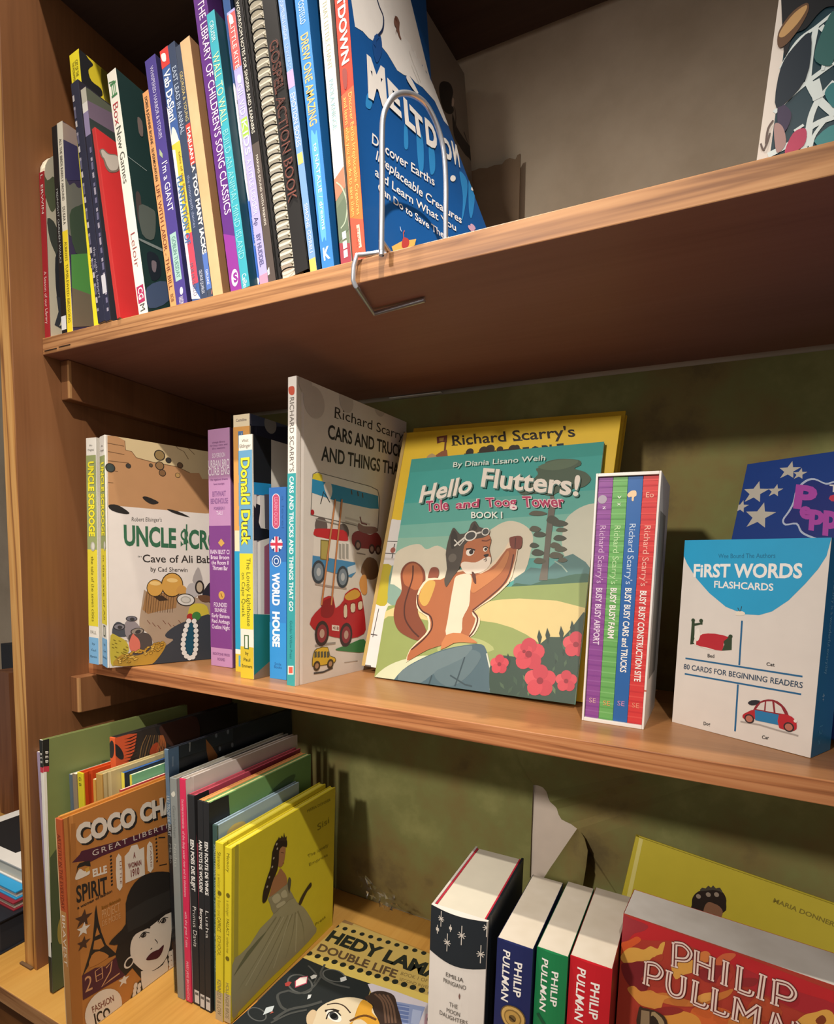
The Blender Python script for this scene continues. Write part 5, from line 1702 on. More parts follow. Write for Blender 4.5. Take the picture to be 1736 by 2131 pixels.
# the printed carton: closed sides instead of pages
B.mp = MB()
B.mp.box((0.05, 0.05, 0.0), (10.62, 3.55, 15.75), mat('#1f779f', 0.4))
B.mbk.box((0, 3.56, 0), (10.62, 3.6, 15.75), mat('#1f7fa8', 0.4))
sd = Face(B.mp, (10.62, 0, 0), (0, 1, 0), (0, 0, 1), B.org, B.R, 3.6, 15.75)
sd.put('Richard Scarry is a wonderful everyday', np.array([1.1, 14.2]), np.array([0, -8.2]), np.array([0.5, 0]), mat('#7dbad2'), 2, 0, 1)
sd.put('4+', np.array([1.1, 4.6]), np.array([0, -0.6]), np.array([0.4, 0]), mat('#a8d0e0'), 2, 0, 1)
sd.put('12 x', np.array([1.1, 2.2]), np.array([0, -1.5]), np.array([0.6, 0]), mat('#4f9cc0'), 2, 0, 1)
c = B.cover
SB, DB = '#2b9fcc', '#25648f'
c.poly('H', [(590, 600), (1440, 590), (1405, 720), (1360, 790), (1290, 870), (1200, 960), (1110, 1020), (1040, 1040), (960, 1035), (860, 995), (770, 920), (700, 840), (650, 760), (620, 690)], SB, 2)
c.text('H', 'Wee Bound The Authors', (820, 732), (1128, 730), (820, 708), '#1c6c90', 3)
c.text('H', 'FiRST WORDS', (685, 832), (1272, 838), (688, 766), '#f0ece6', 3, 0.03)
c.text('H', 'FLASHCARDS', (797, 890), (1117, 908), (798, 855), '#f0ece6', 3, 0.02)
c.poly('H', [(915, 1040), (918, 1022), (940, 1018), (962, 1025), (960, 1040)], '#e8dcc8', 4, 2)
c.line('H', [(935, 1020), (925, 1000)], 0.05, '#3a3a38', 4)
c.line('H', [(940, 1020), (946, 992)], 0.05, '#3a3a38', 4)
for a, b in (((948, 1070), (933, 1310)), ((642, 1273), (1275, 1372)), ((638, 1357), (1268, 1468)), ((926, 1415), (910, 1668))):
    c.line('H', [a, b], 0.13, DB, 3)
c.text('H', '80 CARDS FOR BEGINNING READERS', (632, 1330), (1275, 1435), (634, 1303), '#34485e', 3, 0.01)
for t, x, y, w in (('Bed', 762, 1267, 36), ('Cat', 1080, 1313, 44), ('Dog', 740, 1634, 36), ('Car', 1056, 1708, 38)):
    c.text('H', t, (x, y), (x + w, y + 4), (x, y - 18), '#3a3634', 3, 0.02)
# the bed
for pts in ([(678, 1060), (692, 1062), (690, 1195), (668, 1198)], [(685, 1085), (728, 1080), (728, 1090), (690, 1098)], [(722, 1062), (735, 1064), (734, 1092), (722, 1090)], [(842, 1165), (890, 1150), (890, 1228), (842, 1232)], [(880, 1148), (894, 1148), (892, 1228), (882, 1228)]):
    c.poly('H', pts, '#35442e', 4)
for p in ((684, 1068), (727, 1070), (886, 1155)):
    c.disc('H', p, 0.16, '#35442e', 4)
c.poly('H', [(690, 1170), (715, 1140), (755, 1135), (790, 1140), (840, 1160), (840, 1232), (700, 1205)], '#e6dccf', 4, 2)
c.poly('H', [(700, 1200), (712, 1165), (735, 1142), (800, 1140), (875, 1158), (850, 1180), (840, 1232), (760, 1215)], '#b92a34', 5, 2)
c.poly('H', [(690, 1160), (700, 1120), (716, 1112), (722, 1150), (708, 1180)], '#e9e0d4', 5, 3)
# the car
c.poly('H', [(952, 1580), (975, 1565), (1020, 1550), (1020, 1600), (960, 1602)], '#b3262e', 5, 2)
c.poly('H', [(1010, 1550), (1040, 1510), (1090, 1495), (1140, 1505), (1180, 1540), (1200, 1580), (1190, 1590), (1150, 1590), (1020, 1575)], '#8c2630', 4, 2)
c.poly('H', [(1025, 1548), (1050, 1515), (1072, 1508), (1068, 1555)], '#d8cec6', 6)
c.poly('H', [(1080, 1506), (1112, 1506), (1120, 1565), (1076, 1558)], '#d8cec6', 6)
c.poly('H', [(1124, 1510), (1160, 1535), (1180, 1575), (1130, 1568)], '#d8cec6', 6)
c.poly('H', [(1018, 1552), (1150, 1578), (1146, 1634), (1020, 1608)], '#2a78a8', 6)
c.poly('H', [(1148, 1578), (1200, 1580), (1235, 1605), (1245, 1640), (1230, 1665), (1150, 1650)], '#b9262f', 6, 2)
for p in ((988, 1600), (1202, 1645)):
    c.disc('H', p, 0.36, '#3a2a2a', 7)
    c.disc('H', p, 0.26, '#b8705c', 8)
c.disc('H', (1238, 1612), 0.12, '#e6dcd0', 8)
c.poly('H', [(980, 1515), (1000, 1500), (1045, 1502), (1030, 1522), (1000, 1528)], '#2c2a30', 6, 2)
c.line('H', [(940, 1615), (1040, 1632), (1150, 1665), (1252, 1692)], 0.12, '#a89e96', 3)
B.done()

# --- blue starry book leaning on the wall
B = Mb(67.72, 20.32, D2(-25.5), 0.039, 0.36, 20.5, 0.8, 25.2, 'dark blue starry book with pink bubble lettering leaning at the back', spine='#1c3a78', cover='#1f4088', out=True, hard=True, rough=0.4)
c = B.cover
for p, r in (((1203, 258), 0.95), ((1260, 277), 0.6), ((1020, 378), 1.2), ((1127, 368), 0.68), ((943, 455), 0.7), ((1042, 505), 1.4)):
    c.star('H', p, r, '#c3bcae', 3, rot=0.12)
c.poly('H', [(1445, 315), (1400, 325), (1340, 300), (1290, 310), (1240, 360), (1222, 430), (1195, 480), (1165, 525), (1180, 555), (1240, 550), (1262, 590), (1300, 615), (1380, 640), (1500, 660), (1560, 300)], '#b9c4d8', 2, 3)
c.poly('H', [(1445, 325), (1402, 335), (1342, 310), (1296, 320), (1250, 366), (1232, 432), (1206, 482), (1176, 524), (1186, 546), (1246, 541), (1270, 582), (1305, 605), (1380, 630), (1500, 650), (1560, 310)], '#1f2f78', 3, 3)
for x_, y_, r_ in ((990, 760, .8), (960, 940, 1.1), (1120, 860, .7), (1250, 1000, 1.2), (1080, 1100, .8), (1400, 860, .9), (1500, 1060, 1.1), (1600, 700, 1.0)):
    c.star('H', (x_, y_), r_, '#c3bcae', 3, rot=0.1)
PK = '#b04aa8'
c.text('H', 'P', (1225, 455), (1345, 470), (1240, 340), PK, 5, 0.05)
c.text('H', 'e', (1258, 510), (1325, 520), (1262, 425), PK, 5, 0.05)
c.text('H', 'p', (1310, 540), (1390, 550), (1318, 440), PK, 5, 0.05)
c.text('H', 'p', (1385, 560), (1470, 570), (1392, 440), PK, 5, 0.05)
c.text('H', 'a', (1460, 570), (1540, 580), (1465, 470), PK, 5, 0.05)
c.text('H', 'T', (1420, 372), (1470, 376), (1422, 335), '#e2dcd4', 6, 0.03)
c.poly('H', [(1425, 395), (1520, 380), (1520, 420), (1432, 425)], '#c83a54', 5, 2)
B.done()
# ------------------------------------------------------------------ lower bay
GL = 'books on the base board'


def Lb(X, Y, yaw, lean, tilt, w, d, h, label, **k):
    return Book(ZLOW, X, Y, yaw, lean, tilt, w, d, h, label, k.pop('group', GL), **k)


# lilac magazine-like book
B = Lb(0.75, 1.0, 0.001, 0.0246, -0.005, 0.8, 16, 26.5, 'lilac spined book squeezed between side panel and tall green book', spine='#b3a4c0', cover='#d8d2d6')
s = B.spine
for y in (690, 760, 905, 965, 1090, 1140):
    s.stext('I', 'bell', (215, y), (218, y + 34), '#7d6f94', us=0.3, uc=0.7)
B.done()

# tall green book with black-and-white binding
B = Lb(4.86, -1.30, -0.008, 0.0269, 0.0098, 0.55, 19, 28.95, 'tallest book, moss green cover with white binding and black label', spine='#ebe7da', cover='#7b8650', hard=True)
s = B.spine
s.rect(0, 0.895, 1, 1, '#23241f')
s.rect(0, 0.875, 1, 0.895, '#c83c4c', 2)
s.rect(0, 0, 1, 0.145, '#2c2f26')
s.stext('I', 'B E B', (240, 530), (242, 590), '#e8e4d8', us=0.6, lay=3)
c = B.cover
c.poly('I', [(245, 450), (290, 440), (290, 608), (250, 612)], '#23241f', 2)
c.poly('I', [(250, 612), (290, 608), (290, 640), (250, 644)], '#c83c4c', 2)
c.text('I', 'B E B', (268, 520), (268, 590), (284, 520), '#e8e4d8', 3, 0.02)
c.poly('I', [(250, 644), (275, 642), (304, 1650), (290, 1652)], '#ebe7da', 2)
c.poly('I', [(288, 1652), (304, 1650), (312, 1950), (300, 1950)], '#2c2f26', 2)
c.poly('I', [(295, 1150), (330, 1100), (400, 1080), (420, 1950), (305, 1950)], '#4f5a3c', 1, 1)
c.ell('I', (362, 1580), (385, 1575), (365, 1500), '#a08c44', 3)
c.poly('I', [(600, 575), (640, 570), (640, 640), (600, 640)], '#5a6a4c', 3)
B.done()

# the low row behind the tan cover
CL_ = 0.025


def C_(X, Y, w, h, label, spine, cover, d=15, **k):
    return Lb(X, Y, 0.0, CL_, 0.0, w, d, h, label, spine=spine, cover=cover, **k)


C_(5.85, 1.35, 0.42, 24.7, 'thin grey-blue spine first in the low row beside green cover', '#5d6c78', '#6a7680').done()
B = C_(6.32, 1.45, 0.66, 24.85, 'dull brown spine between grey-blue and yellow spines', '#93806a', '#8a7862')
B.done()
B = C_(7.02, 1.55, 0.98, 25.1, 'yellow spined book with orange-red cover and short black number', '#d8c62c', '#c8481c', d=13.5, hard=True, pages='#e0a060')
B.spine.stext('I', 'G B', (478, 675), (480, 728), '#3a3414', us=0.4)
B.cover.line('Q', [(690, 820), (690, 1180)], 0.2, '#b23c18', 2)
B.done()
B = C_(8.06, 4.8, 0.94, 28.4, 'orange and black striped cover with dark oval, rising above low row', '#dd6236', '#2e2b2a', d=19, hard=True)
c = B.cover
c.poly('Q', [(960, 380), (1225, 360), (1190, 560), (1130, 680), (960, 760)], '#d85c36', 1)
for i in range(9):
    y = 415 + i * 36
    c.poly('Q', [(1075, y + 12), (1150, y - 12), (1225, y - 46), (1220, y - 36), (1150, y + 2)], '#32201c', 2)
c.poly('Q', [(1225, 340), (1420, 290), (1480, 420), (1300, 680), (1130, 690), (1190, 560)], '#38312c', 1)
for i in range(9):
    c.line('Q', [(1250 + i * 26, 640), (1275 + i * 30, 500), (1330 + i * 22, 380)], 0.12, ('#8a6a44', '#5c4a38')[i % 2], 2, 3)
c.poly('Q', [(1360, 590), (1390, 500), (1450, 460), (1470, 540), (1420, 600)], '#b04a2c', 3, 3)
for i in range(6):
    c.line('Q', [(1440 + i * 20, 560), (1470 + i * 14, 470), (1480 + i * 6, 380)], 0.12, '#b86a3c', 3, 3)
c.poly('Q', [(1470, 300), (1640, 210), (1900, 180), (1900, 520), (1600, 500)], '#4a3028', 1, 3)
B.spine.ell('Q', (935, 540), (965, 545), (932, 640), '#2a2a2c', 2)
c.ell('Q', (1005, 565), (1065, 590), (980, 480), '#2a2a2c', 3)
B.done()
B = C_(9.06, 2.0, 0.42, 24.55, 'slim tan spine tucked against the cream hardback', '#cf9c48', '#c08c40')
B.done()
B = C_(9.55, 2.05, 0.98, 25.3, 'cream beige hardback, thickest of the low row', '#b8904c', '#c7b684', hard=True, d=18)
B.done()
B = C_(10.62, 4.3, 0.5, 24.85, 'thin book with yellow spine and blue top edge', '#e0d24c', '#1f2c40', pages='#2f5c9c', d=14)
B.done()
B = C_(11.2, 4.9, 0.34, 24.5, 'thin green cover with yellow spine next to blue edge', '#dcd04c', '#74b890', d=14)
B.done()
B = C_(11.64, 3.3, 0.26, 23.4, 'red rounded booklet just behind the twin tan books', '#b8353c', '#c0404a', d=14)
B.done()
B = Lb(11.97, -3.55, 0.0, 0.024, 0.0, 0.46, 17.5, 23.25, 'second tan hardback, showing only its bright yellow top edge', spine='#b0743a', cover='#b5783a', pages='#f0cc4a', hard=True, inset=0.0)
B.done()

# the tan biography with hat portrait
B = Lb(12.47, -4.0, 0.0, 0.024, -0.0045, 0.98, 17.8, 23.4, 'tan hardback with portrait of a woman in black hat', spine='#b3552e', cover='#b8793c', hard=True, pages='#f0cc4a')
s = B.spine
s.stext('I', 'ARTISTRY IN THE EVERYDAY', (345, 1010), (368, 1450), '#6f2c1c', us=0.5)
s.band('I', (360, 1460), (400, 2400), '#b9834a')
s.stext('I', 'BRAVEST', (375, 1490), (392, 1790), '#e9d8c0', us=0.5)
s.rect(0.0, 0, 0.12, 1, '#e0bb8c', 3)
c = B.cover
BK, CR, PL = '#2a2622', '#ded2c0', '#4f2432'
c.poly('I', [(420, 950), (445, 945), (490, 2131), (470, 2300), (400, 2300)], '#a86c34', 1)
c.text('I', 'COCO CHANEL', (462, 1080), (1192, 824), (452, 972), BK, 3, 0.075)
c.text('I', 'COCO CHANEL', (453, 1072), (1183, 816), (443, 964), CR, 4, 0.055)
c.poly('I', [(480, 1110), (700, 1050), (1000, 950), (1150, 905), (1150, 960), (1000, 990), (800, 1060), (600, 1140), (530, 1175), (490, 1170), (425, 1178), (470, 1130)], PL, 3)
c.text('I', 'GREAT LIBERTINE', (546, 1140), (1060, 948), (543, 1108), '#cfc2b4', 4, 0.0, 1.3)
c.poly('I', [(470, 1180), (530, 1165), (535, 1200), (500, 1195), (460, 1210), (450, 1250), (455, 1200)], BK, 4)
c.poly('I', [(445, 1260), (470, 1215), (500, 1230), (520, 1205), (530, 1240), (500, 1260), (450, 1280)], CR, 5, 3)
c.poly('I', [(500, 1215), (525, 1200), (528, 1225), (508, 1235)], '#c8963c', 6)
c.text('I', 'ELLE', (548, 1262), (632, 1236), (545, 1220), CR, 4, 0.05)
c.text('I', 'SPIRIT', (452, 1415), (635, 1352), (447, 1320), BK, 4, 0.025)
for i in range(9):
    c.disc('I', (654 + i * 0.8, 1140 + i * 21), 0.12, BK, 4)
for i in range(8):
    c.disc('I', (921 + i * 0.8, 1015 + i * 22), 0.12, BK, 4)
c.text('I', 'a woman of fashion', (456, 1455), (662, 1352), (455, 1437), BK, 4, 0.02)
c.poly('I', [(685, 1150), (715, 1142), (722, 1320), (690, 1326)], CR, 4, 2)
c.poly('I', [(868, 1075), (898, 1065), (905, 1210), (872, 1226)], CR, 4, 2)
c.poly('I', [(735, 1140), (762, 1110), (775, 1078), (810, 1070), (822, 1100), (850, 1085), (855, 1250), (740, 1300)], CR, 4, 1)
for t, p0, p1, p2 in (('LITTLE', (705, 1170), (708, 1305), (716, 1168)), ('PARIS', (884, 1080), (888, 1205), (893, 1078))):
    c.text('I', t, p0, p1, p2, '#8a5a44', 6)
for t, p0, p1, p2 in (('A', (786, 1152), (800, 1148), (785, 1118)), ('WOMAN', (756, 1215), (834, 1190), (754, 1185)), ('1910', (772, 1262), (822, 1244), (770, 1222))):
    c.text('I', t, p0, p1, p2, '#7a3a34', 6, 0.03)
c.text('I', 'Bonjour Mademoiselle', (600, 1455), (712, 1402), (599, 1435), '#8a5a1c', 4, 0.02)
c.text('I', 'PROJECT', (603, 1512), (708, 1462), (600, 1460), '#cf9c68', 4)
c.text('I', 'DE MODE', (603, 1555), (712, 1505), (601, 1522), '#cf9c68', 4)
for p, r, col in (((492, 1508), 0.95, '#4a3226'), ((492, 1572), 0.75, CR), ((492, 1655), 0.75, '#4a3226'), ((730, 1872), 0.7, CR)):
    c.star('I', p, r, col, 4, 0.2)
c.line('I', [(935, 1030), (975, 1028)], 0.12, BK, 4)
c.line('I', [(940, 1195), (985, 1185)], 0.1, BK, 4)
# tower
c.poly('I', [(567, 1428), (573, 1470), (580, 1520), (598, 1590), (625, 1660), (690, 1720), (640, 1740), (585, 1715), (540, 1725), (520, 1790), (485, 1850), (520, 1740), (545, 1640), (555, 1540), (558, 1470)], BK, 4)
c.poly('I', [(572, 1560), (588, 1600), (560, 1615)], '#b8793c', 5)
c.poly('I', [(556, 1640), (595, 1625), (615, 1670), (585, 1690), (548, 1690)], '#b8793c', 5)
c.poly('I', [(540, 1725), (585, 1700), (640, 1725), (620, 1750), (525, 1800)], '#b8793c', 5, 2)
c.poly('I', [(483, 1845), (560, 1800), (620, 1790), (690, 1730), (720, 1790), (745, 1840), (640, 1900), (488, 1990)], PL, 5)
c.text('I', '2', (502, 1945), (545, 1925), (498, 1855), '#c99468', 6)
c.line('I', [(560, 1820), (600, 1790), (605, 1860), (568, 1880), (560, 1820)], 0.1, '#c99468', 6)
c.line('I', [(565, 1850), (603, 1830)], 0.1, '#c99468', 6)
c.line('I', [(625, 1800), (660, 1760), (650, 1820), (600, 1910), (650, 1870), (705, 1830)], 0.16, '#c99468', 6)
# woman in the hat
c.poly('I', [(700, 1640), (760, 1560), (1010, 1440), (1020, 1700), (990, 1800), (920, 1870), (830, 1860), (780, 1800), (740, 1845), (700, 1800), (680, 1720)], BK, 5)
c.poly('I', [(770, 1660), (800, 1600), (880, 1560), (1010, 1470), (1010, 1600), (995, 1700), (960, 1770), (900, 1815), (850, 1818), (800, 1780), (772, 1740)], CR, 6, 3)
c.poly('I', [(640, 1660), (690, 1600), (740, 1540), (740, 1420), (770, 1330), (820, 1270), (880, 1240), (960, 1230), (1020, 1260), (1025, 1450), (980, 1470), (880, 1540), (780, 1600), (720, 1655)], BK, 7, 2)
c.poly('I', [(740, 1470), (860, 1400), (1020, 1330), (1022, 1440), (970, 1462), (860, 1535), (755, 1590)], '#33302c', 8)
c.line('I', [(805, 1588), (850, 1562), (885, 1562)], 0.16, BK, 8, 3)
c.line('I', [(930, 1530), (955, 1490), (1000, 1462)], 0.16, BK, 8, 3)
for p in ((845, 1605), (962, 1520)):
    c.ell('I', p, (p[0] + 17, p[1] - 6), (p[0] - 2, p[1] - 14), BK, 8)
    c.ell('I', p, (p[0] + 11, p[1] - 4), (p[0] - 1, p[1] - 9), CR, 9)
    c.disc('I', p, 0.2, BK, 10)
c.line('I', [(820, 1622), (845, 1588), (880, 1592)], 0.08, BK, 9, 3)
c.line('I', [(935, 1538), (960, 1505), (990, 1502)], 0.08, BK, 9, 3)
c.line('I', [(886, 1690), (896, 1682)], 0.1, BK, 8)
c.line('I', [(912, 1630), (928, 1648), (924, 1655)], 0.07, BK, 8, 3)
c.poly('I', [(860, 1750), (885, 1715), (920, 1695), (935, 1690), (965, 1662), (955, 1705), (930, 1740), (890, 1752)], '#4f2228', 8, 3)
for r, col, l in ((0.62, CR, 9), (0.44, BK, 10)):
    c.disc('I', (760, 1766), r, col, l)
c.poly('I', [(830, 1820), (900, 1818), (960, 1780), (985, 1740), (990, 1850), (960, 2000), (880, 2010), (850, 1990)], CR, 6, 2)
c.poly('I', [(670, 2131), (760, 2000), (800, 1900), (830, 1870), (860, 2020), (930, 2000), (990, 1860), (1030, 1780), (1040, 2300), (640, 2300)], BK, 7)
for a, b, n in (((800, 1890), (770, 2110), 8), ((822, 1890), (800, 2110), 8), ((845, 1960), (828, 2110), 6), ((1000, 1700), (1008, 1900), 7), ((1015, 1690), (1022, 1900), 7)):
    for i in range(n):
        t = (i + .5) / n
        c.disc('I', (a[0] + (b[0] - a[0]) * t, a[1] + (b[1] - a[1]) * t), 0.24, CR, 8, ry=0.34)
c.ell('I', (612, 2045), (718, 1998), (620, 2160), CR, 6)
c.text('I', 'FASHION', (545, 2065), (672, 1992), (538, 2030), '#7d4a3c', 7, 0.02)
c.text('I', 'ICON', (560, 2131), (692, 2068), (550, 2072), BK, 7, 0.03)
B.done()

# clear-jacketed large volume
B = Lb(17.0, 5.34, 0.01, 0.0506, 0.0073, 0.62, 21, 28.1, 'large dark picture volume with orange star in a clear jacket', spine='#8fa6b8', cover='#2f3138', hard=True, rough=0.2)
s = B.spine
s.rect(0, 0.0, 1, 0.7, '#2a2a2c')
s.stext('J', 'LILI TROP DE BRUIT', (155, 575), (172, 850), '#ece8e0', us=0.7, bold=0.03)
s.stext('J', 'Ma Bo', (170, 900), (178, 1035), '#b8b0a4', us=0.5)
c = B.cover
c.poly('J', [(150, 250), (235, 230), (240, 470), (150, 480)], '#7d9cbc', 1)
c.poly('J', [(190, 310), (200, 306), (200, 375), (190, 378)], '#b4c8dc', 2)
c.poly('J', [(420, 190), (465, 245), (500, 300), (490, 370), (440, 350), (425, 270)], '#c0763c', 2)
c.poly('J', [(240, 230), (605, 110), (605, 200), (240, 320)], '#3a3e44', 1)
c.line('J', [(303, 220), (312, 212), (310, 275)], 0.12, '#d8d4cc', 3)
for p in ((490, 165), (570, 140), (515, 255), (600, 230)):
    c.ell('J', p, (p[0] + 8, p[1]), (p[0], p[1] - 16), '#8c8f92', 3)
B.done()
jm = MB()
B2 = B
jm.box((-0.06, -0.06, -0.0), (-0.05, 21.2, 28.3), film('clear_jacket', gloss=0.12))
jm.box((0.72, -0.06, 0.0), (0.73, 21.2, 28.3), film('clear_jacket', gloss=0.12))
jm.box((-0.06, -0.07, 0.0), (0.73, -0.06, 28.3), film('clear_jacket', gloss=0.12))
jm.build('clear_jacket', B.root)

B = Lb(17.82, 5.0, 0.01, 0.027, -0.0026, 1.02, 18.5, 25.5, 'grey translucent spined book with small pale emblem', spine='#858a86', cover='#9a9890', hard=True, rough=0.2)
s = B.spine
s.poly('J', [(185, 560), (205, 545), (212, 570), (200, 585), (188, 575)], '#c9c6b8', 2, 3)
s.stext('J', 'Geschichten', (192, 640), (205, 860), '#6c716e', us=0.4)
s.stext('J', 'Nachts', (198, 900), (210, 1060), '#a8aaa2', us=0.4)
B.done()

# pink spine
B = Lb(19.18, 4.95, 0.01, 0.033, 0.009, 0.9, 18.9, 25.4, 'hot pink spine with thin white print and whitish cover', spine='#cf2f55', cover='#c9bfb8', hard=True)
s = B.spine
for t, a, b in (('Once and always and two mountain tides', 600, 800), ('of the deep water river and its inhabitants', 815, 1260), ('with the great 7 tales', 1355, 1600), ('MARY JANE BROUGHTON', 1690, 1950)):
    s.stext('J', t, (258, a), (270, b), '#efb8c2', us=0.4)
B.cover.poly('J', [(282, 470), (330, 450), (330, 900), (300, 900)], '#d6ccc4', 1)
B.done()

# black cloth-backed books


def foot_label(s, x, u0, u1, t):
    s.polyuv([(s.w * u0, 0.25), (s.w * u1, 0.25), (s.w * u1, 1.75), (s.w * u0, 1.75)], '#c9c8c4', 2)
    s.polyuv([(s.w * (u0 + .1), 1.2), (s.w * (u1 - .1), 1.2), (s.w * (u1 - .1), 1.5), (s.w * (u0 + .1), 1.5)], '#5a5a58', 3)


B = Lb(20.14, 5.15, 0.01, 0.029, 0.0038, 1.0, 18.0, 23.9, 'black spined volume with one line of white capitals', spine='#26282a', cover='#b44a5c', hard=True, rough=0.6)
s = B.spine
s.stext('J', 'EEN POES DIE BLIJFT', (308, 870), (335, 1225), '#e9e6df', us=0.5, uc=0.55, bold=0.03)
s.stext('J', 'Prunus Davis', (325, 1325), (340, 1600), '#e4e0d8', us=0.55, uc=0.6, bold=-0.01)
foot_label(s, 355, 0.25, 0.95, '')
B.cover.poly('J', [(340, 560), (440, 535), (470, 900), (360, 900)], '#26282a', 1)
B.done()
for k, (x_, w_k, lab, t1, t2, cvv) in enumerate([(21.22, 0.8, 'first of two black spines with green covers, plain white capitals', 'AAN TOTS DE WOUDEN', 'Bergweg', '#c98a4c'),
                                                 (22.06, 0.82, 'second black spine with green cover, signature at its foot', 'EEN ROUTE DE VINKE', 'Lusha', '#6f9a5e')]):
    B = Lb(x_, 5.1, 0.01, 0.004 + 0.0 * k, 0.0, w_k, 17.4, 23.75, lab, spine='#232527', cover=cvv, hard=True, rough=0.6, pages=('#d8965c', '#d9cf8a')[k], inset=0.05)
    s = B.spine
    s.stext('J', t1, ((385, 420)[k], (880, 890)[k]), ((400, 430)[k], (1235, 1255)[k]), '#e9e6df', us=0.55, bold=0.03)
    s.stext('J', t2, (385, 1345), (400, (1490, 1535)[k]), '#e4e0d8', us=0.55, bold=-0.01 + 0.02 * (1 - k))
    foot_label(s, 400, 0.12, 0.9, '')
    if k:
        c = B.cover
        c.poly('J', [(440, 620), (575, 570), (590, 800), (600, 1900), (460, 2070)], '#232527', 2)
        c.poly('J', [(850, 560), (960, 460), (1030, 430), (1000, 490), (900, 540)], '#4a6a44', 3, 3)
    B.done()

B = Lb(22.96, 5.5, 0.01, 0.005, 0.0, 0.68, 13.6, 21.3, 'thin dark teal spine with sky blue cover by yellow pair', spine='#3f5650', cover='#9db4c2', hard=True)
B.spine.stext('J', 'SMALLEST PARADE', (462, 900), (470, 1130), '#a8b8b0', us=0.4)
B.spine.stext('J', 'twelve years of songs and of days', (465, 1140), (478, 1770), '#8fa49c', us=0.4)
c = B.cover
c.poly('J', [(560, 840), (580, 800), (620, 765), (680, 750), (690, 780), (640, 810), (600, 850), (560, 900)], '#d9c684', 2, 3)
B.done()

# the yellow pair
YL = '#d8c72e'


def gown(c, tg, o, k):
    """generic standing woman in pale gown, hair down her back; o: mapping of points"""
    for pts, col, lay, sm in k:
        c.poly(tg, pts, col, lay, sm)


B = Lb(23.84, 4.85, 0.013, -0.006, 0.0, 1.06, 18.0, 20.0, 'yellow spined book, the inner one of the matching pair', spine=YL, cover='#cfbe30', hard=True, pages='#d9c94a', inset=0.08)
s = B.spine
s.rect(0, 0, 1, 0.165, '#b9a886')
s.stext('J', 'Shannon', (512, 960), (520, 1075), '#6b6018', us=0.42)
s.stext('J', 'a winter story from one', (512, 1110), (520, 1400), '#9a8c24', us=0.4)
s.disc('J', (515, 1240), 0.26, '#6b6018', 3)
s.stext('J', 'CAPRICE', (515, 1405), (520, 1505), '#6b6018', us=0.42)
s.stext('J', 'SCHOOL', (515, 1530), (520, 1670), '#8a7e20', us=0.42)
s.stext('J', 'KENNEDY & LOW', (510, 1830), (515, 2070), '#7a7058', us=0.5)
B.done()
B = Lb(25.02, 4.9, 0.014, 0.0, 0.012, 0.92, 18.7, 19.4, 'yellow book with a dark-haired woman in pale gown on cover', spine=YL, cover=YL, hard=True, pages='#d9c94a', inset=0.08)
s = B.spine
s.rect(0, 0, 1, 0.165, '#b9a886')
s.stext('J', 'Memory', (575, 970), (580, 1100), '#6b6018', us=0.42)
s.disc('J', (572, 1255), 0.26, '#6b6018', 3)
s.stext('J', 'a stranger', (570, 1290), (575, 1400), '#9a8c24', us=0.4)
s.stext('J', 'FALLACY', (568, 1415), (572, 1530), '#6b6018', us=0.42)
s.stext('J', 'northern river', (568, 1540), (570, 1650), '#8a7e20', us=0.4)
s.disc('J', (568, 1685), 0.26, '#6b6018', 3)
s.stext('J', 'HOLLINGER BROS', (562, 1850), (560, 2090), '#7a7058', us=0.5)
c = B.cover
c.poly('J', [(620, 905), (645, 890), (640, 2080), (605, 2110)], '#b4a83a', 1)
GN = '#a39c78'
# hem and gown
c.poly('J', [(600, 1730), (650, 1660), (720, 1590), (790, 1480), (860, 1410), (880, 1370), (850, 1300), (845, 1270), (890, 1240), (935, 1200), (975, 1170), (985, 1130), (1000, 1160), (990, 1215), (1010, 1260), (1030, 1280), (1040, 1300), (1090, 1340), (1130, 1400), (1160, 1460), (1172, 1505), (1050, 1640), (850, 1830), (650, 2040), (600, 2080)], GN, 2, 2)
for a, b in (((930, 1400), (640, 1900)), ((980, 1390), (720, 1900)), ((1010, 1380), (810, 1820)), ((1030, 1370), (960, 1690)), ((1045, 1360), (1090, 1590)), ((900, 1400), (620, 1780))):
    c.line('J', [a, ((a[0] + b[0]) / 2 + 14, (a[1] + b[1]) / 2 - 10), b], 0.22, '#8a8460', 3, 4, taper=True)
for a, b in (((950, 1400), (690, 1870)), ((995, 1390), (880, 1750)), ((1040, 1380), (1030, 1640))):
    c.line('J', [a, b], 0.2, '#b8b18c', 3)
c.poly('J', [(700, 1640), (830, 1500), (790, 1560), (640, 1760), (610, 1800)], '#6f7050', 3, 2)
c.poly('J', [(845, 1270), (890, 1240), (940, 1200), (975, 1180), (990, 1215), (1020, 1270), (990, 1280), (960, 1310), (930, 1330), (880, 1380), (855, 1310)], '#989070', 4, 2)
for pts in ([(870, 1270), (910, 1240), (930, 1280), (890, 1310)], [(930, 1240), (960, 1215), (975, 1260), (940, 1270)], [(900, 1320), (950, 1290), (960, 1310), (910, 1340)]):
    c.poly('J', pts, '#bdb592', 5, 3)
c.poly('J', [(975, 1175), (985, 1130), (1000, 1150), (992, 1215), (985, 1240)], '#585440', 5, 2)
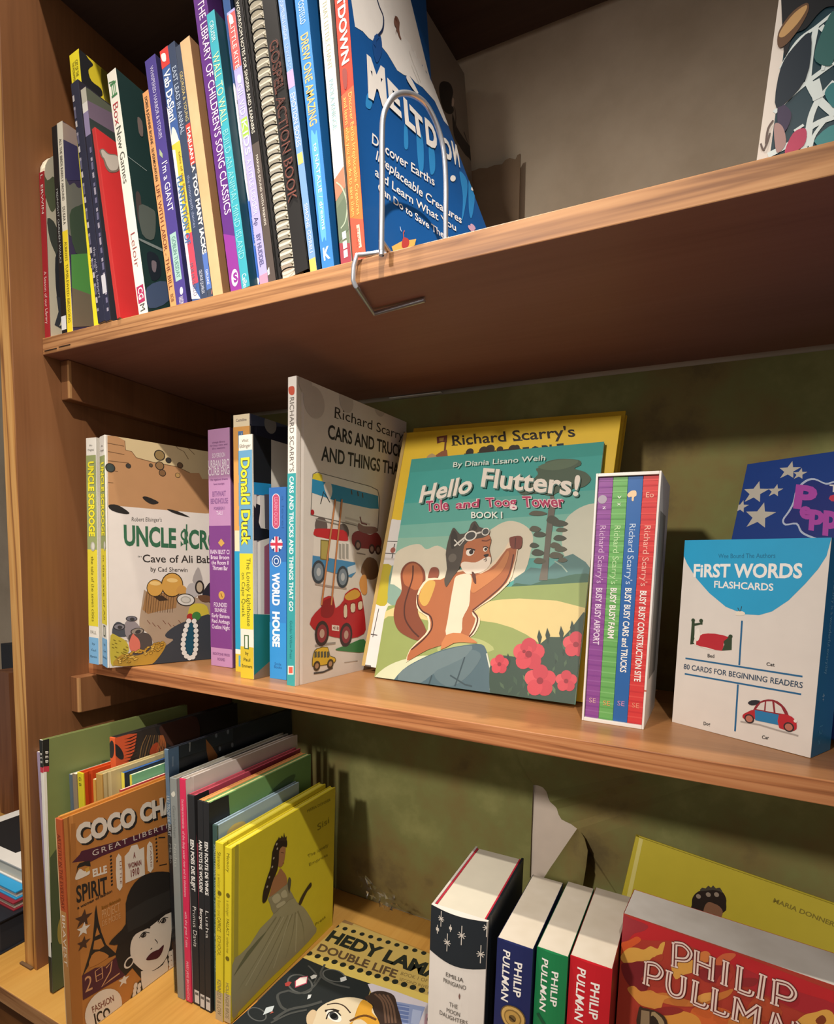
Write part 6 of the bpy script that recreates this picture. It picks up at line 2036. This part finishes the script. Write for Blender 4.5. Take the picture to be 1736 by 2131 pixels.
# shoulders, head, hair
c.poly('J', [(860, 1220), (870, 1150), (905, 1110), (925, 1070), (945, 1090), (965, 1120), (972, 1170), (940, 1200), (890, 1240), (850, 1265)], '#a8744c', 5, 3)
c.poly('J', [(905, 1000), (915, 940), (945, 915), (962, 930), (955, 1000), (945, 1040), (928, 1060), (908, 1050)], '#a8744c', 6, 3)
c.poly('J', [(895, 890), (920, 865), (955, 860), (972, 885), (968, 925), (940, 920), (918, 950), (915, 1010), (905, 1080), (880, 1140), (860, 1200), (835, 1280), (815, 1305), (802, 1295), (810, 1220), (840, 1120), (860, 1060), (870, 960)], '#2c2018', 7, 2)
for p in ((905, 935), (880, 1000), (870, 1060), (850, 1130), (836, 1195), (900, 905)):
    c.disc('J', p, 0.14, '#a89c88', 8)
c.poly('J', [(905, 880), (915, 855), (925, 870), (935, 845), (945, 862), (950, 825), (958, 860), (968, 850), (968, 885)], '#3a2c20', 8)
c.line('J', [(930, 962), (950, 965)], 0.05, '#4a2c1c', 7)
c.line('J', [(940, 1035), (950, 1032)], 0.08, '#8a3a2c', 7)
c.poly('J', [(1050, 1310), (1070, 1260), (1100, 1210), (1120, 1180), (1135, 1165), (1140, 1185), (1128, 1205), (1110, 1225), (1085, 1275), (1065, 1318)], '#3a3020', 5, 2)
for t, p0, p1, p2 in (('MARIA DONNER', (1110, 690), (1270, 610), (1108, 672)), ('Sisi', (1180, 815), (1260, 760), (1178, 772)), ('The lonely', (1112, 1000), (1255, 920), (1110, 978)), ('Empress', (1122, 1055), (1250, 985), (1120, 1035)), ('Press', (1165, 1465), (1235, 1405), (1163, 1445))):
    c.text('J', t, p0, p1, p2, '#8f8424', 3, 0.0)
B.done()

# large-format book lying flat
hw, hl, ht = 21.0, 24.6, 1.1
a_ = -0.03
R_ = book_rot(a_, 0, 0)
o_ = np.array([26.62, -0.6, ZLOW])
hd = tag(empty('book', o_, R_), 'yellow and black portrait book lying flat on the base board', 'book', GL)
mc_, mp_, ms_, mb2 = MB(), MB(), MB(), MB()
mc_.box((0, 0, ht - 0.2), (hw, hl, ht), mat('#b69c5a', 0.4), 0.05)
mb2.box((0, 0, 0), (hw, hl, 0.2), mat('#b69c5a', 0.4), 0.05)
ms_.box((0, 0, 0.205), (0.2, hl, ht - 0.205), mat('#7a5a38', 0.45))
mp_.box((0.205, 0.3, 0.205), (hw - 0.3, hl - 0.3, ht - 0.205), mat('#e6dcc4', 0.8))
c = Face(mc_, (0, 0, ht), (1, 0, 0), (0, 1, 0), o_, R_, hw, hl)
YB, DK = '#bda25a', '#22261f'
c.rect(0, 0, 1, 0.5, '#23282a', 1)
c.rect(0, 0, 0.075, 1, '#8a6a42', 2)
c.poly('K', [(60, 1260), (120, 1150), (350, 1005), (330, 1060), (190, 1230), (100, 1400), (0, 1400)], '#d8923c', 2)
c.poly('K', [(880, 470), (930, 480), (1720, 730), (1720, 1140), (1600, 1085), (960, 860), (650, 735)], YB, 2)
c.poly('K', [(650, 735), (760, 720), (800, 735), (1720, 1070), (1720, 1150), (1600, 1090), (960, 865)], '#d6bd62', 3)
for i in range(15):
    c.disc('K', (905 + i * 60.5 + (i * i) * 0.25, 512 + i * 19.5), 0.34, DK, 5)
for i in range(17):
    c.disc('K', (708 + i * 60 + (i * i) * 0.2, 710 + i * 20.5), 0.38, DK, 5)
c.text('K', 'HEDY LAMARR', (822, 612), (1860, 985), (878, 545), DK, 5, 0.045)
c.text('K', 'DOUBLE LIFE', (760, 686), (1330, 888), (790, 640), '#5a4630', 5, 0.03)
c.text('K', 'BOOK 1 OF HER', (1365, 865), (1640, 945), (1375, 842), '#8a7442', 5)
c.text('K', 'SECOND INVENTION', (1355, 905), (1660, 995), (1362, 885), '#8a7442', 5)
c.poly('K', [(650, 738), (960, 866), (1160, 932), (1140, 1000), (1120, 1060), (1330, 1000), (1500, 1300), (0, 1400), (150, 1219), (330, 1060), (400, 990)], '#23282a', 3)
for ctr, rx, ry in (((885, 870), 85, 46), ((640, 930), 95, 70), ((330, 1150), 70, 50)):
    for f_, col in ((1.0, '#5a5c5a'), (0.86, '#23282a')):
        c.ell('K', ctr, (ctr[0] + rx * f_, ctr[1] + 10), (ctr[0] - 8, ctr[1] - ry * f_), col, 4 + (f_ < 1))
for pts, w in (([(790, 880), (730, 960), (640, 1000), (560, 980)], .28), ([(560, 980), (480, 1010), (500, 1090), (540, 1120)], .3), ([(820, 790), (790, 870), (880, 930), (1000, 960)], .26), ([(700, 800), (760, 870), (740, 930)], .2), ([(450, 1190), (560, 1120), (700, 1090), (800, 1060)], .35), ([(430, 1215), (560, 1150), (690, 1120)], .25)):
    c.line('K', pts, w, '#4a4c4a', 6, 4)
for pts, col in (([(603, 915), (640, 885), (697, 875), (690, 930), (605, 962)], '#b84a60'), ([(612, 910), (644, 888), (692, 882), (684, 925), (610, 952)], '#e4dcd4'), ([(714, 880), (740, 866), (764, 870), (755, 890), (725, 900)], '#c4c4be'), ([(930, 890), (972, 878), (978, 905), (935, 920)], '#c8cac8'),
                 ([(373, 1158), (395, 1105), (455, 1090), (440, 1130)], '#c9d2d4'), ([(692, 1045), (700, 1012), (724, 1010), (715, 1035)], '#d4d8d8'), ([(530, 930), (560, 915), (580, 922), (560, 950), (535, 950)], '#a8403c'), ([(420, 1150), (440, 1130), (450, 1140)], '#b05a4c')):
    c.poly('K', pts, col, 7)
# portrait
c.poly('K', [(1130, 935), (1160, 930), (1330, 985), (1720, 1130), (1720, 1320), (1340, 1300), (1200, 1100)], '#cfc8d0', 4)
c.poly('K', [(1335, 1060), (1545, 1100), (1500, 1219), (1480, 1260), (1330, 1240)], '#8a98c0', 5)
c.poly('K', [(1340, 1075), (1430, 1092), (1420, 1230), (1335, 1220)], '#6a7cae', 6)
c.poly('K', [(1455, 1115), (1520, 1130), (1500, 1230), (1440, 1220)], '#a8b4d4', 6)
for i in range(5):
    c.line('K', [(1340, 1090 + i * 30), (1430, 1105 + i * 30)], 0.1, '#a8b4d4', 7)
c.poly('K', [(1550, 1150), (1720, 1130), (1720, 1320), (1520, 1300)], '#d0a8b8', 6)
c.ell('K', (1585, 1200), (1612, 1205), (1580, 1170), '#2c2430', 7)
c.poly('K', [(700, 1260), (740, 1160), (800, 1090), (900, 1045), (1000, 1030), (1090, 1045), (1150, 1080), (1180, 1150), (1220, 1219), (1230, 1340), (680, 1340)], '#d8c8a8', 7, 3)
c.poly('K', [(1020, 1219), (1050, 1120), (1090, 1050), (1130, 1065), (1165, 1095), (1160, 1140), (1215, 1200), (1210, 1240), (1150, 1240), (1080, 1190), (1000, 1219), (960, 1300)], '#d29a34', 8, 3)
c.poly('K', [(690, 1219), (690, 1160), (730, 1120), (760, 1140), (740, 1200), (720, 1240)], '#d0b894', 8, 3)
c.poly('K', [(1150, 1000), (1200, 985), (1260, 990), (1320, 1020), (1345, 1100), (1370, 1190), (1380, 1300), (1230, 1300), (1215, 1219), (1170, 1120), (1170, 1090), (1130, 1060), (1110, 1030), (1140, 1015)], '#3a2c26', 8, 3)
for i in range(4):
    c.line('K', [(1180 + i * 30, 1005 + i * 3), (1240 + i * 24, 1070 + i * 8), (1260 + i * 24, 1219)], 0.22, '#6a5040', 9, 4)
c.line('K', [(835, 1085), (900, 1075), (960, 1095), (1005, 1145)], 0.14, '#3a2c26', 8, 4)
c.line('K', [(820, 1130), (880, 1122), (920, 1135)], 0.3, '#2c2420', 8, 3)
c.ell('K', (885, 1168), (940, 1185), (878, 1128), '#ece6da', 8)
c.ell('K', (885, 1168), (918, 1175), (882, 1140), '#3a3c40', 9)
c.disc('K', (885, 1168), 0.35, '#0f1012', 10)
c.line('K', [(830, 1190), (850, 1145), (900, 1135), (935, 1165)], 0.14, '#1c1a1a', 10, 3)
c.line('K', [(1000, 1205), (1060, 1175), (1120, 1165), (1190, 1195)], 0.25, '#6a4420', 10, 3)
for i, t in enumerate(('8', 'B', 'O', 'A', 'R')):
    x, y = ((290, 1035), (262, 1058), (232, 1085), (172, 1142), (142, 1180))[i]
    c.text('K', t, (x - 10, y + 8), (x + 12, y + 6), (x - 2, y - 12), '#7a3a1c', 4, 0.04)
mc_.build('front_cover', hd)
mb2.build('back_cover', hd)
ms_.build('spine', hd)
mp_.build('page_block', hd)

# thick novel in white and navy jacket
B = Lb(48.55, 5.6, 0.02, 0, 0, 5.1, 11.2, 20.35, 'thick white hardback with navy starred band and pale top edge', spine='#ded6cc', cover='#1f2428', back='#c9c2b8', hard=True, roundspine=0.45, inset=0.12, pages='#cfc8b4')
s = B.spine
cr_ = [(s.w * t, 20.35 - 4.15 - 0.35 * math.cos(PI * (t - .5))) for t in [i / 10 for i in range(11)]]
for i in range(10):
    s.polyuv([cr_[i], cr_[i + 1], (cr_[i + 1][0], 20.35), (cr_[i][0], 20.35)], '#23292e', 1)
for p, r in (((204, 1150), .7), ((178, 1225), .4), ((272, 1218), .32), ((352, 1270), .85), ((535, 1215), .8), ((248, 1320), .8), ((490, 1405), .8)):
    q_ = s.uv(p, 'L')
    for dx, dy, k in ((0, 1, 1), (1, 0, .42), (.7, .7, .3), (-.7, .7, .3)):
        a_, b2_ = np.array([dx, dy]) * r * k, np.array([-dy, dx]) * 0.035
        s.polyuv([q_ + a_ + b2_, q_ - a_ + b2_, q_ - a_ - b2_, q_ + a_ - b2_], '#cfc6ba', 3)
    for dx, dy in ((.25, .25), (-.25, .25), (.25, -.25), (-.25, -.25)):
        disc_part(s, q_ + np.array([dx, dy]) * r, 0.05, '#cfc6ba', 3)
for t, y, wd, hh in (('EMILIA', 1590, .31, .38), ('PRINGIANO', 1640, .40, .38), ('THE', 1795, .15, .38), ('MOON', 1845, .24, .38), ('DAUGHTERS', 1890, .5, .38)):
    s.htext('L', t, (350, y), wd, hh, '#54504a', 3, 0.0)
s.poly('L', [(336, 1685), (342, 1705), (340, 1725), (336, 1732), (330, 1708)], '#7a5a52', 3)
B.done()
b_ = MB()
b_.box((0.26, 0.3, 20.0), (0.40, 10.9, 20.32), mat('#b8283c', 0.5))
b_.box((4.72, 0.3, 20.0), (4.86, 10.9, 20.32), mat('#b8283c', 0.5))
b_.build('endpaper', B.root)

# three paperbacks by one author
for nm, X, Y, w, h, col, lab, t0, uu in (('navy', 54.4, 6.1, 3.0, 19.0, '#232a58', 'navy paperback of the white-lettered trio, brass disc on its spine', ((662, 735), (1385, 1470)), 0), ('green', 57.58, 6.6, 2.5, 19.0, '#1f7a48', 'green paperback, middle of the white-lettered trio', ((925, 1000), (1440, 1540)), 1),
                                         ('red', 60.18, 6.9, 3.2, 19.0, '#c0202a', 'red paperback of the white-lettered trio, beside the cloud cover', ((1205, 1280), (1515, 1615)), 2)):
    B = Lb(X, Y, (-0.006, -0.02, -0.02)[uu], 0, 0, w, 10.7, h, lab, group='paperback trilogy', spine=col, cover=('#1c2144', '#1a5c3c', '#7d1c20')[uu], roundspine=0.22, pages=mottled('paperback_edge_' + nm, ['#c6baa4', '#d2c7b3', '#dad0be'], 18, 0.8, 3, 0.1))
    s = B.spine
    ty = [(1388, 1755), (1442, 1822), (1518, 1905)][uu]
    xb = [(665, 690), (930, 950), (1210, 1220)][uu]
    s.stext('L', 'PULLMAN', (xb[0] + 25, ty[0]), (xb[0] + 20, ty[1]), '#ece6de', us=0.20, uc=0.30, bold=0.02)
    s.stext('L', 'PHILIP', (xb[0] + 100, ty[0] + (82, 95, 98)[uu]), (xb[0] + 90, ty[1] - (38, 36, 30)[uu]), '#ece6de', us=0.20, uc=0.64, bold=0.02)
    if uu == 0:
        q_ = s.uv((720, 1865), 'L')
        for r, cc, l in ((1.05, '#6a5430', 3), (0.96, '#c8a25c', 4), (0.72, '#8a6c38', 5), (0.62, '#b9924c', 6), (0.3, '#6a5430', 7)):
            disc_part(s, q_, r, cc, l)
        s.line('L', [(700, 1850), (740, 1885)], 0.12, '#3a2c18', 8)
    if uu == 1:
        s.line('L', [(900, 1830), (930, 1880), (950, 1913)], 0.3, '#174f34', 3)
    B.done()

# big paperback with cloud cover
B = Lb(63.6, 10.5, -0.10, 0, 0, 16.2, 4.1, 21.5, 'large paperback of fiery clouds with inline serif lettering, facing out', spine='#8c2a24', cover='#a8352a', out=True, inset=0, pages=mottled('paperback_edge_large', ['#c4bdb2', '#d0cac0', '#d8d3ca'], 18, 0.8, 3, 0.1), rough=0.3)
c = B.cover
CC = ['#7a2428', '#b0402e', '#c9702e', '#d99a4a', '#e0b060', '#902a2c', '#b82c30', '#c2502c', '#5f2026']
c.rect(0, 0, 1, 1, '#a83a2c', 1)
c.poly('N', [(190, 720), (300, 740), (700, 880), (1000, 985), (1736, 1270), (1736, 1400), (1500, 1320), (1000, 1080), (600, 900), (400, 900), (190, 880)], '#b9282c', 2)
c.poly('N', [(190, 720), (260, 740), (380, 790), (350, 830), (280, 850), (230, 900), (185, 900)], '#9a3036', 3, 3)
c.poly('N', [(185, 920), (240, 900), (300, 870), (330, 900), (260, 950), (180, 1000)], '#d0582c', 3, 3)
for pts, col, l in (([(180, 1020), (230, 960), (290, 950), (350, 965), (400, 940), (450, 960), (470, 925), (505, 910), (490, 980), (470, 1030), (420, 1020), (380, 1050), (300, 1050), (220, 1070)], '#d8a24a', 4),
                    ([(420, 1040), (440, 1010), (490, 1000), (480, 1050)], '#a8402c', 5), ([(190, 1070), (260, 1060), (330, 1050), (380, 1060), (370, 1130), (330, 1180), (380, 1220), (360, 1270), (260, 1240), (200, 1150)], CC[0], 4),
                    ([(230, 1250), (280, 1230), (330, 1270), (400, 1260), (460, 1290), (560, 1310), (500, 1330), (470, 1400), (400, 1390), (330, 1370), (280, 1320)], '#cf8a40', 4),
                    ([(550, 1080), (600, 1060), (660, 1040), (720, 1050), (730, 1120), (640, 1150), (580, 1180)], '#d89c48', 4), ([(740, 1010), (790, 975), (830, 990), (840, 1040), (780, 1060)], '#d07a40', 5),
                    ([(860, 1060), (920, 1000), (1000, 990), (1020, 1010), (960, 1060), (900, 1080)], '#c8623c', 4), ([(730, 1130), (800, 1100), (900, 1080), (980, 1120), (900, 1200), (800, 1200)], '#8a2a2c', 3),
                    ([(900, 1160), (960, 1130), (1000, 1150), (960, 1210), (880, 1230)], '#a83a30', 4), ([(400, 1320), (460, 1280), (560, 1290), (700, 1340), (760, 1300), (900, 1280), (1000, 1250), (960, 1310), (820, 1360), (700, 1380), (560, 1370)], '#c07034', 3),
                    ([(1000, 1080), (1100, 1110), (1250, 1180), (1500, 1280), (1736, 1360), (1736, 1460), (1500, 1420), (1250, 1300), (1100, 1230)], '#a62a30', 3), ([(1030, 1190), (1100, 1170), (1180, 1180), (1150, 1230), (1050, 1230)], '#8a2a2c', 4),
                    ([(700, 1400), (800, 1370), (950, 1400), (1000, 1450), (960, 1520), (700, 1520)], '#c8602e', 4), ([(450, 1420), (560, 1400), (700, 1430), (760, 1480), (740, 1540), (470, 1540)], '#d08a3c', 4), ([(420, 1400), (560, 1380), (640, 1410), (560, 1440), (460, 1440)], '#8c2c28', 5),
                    ([(1450, 1500), (1520, 1440), (1600, 1420), (1680, 1400), (1736, 1440), (1736, 1540), (1450, 1540)], '#d8a04a', 5), ([(1600, 1480), (1650, 1440), (1680, 1480), (1640, 1520)], '#7d3a20', 6), ([(1180, 1300), (1280, 1340), (1360, 1420), (1300, 1480), (1150, 1480), (1100, 1400)], '#b04a2c', 3),
                    ([(740, 1310), (800, 1280), (880, 1280), (860, 1320), (780, 1350)], '#d8984c', 5), ([(980, 1460), (1100, 1420), (1200, 1480), (1180, 1540), (980, 1540)], '#c87a38', 4)):
    c.poly('N', pts, col, l, 3)
# inline serif letters: pale strokes with a dark keyline and a centre line


def inline(c, segs, serifs, wd=0.36):
    for l, (k, col) in enumerate(((wd + 0.10, '#5a2420'), (wd, '#e4c9bc'), (0.09, '#6a2c26'))):
        for pts in segs:
            c.line('N', pts, k, col, 8 + l, 5 if len(pts) > 2 else 0)
        if l < 2:
            for a, b in serifs:
                c.line('N', [a, b], (0.24, 0.15)[l], col, 8 + l)


inline(c, [[(578, 920), (572, 1085)], [(578, 920), (640, 930), (688, 985), (660, 1035), (575, 1030)]], [((548, 1078), (600, 1092)), ((555, 912), (600, 925))])
inline(c, [[(738, 975), (728, 1140)], [(850, 1020), (838, 1185)], [(735, 1052), (845, 1098)]], [((710, 1132), (750, 1148)), ((718, 968), (760, 982)), ((818, 1172), (862, 1190)), ((828, 1012), (872, 1030))])
inline(c, [[(950, 1052), (935, 1218)]], [((925, 1040), (975, 1062)), ((908, 1205), (962, 1228))])
inline(c, [[(1050, 1088), (1035, 1258)], [(1035, 1258), (1120, 1288), (1138, 1260)]], [((1025, 1075), (1078, 1098)), ((1010, 1246), (1050, 1262))])
inline(c, [[(1220, 1150), (1195, 1318)]], [((1190, 1136), (1250, 1162)), ((1168, 1305), (1228, 1330))])
inline(c, [[(1315, 1188), (1300, 1360)], [(1315, 1190), (1400, 1215), (1445, 1275), (1410, 1320), (1305, 1290)]], [((1285, 1176), (1335, 1196)), ((1270, 1345), (1335, 1370))])
inline(c, [[(378, 1058), (365, 1215)], [(378, 1058), (440, 1070), (480, 1120), (450, 1165), (372, 1150)]], [((342, 1200), (395, 1222)), ((355, 1048), (400, 1062))])
inline(c, [[(538, 1120), (528, 1220), (550, 1280), (600, 1300), (635, 1270), (645, 1160)]], [((512, 1108), (565, 1128)), ((620, 1148), (668, 1168))])
inline(c, [[(730, 1190), (712, 1345)], [(712, 1345), (790, 1375), (810, 1352)]], [((705, 1178), (756, 1198)), ((690, 1335), (725, 1350))])
inline(c, [[(872, 1245), (858, 1405)], [(858, 1405), (940, 1435), (958, 1410)]], [((848, 1232), (898, 1254)), ((836, 1393), (872, 1408))])
inline(c, [[(1030, 1310), (1010, 1465)], [(1030, 1310), (1090, 1440)], [(1090, 1440), (1185, 1370)], [(1185, 1370), (1165, 1540)]], [((1005, 1298), (1050, 1315)), ((985, 1455), (1045, 1478)), ((1165, 1355), (1205, 1378))])
inline(c, [[(1310, 1415), (1270, 1560)], [(1310, 1415), (1380, 1600)], [(1285, 1500), (1345, 1525)]], [])
inline(c, [[(1450, 1480), (1440, 1600)], [(1450, 1480), (1560, 1600)]], [])
c.poly('N', [(318, 1380), (345, 1378), (420, 1395), (500, 1440), (525, 1500), (520, 1560), (310, 1560)], '#3a2a20', 8, 2)
c.poly('N', [(336, 1395), (395, 1405), (395, 1560), (325, 1560)], '#8a7458', 9)
c.poly('N', [(410, 1410), (460, 1430), (500, 1480), (500, 1560), (405, 1560)], '#9a8460', 9, 2)
c.poly('N', [(405, 1440), (440, 1450), (465, 1500), (460, 1560), (400, 1560)], '#2a201a', 10, 2)
B.done()

# second copy of the yellow cover, leaning behind
B = Lb(60.5, 21.0, 0.052, -0.151, 0.16, 19.3, 0.85, 19.3, 'yellow hardback leaning at the back, hair of a figure showing', spine='#bfae3a', cover='#c8b83a', out=True, hard=True, pages='#d9c94a')
c = B.cover
c.poly('N', [(318, 150), (345, 165), (255, 590), (225, 580)], '#ded27a', 2)
c.poly('N', [(700, 640), (705, 590), (730, 555), (770, 535), (850, 525), (910, 535), (945, 580), (950, 630), (925, 700), (700, 720)], '#2a1f18', 3, 3)
c.poly('N', [(790, 660), (820, 620), (860, 630), (900, 650), (925, 690), (900, 740), (790, 740)], '#8a6248', 4, 3)
c.poly('N', [(760, 540), (775, 515), (800, 520), (820, 500), (840, 515), (855, 498), (875, 520), (905, 515), (925, 555), (900, 540), (850, 532)], '#4a4438', 4, 2)
for p in ((748, 578), (820, 565), (880, 565)):
    c.disc('N', p, 0.22, '#9a8a78', 5)
c.text('N', 'MARIA DONNER', (1290, 620), (1736, 800), (1300, 590), '#8a7c2c', 3, 0.02)
B.done()

# clear wrapping left on the board
cw = MB()
random.seed(12)
P3 = lambda p, y: hit(*vw('K', p), 1, y)
gx, gy = 12, 6
A0, A1, B0, B1 = P3((1050, 115), 27.0), P3((1425, 385), 26.0), P3((1105, 300), 26.6), P3((1300, 400), 25.8)
vs_ = []
for j in range(gy + 1):
    for i in range(gx + 1):
        u, v = i / gx, j / gy
        p = (1 - v) * ((1 - u) * A0 + u * A1) + v * ((1 - u) * B0 + u * B1)
        p = p + np.array([random.uniform(-.25, .25), random.uniform(-.45, .45), random.uniform(-.3, .3)])
        p[2] = max(p[2], ZLOW + 0.05)
        vs_.append(p)
cw.add(vs_, [(j * (gx + 1) + i, j * (gx + 1) + i + 1, (j + 1) * (gx + 1) + i + 1, (j + 1) * (gx + 1) + i) for j in range(gy) for i in range(gx)], film('clear_wrap', (0.93, 0.93, 0.91), 0.22, 0.3))
tag(cw.build('plastic_wrapper', smooth=True), 'crumpled clear plastic wrapper lying against the green wall', 'wrapper')

# pile of books beyond the side panel
GP = 'pile of books beside the post'
for a, b, cvr, pg, lab in (((-27, -0.6, ZLOW), (-6.5, 19, ZLOW + 4.3), '#24262c', '#24262c', 'black box-like volume at the bottom of the pile by the post'),
                           ((-26, 1.4, ZLOW + 4.31), (-7.2, 18, ZLOW + 5.4), '#8f2a35', '#c9bca8', 'dark red book in the pile, above the black one'),
                           ((-27, 1.9, ZLOW + 5.41), (-7.6, 18, ZLOW + 6.5), '#2f9cd0', '#e0d8c8', 'bright blue book in the pile, under the white one'),
                           ((-27, 3.3, ZLOW + 6.51), (-8.6, 19, ZLOW + 8.6), '#e4e0d8', '#d9cfbc', 'white covered book with black shape on top of pile')):
    r_ = tag(empty('book', a), lab, 'book', GP)
    t_ = 0.2
    w3, d3, h3 = b[0] - a[0], b[1] - a[1], b[2] - a[2]
    cm = mat(cvr, 0.35)
    for nm, p, q in (('back_cover', (0, 0, 0), (w3, d3, t_)), ('front_cover', (0, 0, h3 - t_), (w3, d3, h3)), ('spine', (0, 0, t_ + .005), (t_, d3, h3 - t_ - .005)), ('page_block', (t_ + .005, .25, t_ + .005), (w3 - .25, d3 - .25, h3 - t_ - .005))):
        m_ = MB()
        m_.box(p, q, cm if nm != 'page_block' else mat(pg, 0.8), 0.03)
        if nm == 'front_cover' and cvr == '#e4e0d8':
            m_.poly([(2, 1.8, h3 + INK), (13.5, 1.8, h3 + INK), (14.5, 8, h3 + INK), (2, 10, h3 + INK)], '#1c1c1e')
        m_.build(nm, r_)
